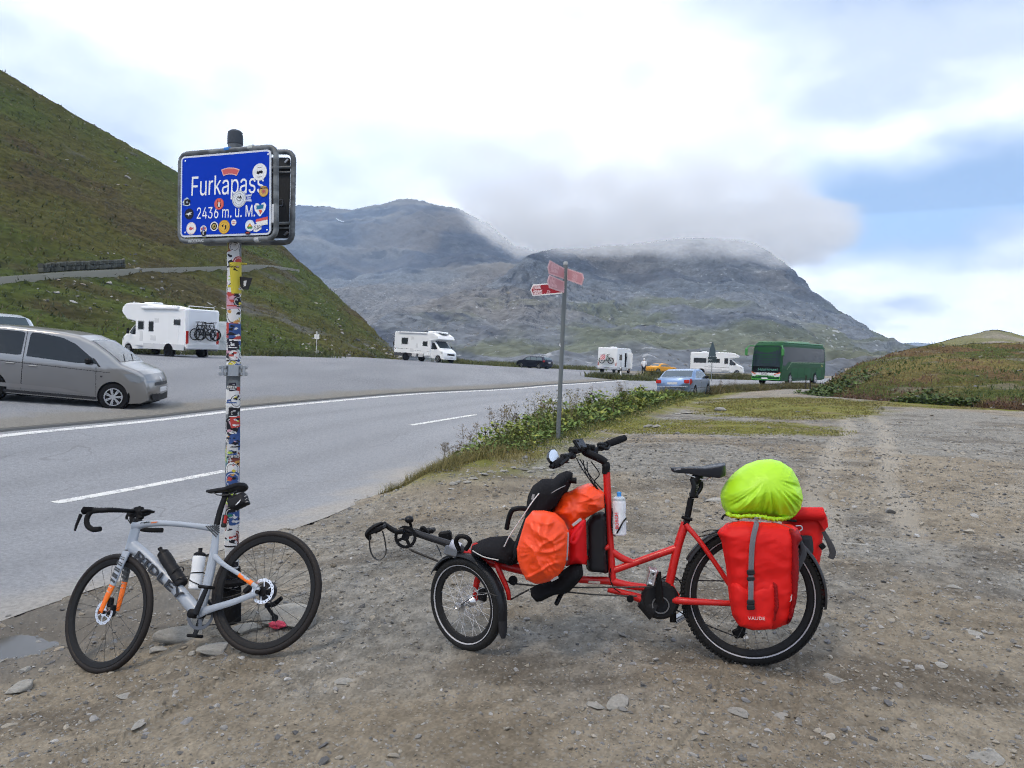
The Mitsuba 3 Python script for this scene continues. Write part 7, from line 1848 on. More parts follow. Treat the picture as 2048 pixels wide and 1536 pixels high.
# ------------------------------------------------------------------ stones
def stone_variants(n, sub, seed):
    g = np.random.default_rng(seed); out = []
    for k in range(n):
        m = trimesh.creation.icosphere(sub, 1.0); v = m.vertices * (1 + .55 * (fbn(m.vertices * 1.1 + 7 * k, 2, k) - .5))[:, None]
        for _ in range(9):                                          # split faces, as slate breaks
            d = unit(g.normal(size=3)); lim = g.uniform(.38, .8); s = v @ d; v = v - np.clip(s - lim, 0, None)[:, None] * d
        out.append((v * [1, g.uniform(.5, .9), g.uniform(.22, .5)], np.asarray(m.faces)))
    return out


def scatter(variants, pos, size, cols, seed, normal=None, sink=.3, tilt=.25):
    """Many copies as one mesh: (vertices, faces, colours)."""
    g = np.random.default_rng(seed); V, F, Cc, base = [], [], [], 0
    pick = g.integers(0, len(variants), len(pos))
    for k, (v, f) in enumerate(variants):
        i = np.nonzero(pick == k)[0]
        if not len(i): continue
        a = g.uniform(0, 2 * np.pi, len(i)); c, s = np.cos(a), np.sin(a); tx, ty = g.normal(0, tilt, len(i)), g.normal(0, tilt, len(i))
        x = v[:, 0] * c[:, None] - v[:, 1] * s[:, None]; y = v[:, 0] * s[:, None] + v[:, 1] * c[:, None]; z = v[None, :, 2] + tx[:, None] * x + ty[:, None] * y
        q = np.stack([x, y, z], -1) * size[i][:, None, None] + pos[i][:, None]
        q[..., 2] += (size[i] * v[:, 2].max() * (1 - 2 * sink))[:, None]
        V.append(q.reshape(-1, 3)); F.append((f[None] + (np.arange(len(i)) * len(v))[:, None, None]).reshape(-1, 3) + base); base += len(i) * len(v)
        Cc.append(np.repeat(cols[i], len(v), 0))
    return np.vstack(V), np.vstack(F), np.vstack(Cc)


def stuff(name, v, f, c, mat, smooth=False, label=None):
    k = numbered(name)
    scene[k] = mikit.ply((v, f), mat, smooth=smooth, color=c)
    labels[k] = {'kind': 'stuff'}
    if label:
        labels[k]['label'] = label
    return k


g = np.random.default_rng(101)
def stone_cols(n, g, lo=.55, hi=1.35):
    base = np.array([(.20, .195, .185), (.235, .215, .18), (.27, .265, .255), (.14, .14, .142), (.19, .165, .13)])[g.choice(5, n, p=[.36, .22, .12, .18, .12])]
    return base * g.uniform(lo, hi, (n, 1))
N = 80000
r = np.exp(g.uniform(np.log(2.3), np.log(24), N)); az = g.uniform(-.66, .66, N)
x, y = r * np.sin(az), r * np.cos(az)
sz = np.exp(g.normal(np.log(.0060), .62, N)) * np.clip(r / 5, .8, 2.2)
keep = (fbn(np.c_[x * .9, y * .9, 0 * x], 3, 71) + .35 * g.random(N) > .50) & ~shapely.contains_xy(ROAD.buffer(-.15), x, y) & ~shapely.contains_xy(Polygon([(-40, 200), *FAR_EDGE.tolist(), (75, 200)]), x, y)
x, y, sz, r = x[keep], y[keep], np.clip(sz[keep], .003, .035), r[keep]
pos = np.c_[x, y, ground_z(x, y)]
stuff('gravel', *scatter(stone_variants(8, 0, 3), pos, sz, stone_cols(len(x), g), 5), 'stone')
# fewer, larger shards
N = 1800
r = np.exp(g.uniform(np.log(2.4), np.log(30), N)); az = g.uniform(-.66, .66, N); x, y = r * np.sin(az), r * np.cos(az)
keep = ~shapely.contains_xy(ROAD.buffer(.1), x, y) & (x > np.interp(y, NEAR_EDGE[:, 1], NEAR_EDGE[:, 0])) & (fbn(np.c_[x * .7, y * .7, 0 * x], 3, 75) > .44)
x, y, r = x[keep], y[keep], r[keep]
sz = np.clip(np.exp(g.normal(np.log(.017), .45, len(x))), .012, .06) * np.clip(r / 5, .9, 2.0)
stuff('loose_stones', *scatter(stone_variants(8, 1, 9), np.c_[x, y, ground_z(x, y)], sz, stone_cols(len(x), g, .6, 1.5), 6, sink=.42, tilt=.12), 'stone')

SV = stone_variants(14, 2, 17)
def rock(name, label, px, py, d, size, flat, col, rot, group=None, v=0, sink=.25, tilt=(0, 0), onto=None):
    k = numbered(name); labels[k] = {'label': label, 'category': 'rock'}
    if group: labels[k]['group'] = group
    w = P(px, py, d); z = float(ground_z(np.array([w[0]]), np.array([w[1]]))[0])
    vv, ff = SV[v % len(SV)]; vv = vv * [1, 1, flat]
    vv = vv + (.10 * (fbn(vv * 3.0 + v, 3, 5) - .5))[:, None] * unit_rows(vv)
    c, s = math.cos(rot), math.sin(rot); q = np.c_[vv[:, 0] * c - vv[:, 1] * s, vv[:, 0] * s + vv[:, 1] * c, vv[:, 2] + tilt[0] * vv[:, 0] + tilt[1] * vv[:, 1]] * size / 2
    q += [w[0], w[1], z - q[:, 2].min() - sink * np.ptp(q[:, 2])]
    m = trimesh.graph.smooth_shade(trimesh.Trimesh(q, ff, process=False), angle=.45, facet_minarea=None)
    scene[k] = mikit.ply(m, 'rock_face', smooth=True, color=np.tile(col, (len(m.vertices), 1)))
    return k
def unit_rows(v): return v / (np.linalg.norm(v, axis=1, keepdims=True) + 1e-9)
def rock_col(p, n, uv):
    return mi.Color3f(1) * (.62 + .45 * fb(p.x * 28, p.y * 28, p.z * 60, 4) + .25 * nz(p.x * 160, p.y * 160, p.z * 160))
scene['rock_tone'] = {'type': 'principled', 'base_color': mikit.proc(lambda p, n, uv: mi.Color3f(.235, .228, .208) * (.55 + .55 * fb(p.x * 26, p.y * 26, p.z * 70, 4) + .35 * nz(p.x * 150, p.y * 150, p.z * 150))), 'roughness': .95, 'specular': .2}
scene['rock_face'] = two({'type': 'ref', 'id': 'rock_tone'})
CG, CT, CD = (.2, .2, .19), (.3, .26, .2), (.1, .1, .1)
rock('rock', 'pale angular rock at the left edge beside the puddle', 34, 1340, 4.25, .17, 1.15, CG, .4, v=1, tilt=(.1, .1))
rock('rock', 'dark rounded stone behind the pale angular rock by the puddle', 52, 1318, 4.5, .09, 1.2, CD, 1.2, v=2)
rock('rock', 'broad grey rock left of the sign pole foot', 368, 1262, 4.72, .32, .95, CG, .2, v=3)
rock('rock', 'pale upright rock behind the grey bike crank at the pole foot', 395, 1230, 4.95, .22, 1.3, CG, 1.0, v=4)
rock('rock', 'large pale slab behind the rear wheel of the grey bike', 575, 1248, 4.75, .42, .75, CG, -.3, v=5, sink=.15, tilt=(.05, .2))
rock('rock', 'dark rock directly right of the sign pole foot', 497, 1262, 4.68, .22, 1.1, CD, .6, v=6)
rock('rock', 'flat elongated rock between the two wheels of the grey bike', 425, 1296, 4.42, .27, .65, CG, .15, v=7)
rock('rock', 'small pale stone beside the flat rock between the wheels', 385, 1292, 4.45, .09, 1.1, CT, 2.0, v=8)
rock('rock', 'low grey rock just behind the front wheel of the grey bike', 318, 1290, 4.6, .17, .8, CG, .5, v=9)
rock('rock', 'pale flat stone seen through the front wheel of the grey bike', 250, 1302, 4.62, .10, .5, CT, .3, v=10)
rock('rock', 'tan stone alone on the gravel in the bottom middle', 1238, 1434, 3.42, .135, 1.25, CT, 1.1, v=11, tilt=(.2, .1))
rock('rock', 'brown rock lying on the moss beyond the handlebar', 1300, 848, 18.6, .33, 1.1, CT, .3, v=12, sink=.1)
rock('rock', 'paler twin of the brown rock on the moss, touching its right side', 1314, 848, 18.3, .26, 1.2, CT, .9, v=13, sink=.1)
rock('rock', 'squared block on the turf towards the blue car', 1442, 818, 25.5, .42, 1.2, CT, .2, v=3, sink=.1)
rock('rock', 'thin flat slab on the turf left of the squared block', 1374, 818, 24.5, .40, .4, CG, .3, v=5, sink=.1)
rock('rock', 'second thin flat slab on the turf left of the squared block', 1356, 821, 24.2, .34, .4, CG, 1.0, v=6, sink=.1)
rock('rock', 'yellowish rock at the lip of the earth bank beside the dry grass', 861, 968, 10.7, .20, 1.3, CT, .4, v=7)
FLAT = ((1908, 1198, 5.4, .16, 'pale flat slab right of the rear wheel, upper of the pair near the right edge'), (1940, 1302, 4.45, .16, 'pale flat slab near the right edge, lower of the pair'), (1668, 1390, 3.8, .19, 'long pale flat stone on the gravel just below the rear tyre of the tandem'), (1705, 1102, 6.5, .26, 'flat slab on the gravel beside the hanging strap of the far pannier'), (1975, 1520, 3.15, .20, 'large flat stone in the bottom right corner'), (1880, 1368, 4.0, .09, 'small flat stone between the right edge and the rear tyre, above the corner stone'), (1478, 1462, 3.4, .13, 'flat grey stone below the tandem, left of the long pale one'), (1430, 1010, 8.6, .45, 'broad flat slab half sunk in the gravel behind the tandem saddle post'), (1560, 1460, 3.4, .12, 'flat grey stone midway between the long pale one and the bottom edge'), (722, 1375, 3.9, .10, 'small flat stone in the foreground between the two bikes, the right one'), (690, 1390, 3.8, .12, 'flat stone in the foreground between the two bikes, the left one'), (255, 1385, 4.0, .11, 'flat stone just below the front tyre of the grey bike'), (280, 1455, 3.6, .14, 'flat stone in the lower left, nearest the bottom edge under the grey bike'), (1190, 1440, 3.45, .11, 'flat stone left of the tan stone in the bottom middle'))
for k, (px, py, d, s, lb) in enumerate(FLAT):
    rock('flat_stone', lb, px, py, d, s, .32, CG, k * .9, None, v=k, sink=.5)
for k in range(26):
    t = k / 25; px, py = np.interp(t, [0, .35, .7, 1], [905, 960, 1050, 1130]) + g.uniform(-8, 8), np.interp(t, [0, .35, .7, 1], [985, 966, 950, 938]) + g.uniform(-4, 6)
    rock('bank_stone', 'pale stone washed out along the foot of the earth bank', px, py, 1540 * 1.56 / (py - 716), g.uniform(.06, .17), g.uniform(.6, 1.2), CT, g.uniform(0, 6), 'stones washed out along the earth bank', v=k, sink=.3)
lt = thing('litter', 'scrap of red plastic on the slab behind the rear wheel of the grey bike', 'litter')
lw = P(556, 1268, 4.62); lz = float(ground_z(np.array([lw[0]]), np.array([lw[1]]))[0])
lm = trimesh.creation.icosphere(3, .045); lm.vertices *= (1 + .9 * (fbn(lm.vertices * 40, 3, 4) - .5))[:, None]; lm.vertices = lm.vertices * [1.2, .8, .45] + [lw[0], lw[1], lz + .03]
scene[lt] = mikit.ply(lm, 'satin', smooth=False, color=np.tile((.50, .05, .09), (len(lm.vertices), 1)))

# ------------------------------------------------------------------ plants
def blades(pos, h, w, lean, cols, seed, seg=3, droop=.5):
    """Tapering grass blades, each seg quads high."""
    g = np.random.default_rng(seed); n = len(pos); a = g.uniform(0, 2 * np.pi, n); b = g.uniform(0, 2 * np.pi, n)
    side = np.c_[np.cos(a), np.sin(a), 0 * a]; dirn = np.c_[np.cos(b), np.sin(b), 0 * b]; L = lean * g.uniform(.2, 1.4, n)
    t = np.linspace(0, 1, seg + 1)
    c = pos[:, None] + np.array([0, 0, 1.0]) * (h[:, None] * (t - droop * .35 * L[:, None] * t ** 2.5))[..., None] + dirn[:, None] * (h * L)[:, None, None] * (t ** 1.8)[None, :, None]
    wd = w[:, None] * (1 - t ** 1.5 * .96) / 2
    l, r_ = c - side[:, None] * wd[..., None], c + side[:, None] * wd[..., None]
    V = np.stack([l, r_], 2).reshape(n, -1, 3); m = 2 * (seg + 1)
    f1 = np.array([[2 * k, 2 * k + 1, 2 * k + 3] for k in range(seg)] + [[2 * k, 2 * k + 3, 2 * k + 2] for k in range(seg)])
    F = (f1[None] + (np.arange(n) * m)[:, None, None]).reshape(-1, 3)
    return V.reshape(-1, 3), F, np.repeat(cols, m, 0)


def leaves(pos, size, up, cols, seed, ratio=.55):
    """Pointed, slightly folded leaves."""
    g = np.random.default_rng(seed); n = len(pos); a = g.uniform(0, 2 * np.pi, n); e = up + g.normal(0, .35, n)
    d = np.c_[np.cos(a) * np.cos(e), np.sin(a) * np.cos(e), np.sin(e)]; s = np.c_[-np.sin(a), np.cos(a), g.normal(0, .25, n)]; s /= np.linalg.norm(s, axis=1, keepdims=True); nn = np.cross(d, s)
    prof = np.array([(0, 0, 0), (.35, ratio / 2, .06), (.35, -ratio / 2, .06), (.4, 0, -.03), (.75, ratio * .36, .02), (.75, -ratio * .36, .02), (1, 0, -.10)])
    V = pos[:, None] + size[:, None, None] * (prof[None, :, :1] * d[:, None] + prof[None, :, 1:2] * s[:, None] + prof[None, :, 2:] * nn[:, None])
    f1 = np.array([[0, 3, 1], [0, 2, 3], [1, 3, 4], [2, 5, 3], [3, 6, 4], [3, 5, 6]])
    return V.reshape(-1, 3), (f1[None] + (np.arange(n) * 7)[:, None, None]).reshape(-1, 3), np.repeat(cols, 7, 0)


def join(*parts):
    V, F, C_, b = [], [], [], 0
    for v, f, c in parts:
        V.append(v); F.append(f + b); C_.append(c); b += len(v)
    return np.vstack(V), np.vstack(F), np.vstack(C_)


def tone(n, g, a, b, k=.35):
    t = g.random((n, 1)); return (np.array(a) * (1 - t) + np.array(b) * t) * g.uniform(1 - k, 1 + k, (n, 1))


def edge_points(y0, y1, n, off0, off1, g, power=1.0):
    """Points beside the near edge of the road."""
    t = y0 + (y1 - y0) * g.random(n) ** power; i = np.interp(t, SM_NEAR[:, 1], np.arange(len(SM_NEAR))); x = np.interp(i, np.arange(len(SM_NEAR)), SM_NEAR[:, 0])
    dx = np.gradient(SM_NEAR[:, 0]) / (np.gradient(SM_NEAR[:, 1]) + 1e-9); sl = np.interp(i, np.arange(len(SM_NEAR)), dx)
    o = g.uniform(off0, off1, n); q = np.sqrt(1 + sl ** 2)
    X, Y = x + o / q, t - o * sl / q
    return np.c_[X, Y, ground_z(X, Y)], t, o


GR1, GR2, YEL, BRN = (.050, .092, .018), (.125, .172, .038), (.19, .155, .055), (.12, .075, .035)
g = np.random.default_rng(202)
# leafy weeds along the road, in swelling clumps
pw, t, o = edge_points(11.4, 36, 7600, .05, 1.55, g, 1.25)
hmax = (.04 + .50 * np.clip(fbn(np.c_[pw[:, 0] * .55, t * .55, 0 * t], 3, 81) * 2.3 - .68, 0, 1)) * np.clip(1.15 - np.abs(o - .7) / 1.0, .1, 1) * ss(11.0, 13.0, t) * (1 + .35 * ss(14, 17, t) - .85 * ss(24, 33, t))
k = hmax > .04
pw, hmax, t = pw[k], hmax[k], t[k]
pl = pw + np.array([0, 0, 1.0]) * (hmax * g.random(len(pw)) ** .6)[:, None]
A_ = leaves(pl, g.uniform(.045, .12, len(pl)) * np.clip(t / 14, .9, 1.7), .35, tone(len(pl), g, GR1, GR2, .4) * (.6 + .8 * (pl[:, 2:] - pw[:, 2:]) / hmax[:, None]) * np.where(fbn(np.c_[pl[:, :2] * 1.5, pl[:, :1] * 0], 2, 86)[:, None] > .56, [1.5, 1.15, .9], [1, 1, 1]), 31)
pb, t2, o2 = edge_points(10.9, 40, 19000, -.02, 1.9, g, 1.2)
hb_ = g.uniform(.10, .34, len(pb)) * (.5 + fbn(np.c_[pb[:, 0] * .8, t2 * .8, 0 * t2], 3, 82)) * np.clip(1.3 - np.abs(o2 - .7), .25, 1)
dry = (ss(13.5, 11, t2) + (g.random(len(pb)) < .18) > .5)
cb_ = np.where(dry[:, None], tone(len(pb), g, YEL, (.13, .12, .04), .3), tone(len(pb), g, (.045, .075, .014), (.10, .115, .03), .3))
ps, t5, o5 = edge_points(12, 34, 900, .2, 1.4, g, 1.1)
ns = fbn(np.c_[ps[:, 0] * .9, t5 * .9, 0 * t5], 3, 84) > .5; ps, t5 = ps[ns], t5[ns]
hs = g.uniform(.35, .85, len(ps)) * (1 - .5 * ss(24, 32, t5))
D_ = blades(ps, hs, g.uniform(.008, .014, len(ps)) * np.clip(t5 / 13, 1, 2), .35, tone(len(ps), g, (.06, .075, .02), (.13, .10, .04), .3), 35, 3, .2)
hp_ = ps + np.array([0, 0, 1.0]) * (hs * .93)[:, None]
hp_ = np.repeat(hp_, 4, 0) + g.normal(0, .025, (len(hp_) * 4, 3))
E_ = leaves(hp_, g.uniform(.02, .05, len(hp_)), .5, tone(len(hp_), g, (.10, .09, .03), (.20, .17, .08), .4), 36, .7)
B_ = blades(pb, hb_, g.uniform(.006, .014, len(pb)) * np.clip(t2 / 13, 1, 2.2), .55, cb_, 33)
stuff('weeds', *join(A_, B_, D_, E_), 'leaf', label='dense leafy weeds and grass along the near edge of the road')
# dry grass on the lip nearest the camera
pd_, t3, o3 = edge_points(10.0, 12.4, 4200, .05, 1.1, g)
C1 = blades(pd_, g.uniform(.04, .17, len(pd_)), g.uniform(.004, .009, len(pd_)), .8, tone(len(pd_), g, YEL, (.085, .085, .025), .3), 34)
stuff('dry_grass', *C1, 'leaf')


def seed_grass(px, py, d, h, label, group, seed, col=(.16, .12, .07)):
    """Tall thin stalks with loose seed heads."""
    g = np.random.default_rng(seed); w = P(px, py, d); z = float(ground_z(np.array([w[0]]), np.array([w[1]]))[0])
    t = thing('tall_grass', label, 'grass', group)
    for k in range(int(g.integers(4, 7))):
        b = np.array([w[0] + g.normal(0, .07), w[1] + g.normal(0, .07), z]); H = h * g.uniform(.65, 1.0); ln = g.normal(0, .16, 2)
        q = smooth_path([b, b + [ln[0] * .25 * H, ln[1] * .25 * H, H * .5], b + [ln[0] * H, ln[1] * H, H]], 5)
        st_ = part(t, 'stalk', tube(q, [.0035, .0022], 4, False), 'leaf', np.array(col) * g.uniform(.7, 1.2))
        hd = []
        for j in range(26):
            s = g.uniform(.62, 1.0); p0 = q[int(s * (len(q) - 1))]; hd.append((p0, p0 + np.array([g.normal(0, .05), g.normal(0, .05), g.uniform(.01, .06)]) * (1.25 - s) * 2.2))
        ms = [tube([a, b_], .0016, 3, False) for a, b_ in hd] + [trimesh.Trimesh(*(lambda v: (v[0] * .010 + b_, v[1]))((np.array([[1, 0, 0], [-.5, .8, 0], [-.5, -.8, 0], [0, 0, 1.6]]), np.array([[0, 1, 2], [0, 1, 3], [1, 2, 3], [2, 0, 3]]))), process=False) for a, b_ in hd]
        kk = part(st_, 'seed_head', cat(*ms), 'leaf', np.array(col) * g.uniform(.6, 1.1), False); labels[kk] = {'kind': 'stuff'}
    return t
for i, (px, py, d, h, lb) in enumerate(((985, 908, 14.2, 1.05, 'tallest tuft of thin seeding grass at the roadside, left of the signpost'), (940, 935, 13.2, .70, 'thin seeding grass at the left end of the weeds'), (1010, 900, 14.6, .85, 'thin seeding grass just right of the tallest tuft'), (895, 955, 12.3, .55, 'lowest thin seeding grass, over the road at the dry left tip of the verge'), (1085, 880, 16.5, .75, 'thin seeding grass directly left of the signpost'), (1150, 862, 19.5, .85, 'thin seeding grass directly right of the signpost'), (1180, 850, 22, .9, 'thin seeding grass in the middle of the far weeds'), (1240, 830, 26, .95, 'thin seeding grass near the right end of the far weeds'), (1440, 795, 42, .9, 'thin seeding grass behind the blue saloon car'), (1462, 792, 44, .8, 'thin seeding grass by the bus end of the verge'))):
    seed_grass(px, py, d, h, lb, None, 300 + i)


def dock(px, py, d, h, label, seed, head=(.055, .028, .020)):
    g = np.random.default_rng(seed); w = P(px, py, d); z = float(ground_z(np.array([w[0]]), np.array([w[1]]))[0])
    t = thing('dock_plant', label, 'plant')
    q = smooth_path([(w[0], w[1], z), (w[0] + .03, w[1], z + h * .5), (w[0] + .01, w[1] + .02, z + h)], 6)
    part(t, 'stem', tube(q, [.010, .006], 6), 'leaf', (.09, .07, .03))
    n = 70; s = g.uniform(.66, 1, n); p0 = q[(s * (len(q) - 1)).astype(int)] + g.normal(0, .022, (n, 3))
    v, f, c = leaves(p0, g.uniform(.02, .05, n), .6, tone(n, g, head, np.array(head) * 1.8), seed, .8); kk = part(t, 'seed_head', (v, f), 'leaf', head, False); labels[kk] = {'kind': 'stuff'}
    n = 16; s = g.uniform(.05, .6, n); v, f, c = leaves(q[(s * (len(q) - 1)).astype(int)], g.uniform(.10, .20, n), .5, tone(n, g, GR1, GR2), seed + 1, .4)
    kk = part(t, 'leaf_cluster', (v, f), 'leaf', (.06, .09, .02), False); labels[kk] = {'kind': 'stuff'}
for i, (px, py, d, h, lb) in enumerate(((968, 895, 14.3, .50, 'dark dock plant with a single brown head in the near clump'), (1030, 880, 15.5, .55, 'brown-headed dock plant between the near clump and the signpost'), (1047, 878, 15.8, .42, 'shorter reddish dock plant close to the signpost'), (1180, 842, 23, .75, 'dark dock plant among the weeds right of the signpost'), (1240, 826, 27, .75, 'dark thistle-like plant near the right end of the weeds'), (990, 890, 14.6, .55, 'tall green leafy plant standing up from the near clump'))):
    dock(px, py, d, h, lb, 400 + i, (.05, .028, .02) if i < 5 else (.06, .09, .02))

# turf on the moss patches
def turf(n, fn, h, w, ca, cb, seed, name, label=None, seg=2):
    g = np.random.default_rng(seed); p = fn(n, g); p = np.c_[p, ground_z(p[:, 0], p[:, 1])]
    k = fbn(np.c_[p[:, :2] * 1.2, p[:, 0] * 0], 3, seed) > .40; p = p[k]
    return blades(p, g.uniform(*h, len(p)), g.uniform(*w, len(p)), .7, tone(len(p), g, ca, cb, .35), seed, seg)
def ell(cx, cy, a, b, rot):
    def fn(n, g):
        r, t = np.sqrt(g.random(n)) * 1.05, g.uniform(0, 2 * np.pi, n); u, v = r * np.cos(t) * a, r * np.sin(t) * b
        return np.c_[cx + u * math.cos(rot) - v * math.sin(rot), cy + u * math.sin(rot) + v * math.cos(rot)]
    return fn
T1 = turf(11000, ell(4.4, 18.4, 3.4, 3.2, -.5), (.012, .045), (.012, .022), (.115, .125, .020), (.21, .185, .04), 501, 'turf')
T2 = turf(11000, ell(9.8, 28.5, 3.4, 7.2, -.35), (.02, .07), (.018, .035), (.105, .105, .024), (.20, .165, .05), 502, 'turf')
T3 = turf(7000, ell(19.5, 28.8, 8.6, 2.2, -.14), (.02, .07), (.018, .035), (.105, .10, .024), (.20, .16, .055), 503, 'turf')
stuff('turf', *join(T1, T2, T3), 'leaf', label='short yellow-green turf on the gravel')

# rough grass, heather and stones on the bank at the right
MP, MN = MV[:-3].reshape(-1, 3), None
g = np.random.default_rng(601)
i = g.integers(0, len(MP), 26000); p = MP[i] + g.normal(0, .06, (len(i), 3)) * [1, 1, 0] - [0, 0, .03]
zone = fbn(p * .35, 3, 91)
c = np.where((zone > .58)[:, None], tone(len(p), g, (.13, .065, .045), (.09, .06, .03), .3), np.where((zone < .44)[:, None], tone(len(p), g, (.035, .06, .012), (.075, .10, .02), .3), tone(len(p), g, (.10, .09, .025), (.15, .115, .045), .3)))
G1 = blades(p, g.uniform(.06, .24, len(p)), g.uniform(.025, .06, len(p)), .7, c, 61, 2)
lf = (p[:, 2] < 1.2) & (p[:, 0] < 17.5) & (zone < .55)
q = p[lf][:2600]; L1 = leaves(q + np.array([0, 0, 1.0]) * g.uniform(.02, .25, (len(q), 1)), g.uniform(.10, .20, len(q)), .4, tone(len(q), g, (.035, .065, .012), (.085, .12, .03), .3), 62, .7)
stuff('bank_vegetation', *join(G1, L1), 'leaf', label='rough grass and low plants on the bank at the right')
i = g.integers(0, len(MP), 160)
stuff('bank_stones', *scatter(stone_variants(5, 1, 4), MP[i], g.uniform(.05, .16, 160), stone_cols(160, g, .8, 1.6), 9), 'stone')

# grass strips at the far edges
def strip(pts, n, wid, h, w, ca, cb, seed):
    g = np.random.default_rng(seed); q = np.array([P(*a)[:2] for a in pts]); L = LineString(q); s = g.random(n)
    p = np.array([L.interpolate(t, normalized=True).coords[0] for t in s]) + g.normal(0, wid, (n, 2))
    p = np.c_[p, ground_z(p[:, 0], p[:, 1]) - .03]
    b = .5 + fbn(np.c_[p[:, :2] * .3, p[:, 0] * 0], 3, seed)
    return blades(p, g.uniform(*h, n) * b, g.uniform(*w, n), .6, tone(n, g, ca, cb, .35), seed, 2)
S1 = strip([(905, 731, 78), (960, 734, 88), (1020, 738, 97), (1110, 742, 100), (1190, 745, 100)], 5200, .8, (.2, .75), (.06, .13), (.055, .075, .018), (.12, .115, .04), 701)
S2 = strip([(1196, 752, 63), (1240, 754, 62), (1290, 753, 64)], 3200, .55, (.15, .55), (.04, .09), (.045, .065, .014), (.10, .095, .03), 702)
S3 = strip([(1300, 748, 74), (1400, 750, 78), (1500, 751, 80)], 4200, .6, (.25, .8), (.05, .11), (.055, .07, .018), (.125, .11, .04), 703)
S4 = strip([(1436, 784, 44), (1470, 777, 48), (1540, 770, 54), (1600, 768, 56), (1650, 770, 54)], 6500, .5, (.15, .55), (.03, .07), (.06, .068, .018), (.14, .11, .045), 704)
S5 = strip([(640, 718, 66), (560, 718, 62), (460, 716, 56), (380, 712, 51), (250, 708, 48)], 3500, .8, (.2, .7), (.06, .13), (.04, .06, .014), (.10, .10, .03), 705)
S6 = strip([(1290, 802, 34), (1330, 796, 37.5), (1380, 792, 40), (1420, 787, 43)], 4200, .35, (.15, .6), (.03, .06), (.055, .06, .018), (.14, .105, .045), 706)
stuff('roadside_grass', *join(S1, S2, S3, S4, S5, S6), 'leaf', label='grass strips along the far edges of the road and lot')

# tussocks, shrubs and stones on the big slope
HP = HV[6:-3]; g = np.random.default_rng(801)
i, j = g.integers(0, HP.shape[0], 26000), g.integers(0, HP.shape[1], 26000); p = HP[i, j] + g.normal(0, .25, (26000, 3)) * [1, 1, .2]
z_ = fbn(p * .09, 3, 95)
c = np.where((z_ > .52)[:, None], tone(26000, g, (.038, .05, .012), (.065, .08, .02), .35), tone(26000, g, (.075, .065, .022), (.105, .088, .034), .35))
H1 = blades(p - [0, 0, .1], g.uniform(.18, .5, 26000) * (.4 + z_), g.uniform(.08, .24, 26000), .9, c * .95, 81, 1)
stuff('slope_tussocks', *H1, 'leaf', label='grass tussocks on the big slope')
i, j = g.integers(0, HP.shape[0], 2600), g.integers(0, HP.shape[1], 2600); p = HP[i, j]; kk = fbn(p * .06, 3, 97) > .53; p = p[kk]
stuff('slope_stones', *scatter(stone_variants(6, 1, 8), p, np.exp(g.normal(np.log(.15), .5, len(p))), stone_cols(len(p), g, .7, 1.7), 82), 'stone')
# boulders on the scree of the mountain
SP = V2[30:-120]; i, j = g.integers(0, SP.shape[0], 9000), g.integers(0, SP.shape[1], 9000); p = SP[i, j]; dd = np.linalg.norm(p - EYE, axis=1)
kk = fbn(p * .02, 3, 98) > .44; p, dd = p[kk], dd[kk]
stuff('scree_boulders', *scatter(stone_variants(6, 0, 12), p, np.exp(g.normal(0, .45, len(p))) * dd * .0010, stone_cols(len(p), g, .5, 1.2), 83), 'stone')
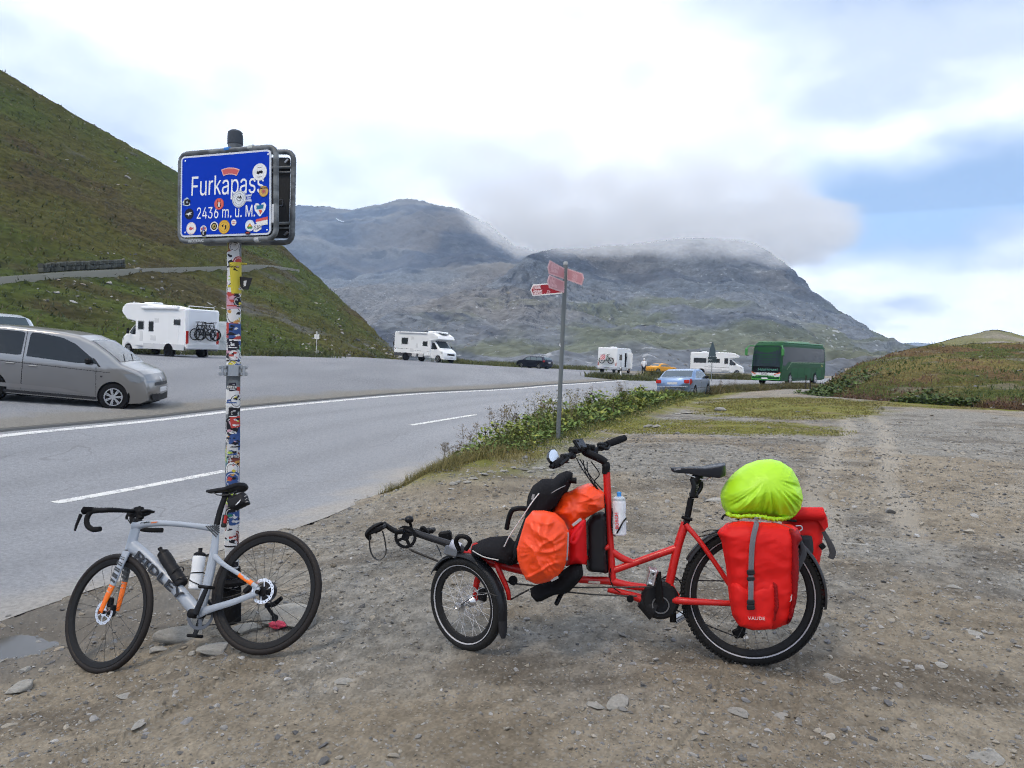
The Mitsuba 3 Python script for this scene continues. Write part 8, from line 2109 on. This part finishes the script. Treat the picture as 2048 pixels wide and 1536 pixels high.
# ------------------------------------------------------------------ the air, and the cloud on the mountain
scene['haze_air'] = {'type': 'homogeneous', 'albedo': {'type': 'rgb', 'value': (.58, .76, 1.0)}, 'sigma_t': 2.3e-4, 'phase': {'type': 'isotropic'}}
scene['haze'] = {'type': 'cube', 'to_world': T().translate([0, 0, 420]).scale([3700, 3700, 540]), 'bsdf': {'type': 'null'}, 'interior': {'type': 'ref', 'id': 'haze_air'}}
labels['haze'] = {'kind': 'stuff'}
CX, CY, CZ = (-130, 560), (620, 1300), (95, 330)
nx_, ny_, nz_ = 110, 48, 56
gx, gy, gz = np.meshgrid(np.linspace(*CX, nx_), np.linspace(*CY, ny_), np.linspace(*CZ, nz_), indexing='ij')
q = np.stack([gx, gy, gz], -1)
w1, w2 = fbn(q * [.011, .008, .016] + 3, 5, 61) - .5, fbn(q * [.035, .022, .05], 4, 62) - .5
k_ = gy / 1000.0
ux, uz = gx / k_, (gz - 1.6) / k_                                   # size of the bank grows with distance up the valley
base = np.interp(ux, [-130, -60, -10, 40, 80, 150, 300, 345, 400, 450, 520], [225, 168, 140, 121, 113, 117, 119, 120, 138, 163, 300])
right_end = np.interp(uz, [120, 150, 175, 205, 215, 245, 330], [402, 435, 455, 452, 385, 362, 340])
den = ss(0, 24, uz - base + 62 * w1 + 30 * w2) * ss(0, 40, right_end - ux + 90 * w1 + 40 * w2) * ss(0, 190, ux + 150 + 150 * w1)
den *= np.clip(.55 + 4.6 * w2 + 1.5 * w1, 0, 1.6)
edge = np.minimum.reduce([gx - CX[0], CX[1] - gx, (gy - CY[0]) * .8, (CY[1] - gy) * .8, gz - CZ[0], (CZ[1] - gz) * .7]) / 35
den *= ss(0, 1, edge)
den *= 1 - .97 * ss(140, 250, gz)
den = (den * .0115).astype(np.float32)
scene['cloud_air'] = {'type': 'heterogeneous', 'albedo': {'type': 'rgb', 'value': (.998, .999, 1.0)}, 'scale': 1.0, 'phase': {'type': 'isotropic'},
                      'sigma_t': {'type': 'gridvolume', 'grid': mi.VolumeGrid(np.ascontiguousarray(den.transpose(2, 1, 0))), 'to_world': T().translate([CX[0], CY[0], CZ[0]]).scale([CX[1] - CX[0], CY[1] - CY[0], CZ[1] - CZ[0]])}}
scene['cloud'] = {'type': 'cube', 'to_world': T().translate([(CX[0] + CX[1]) / 2, (CY[0] + CY[1]) / 2, (CZ[0] + CZ[1]) / 2]).scale([(CX[1] - CX[0]) / 2, (CY[1] - CY[0]) / 2, (CZ[1] - CZ[0]) / 2]),
                  'bsdf': {'type': 'null'}, 'interior': {'type': 'ref', 'id': 'cloud_air'}, 'exterior': {'type': 'ref', 'id': 'haze_air'}}
labels['cloud'] = {'kind': 'stuff', 'label': 'white cloud bank wrapped round the top of the scree mountain'}
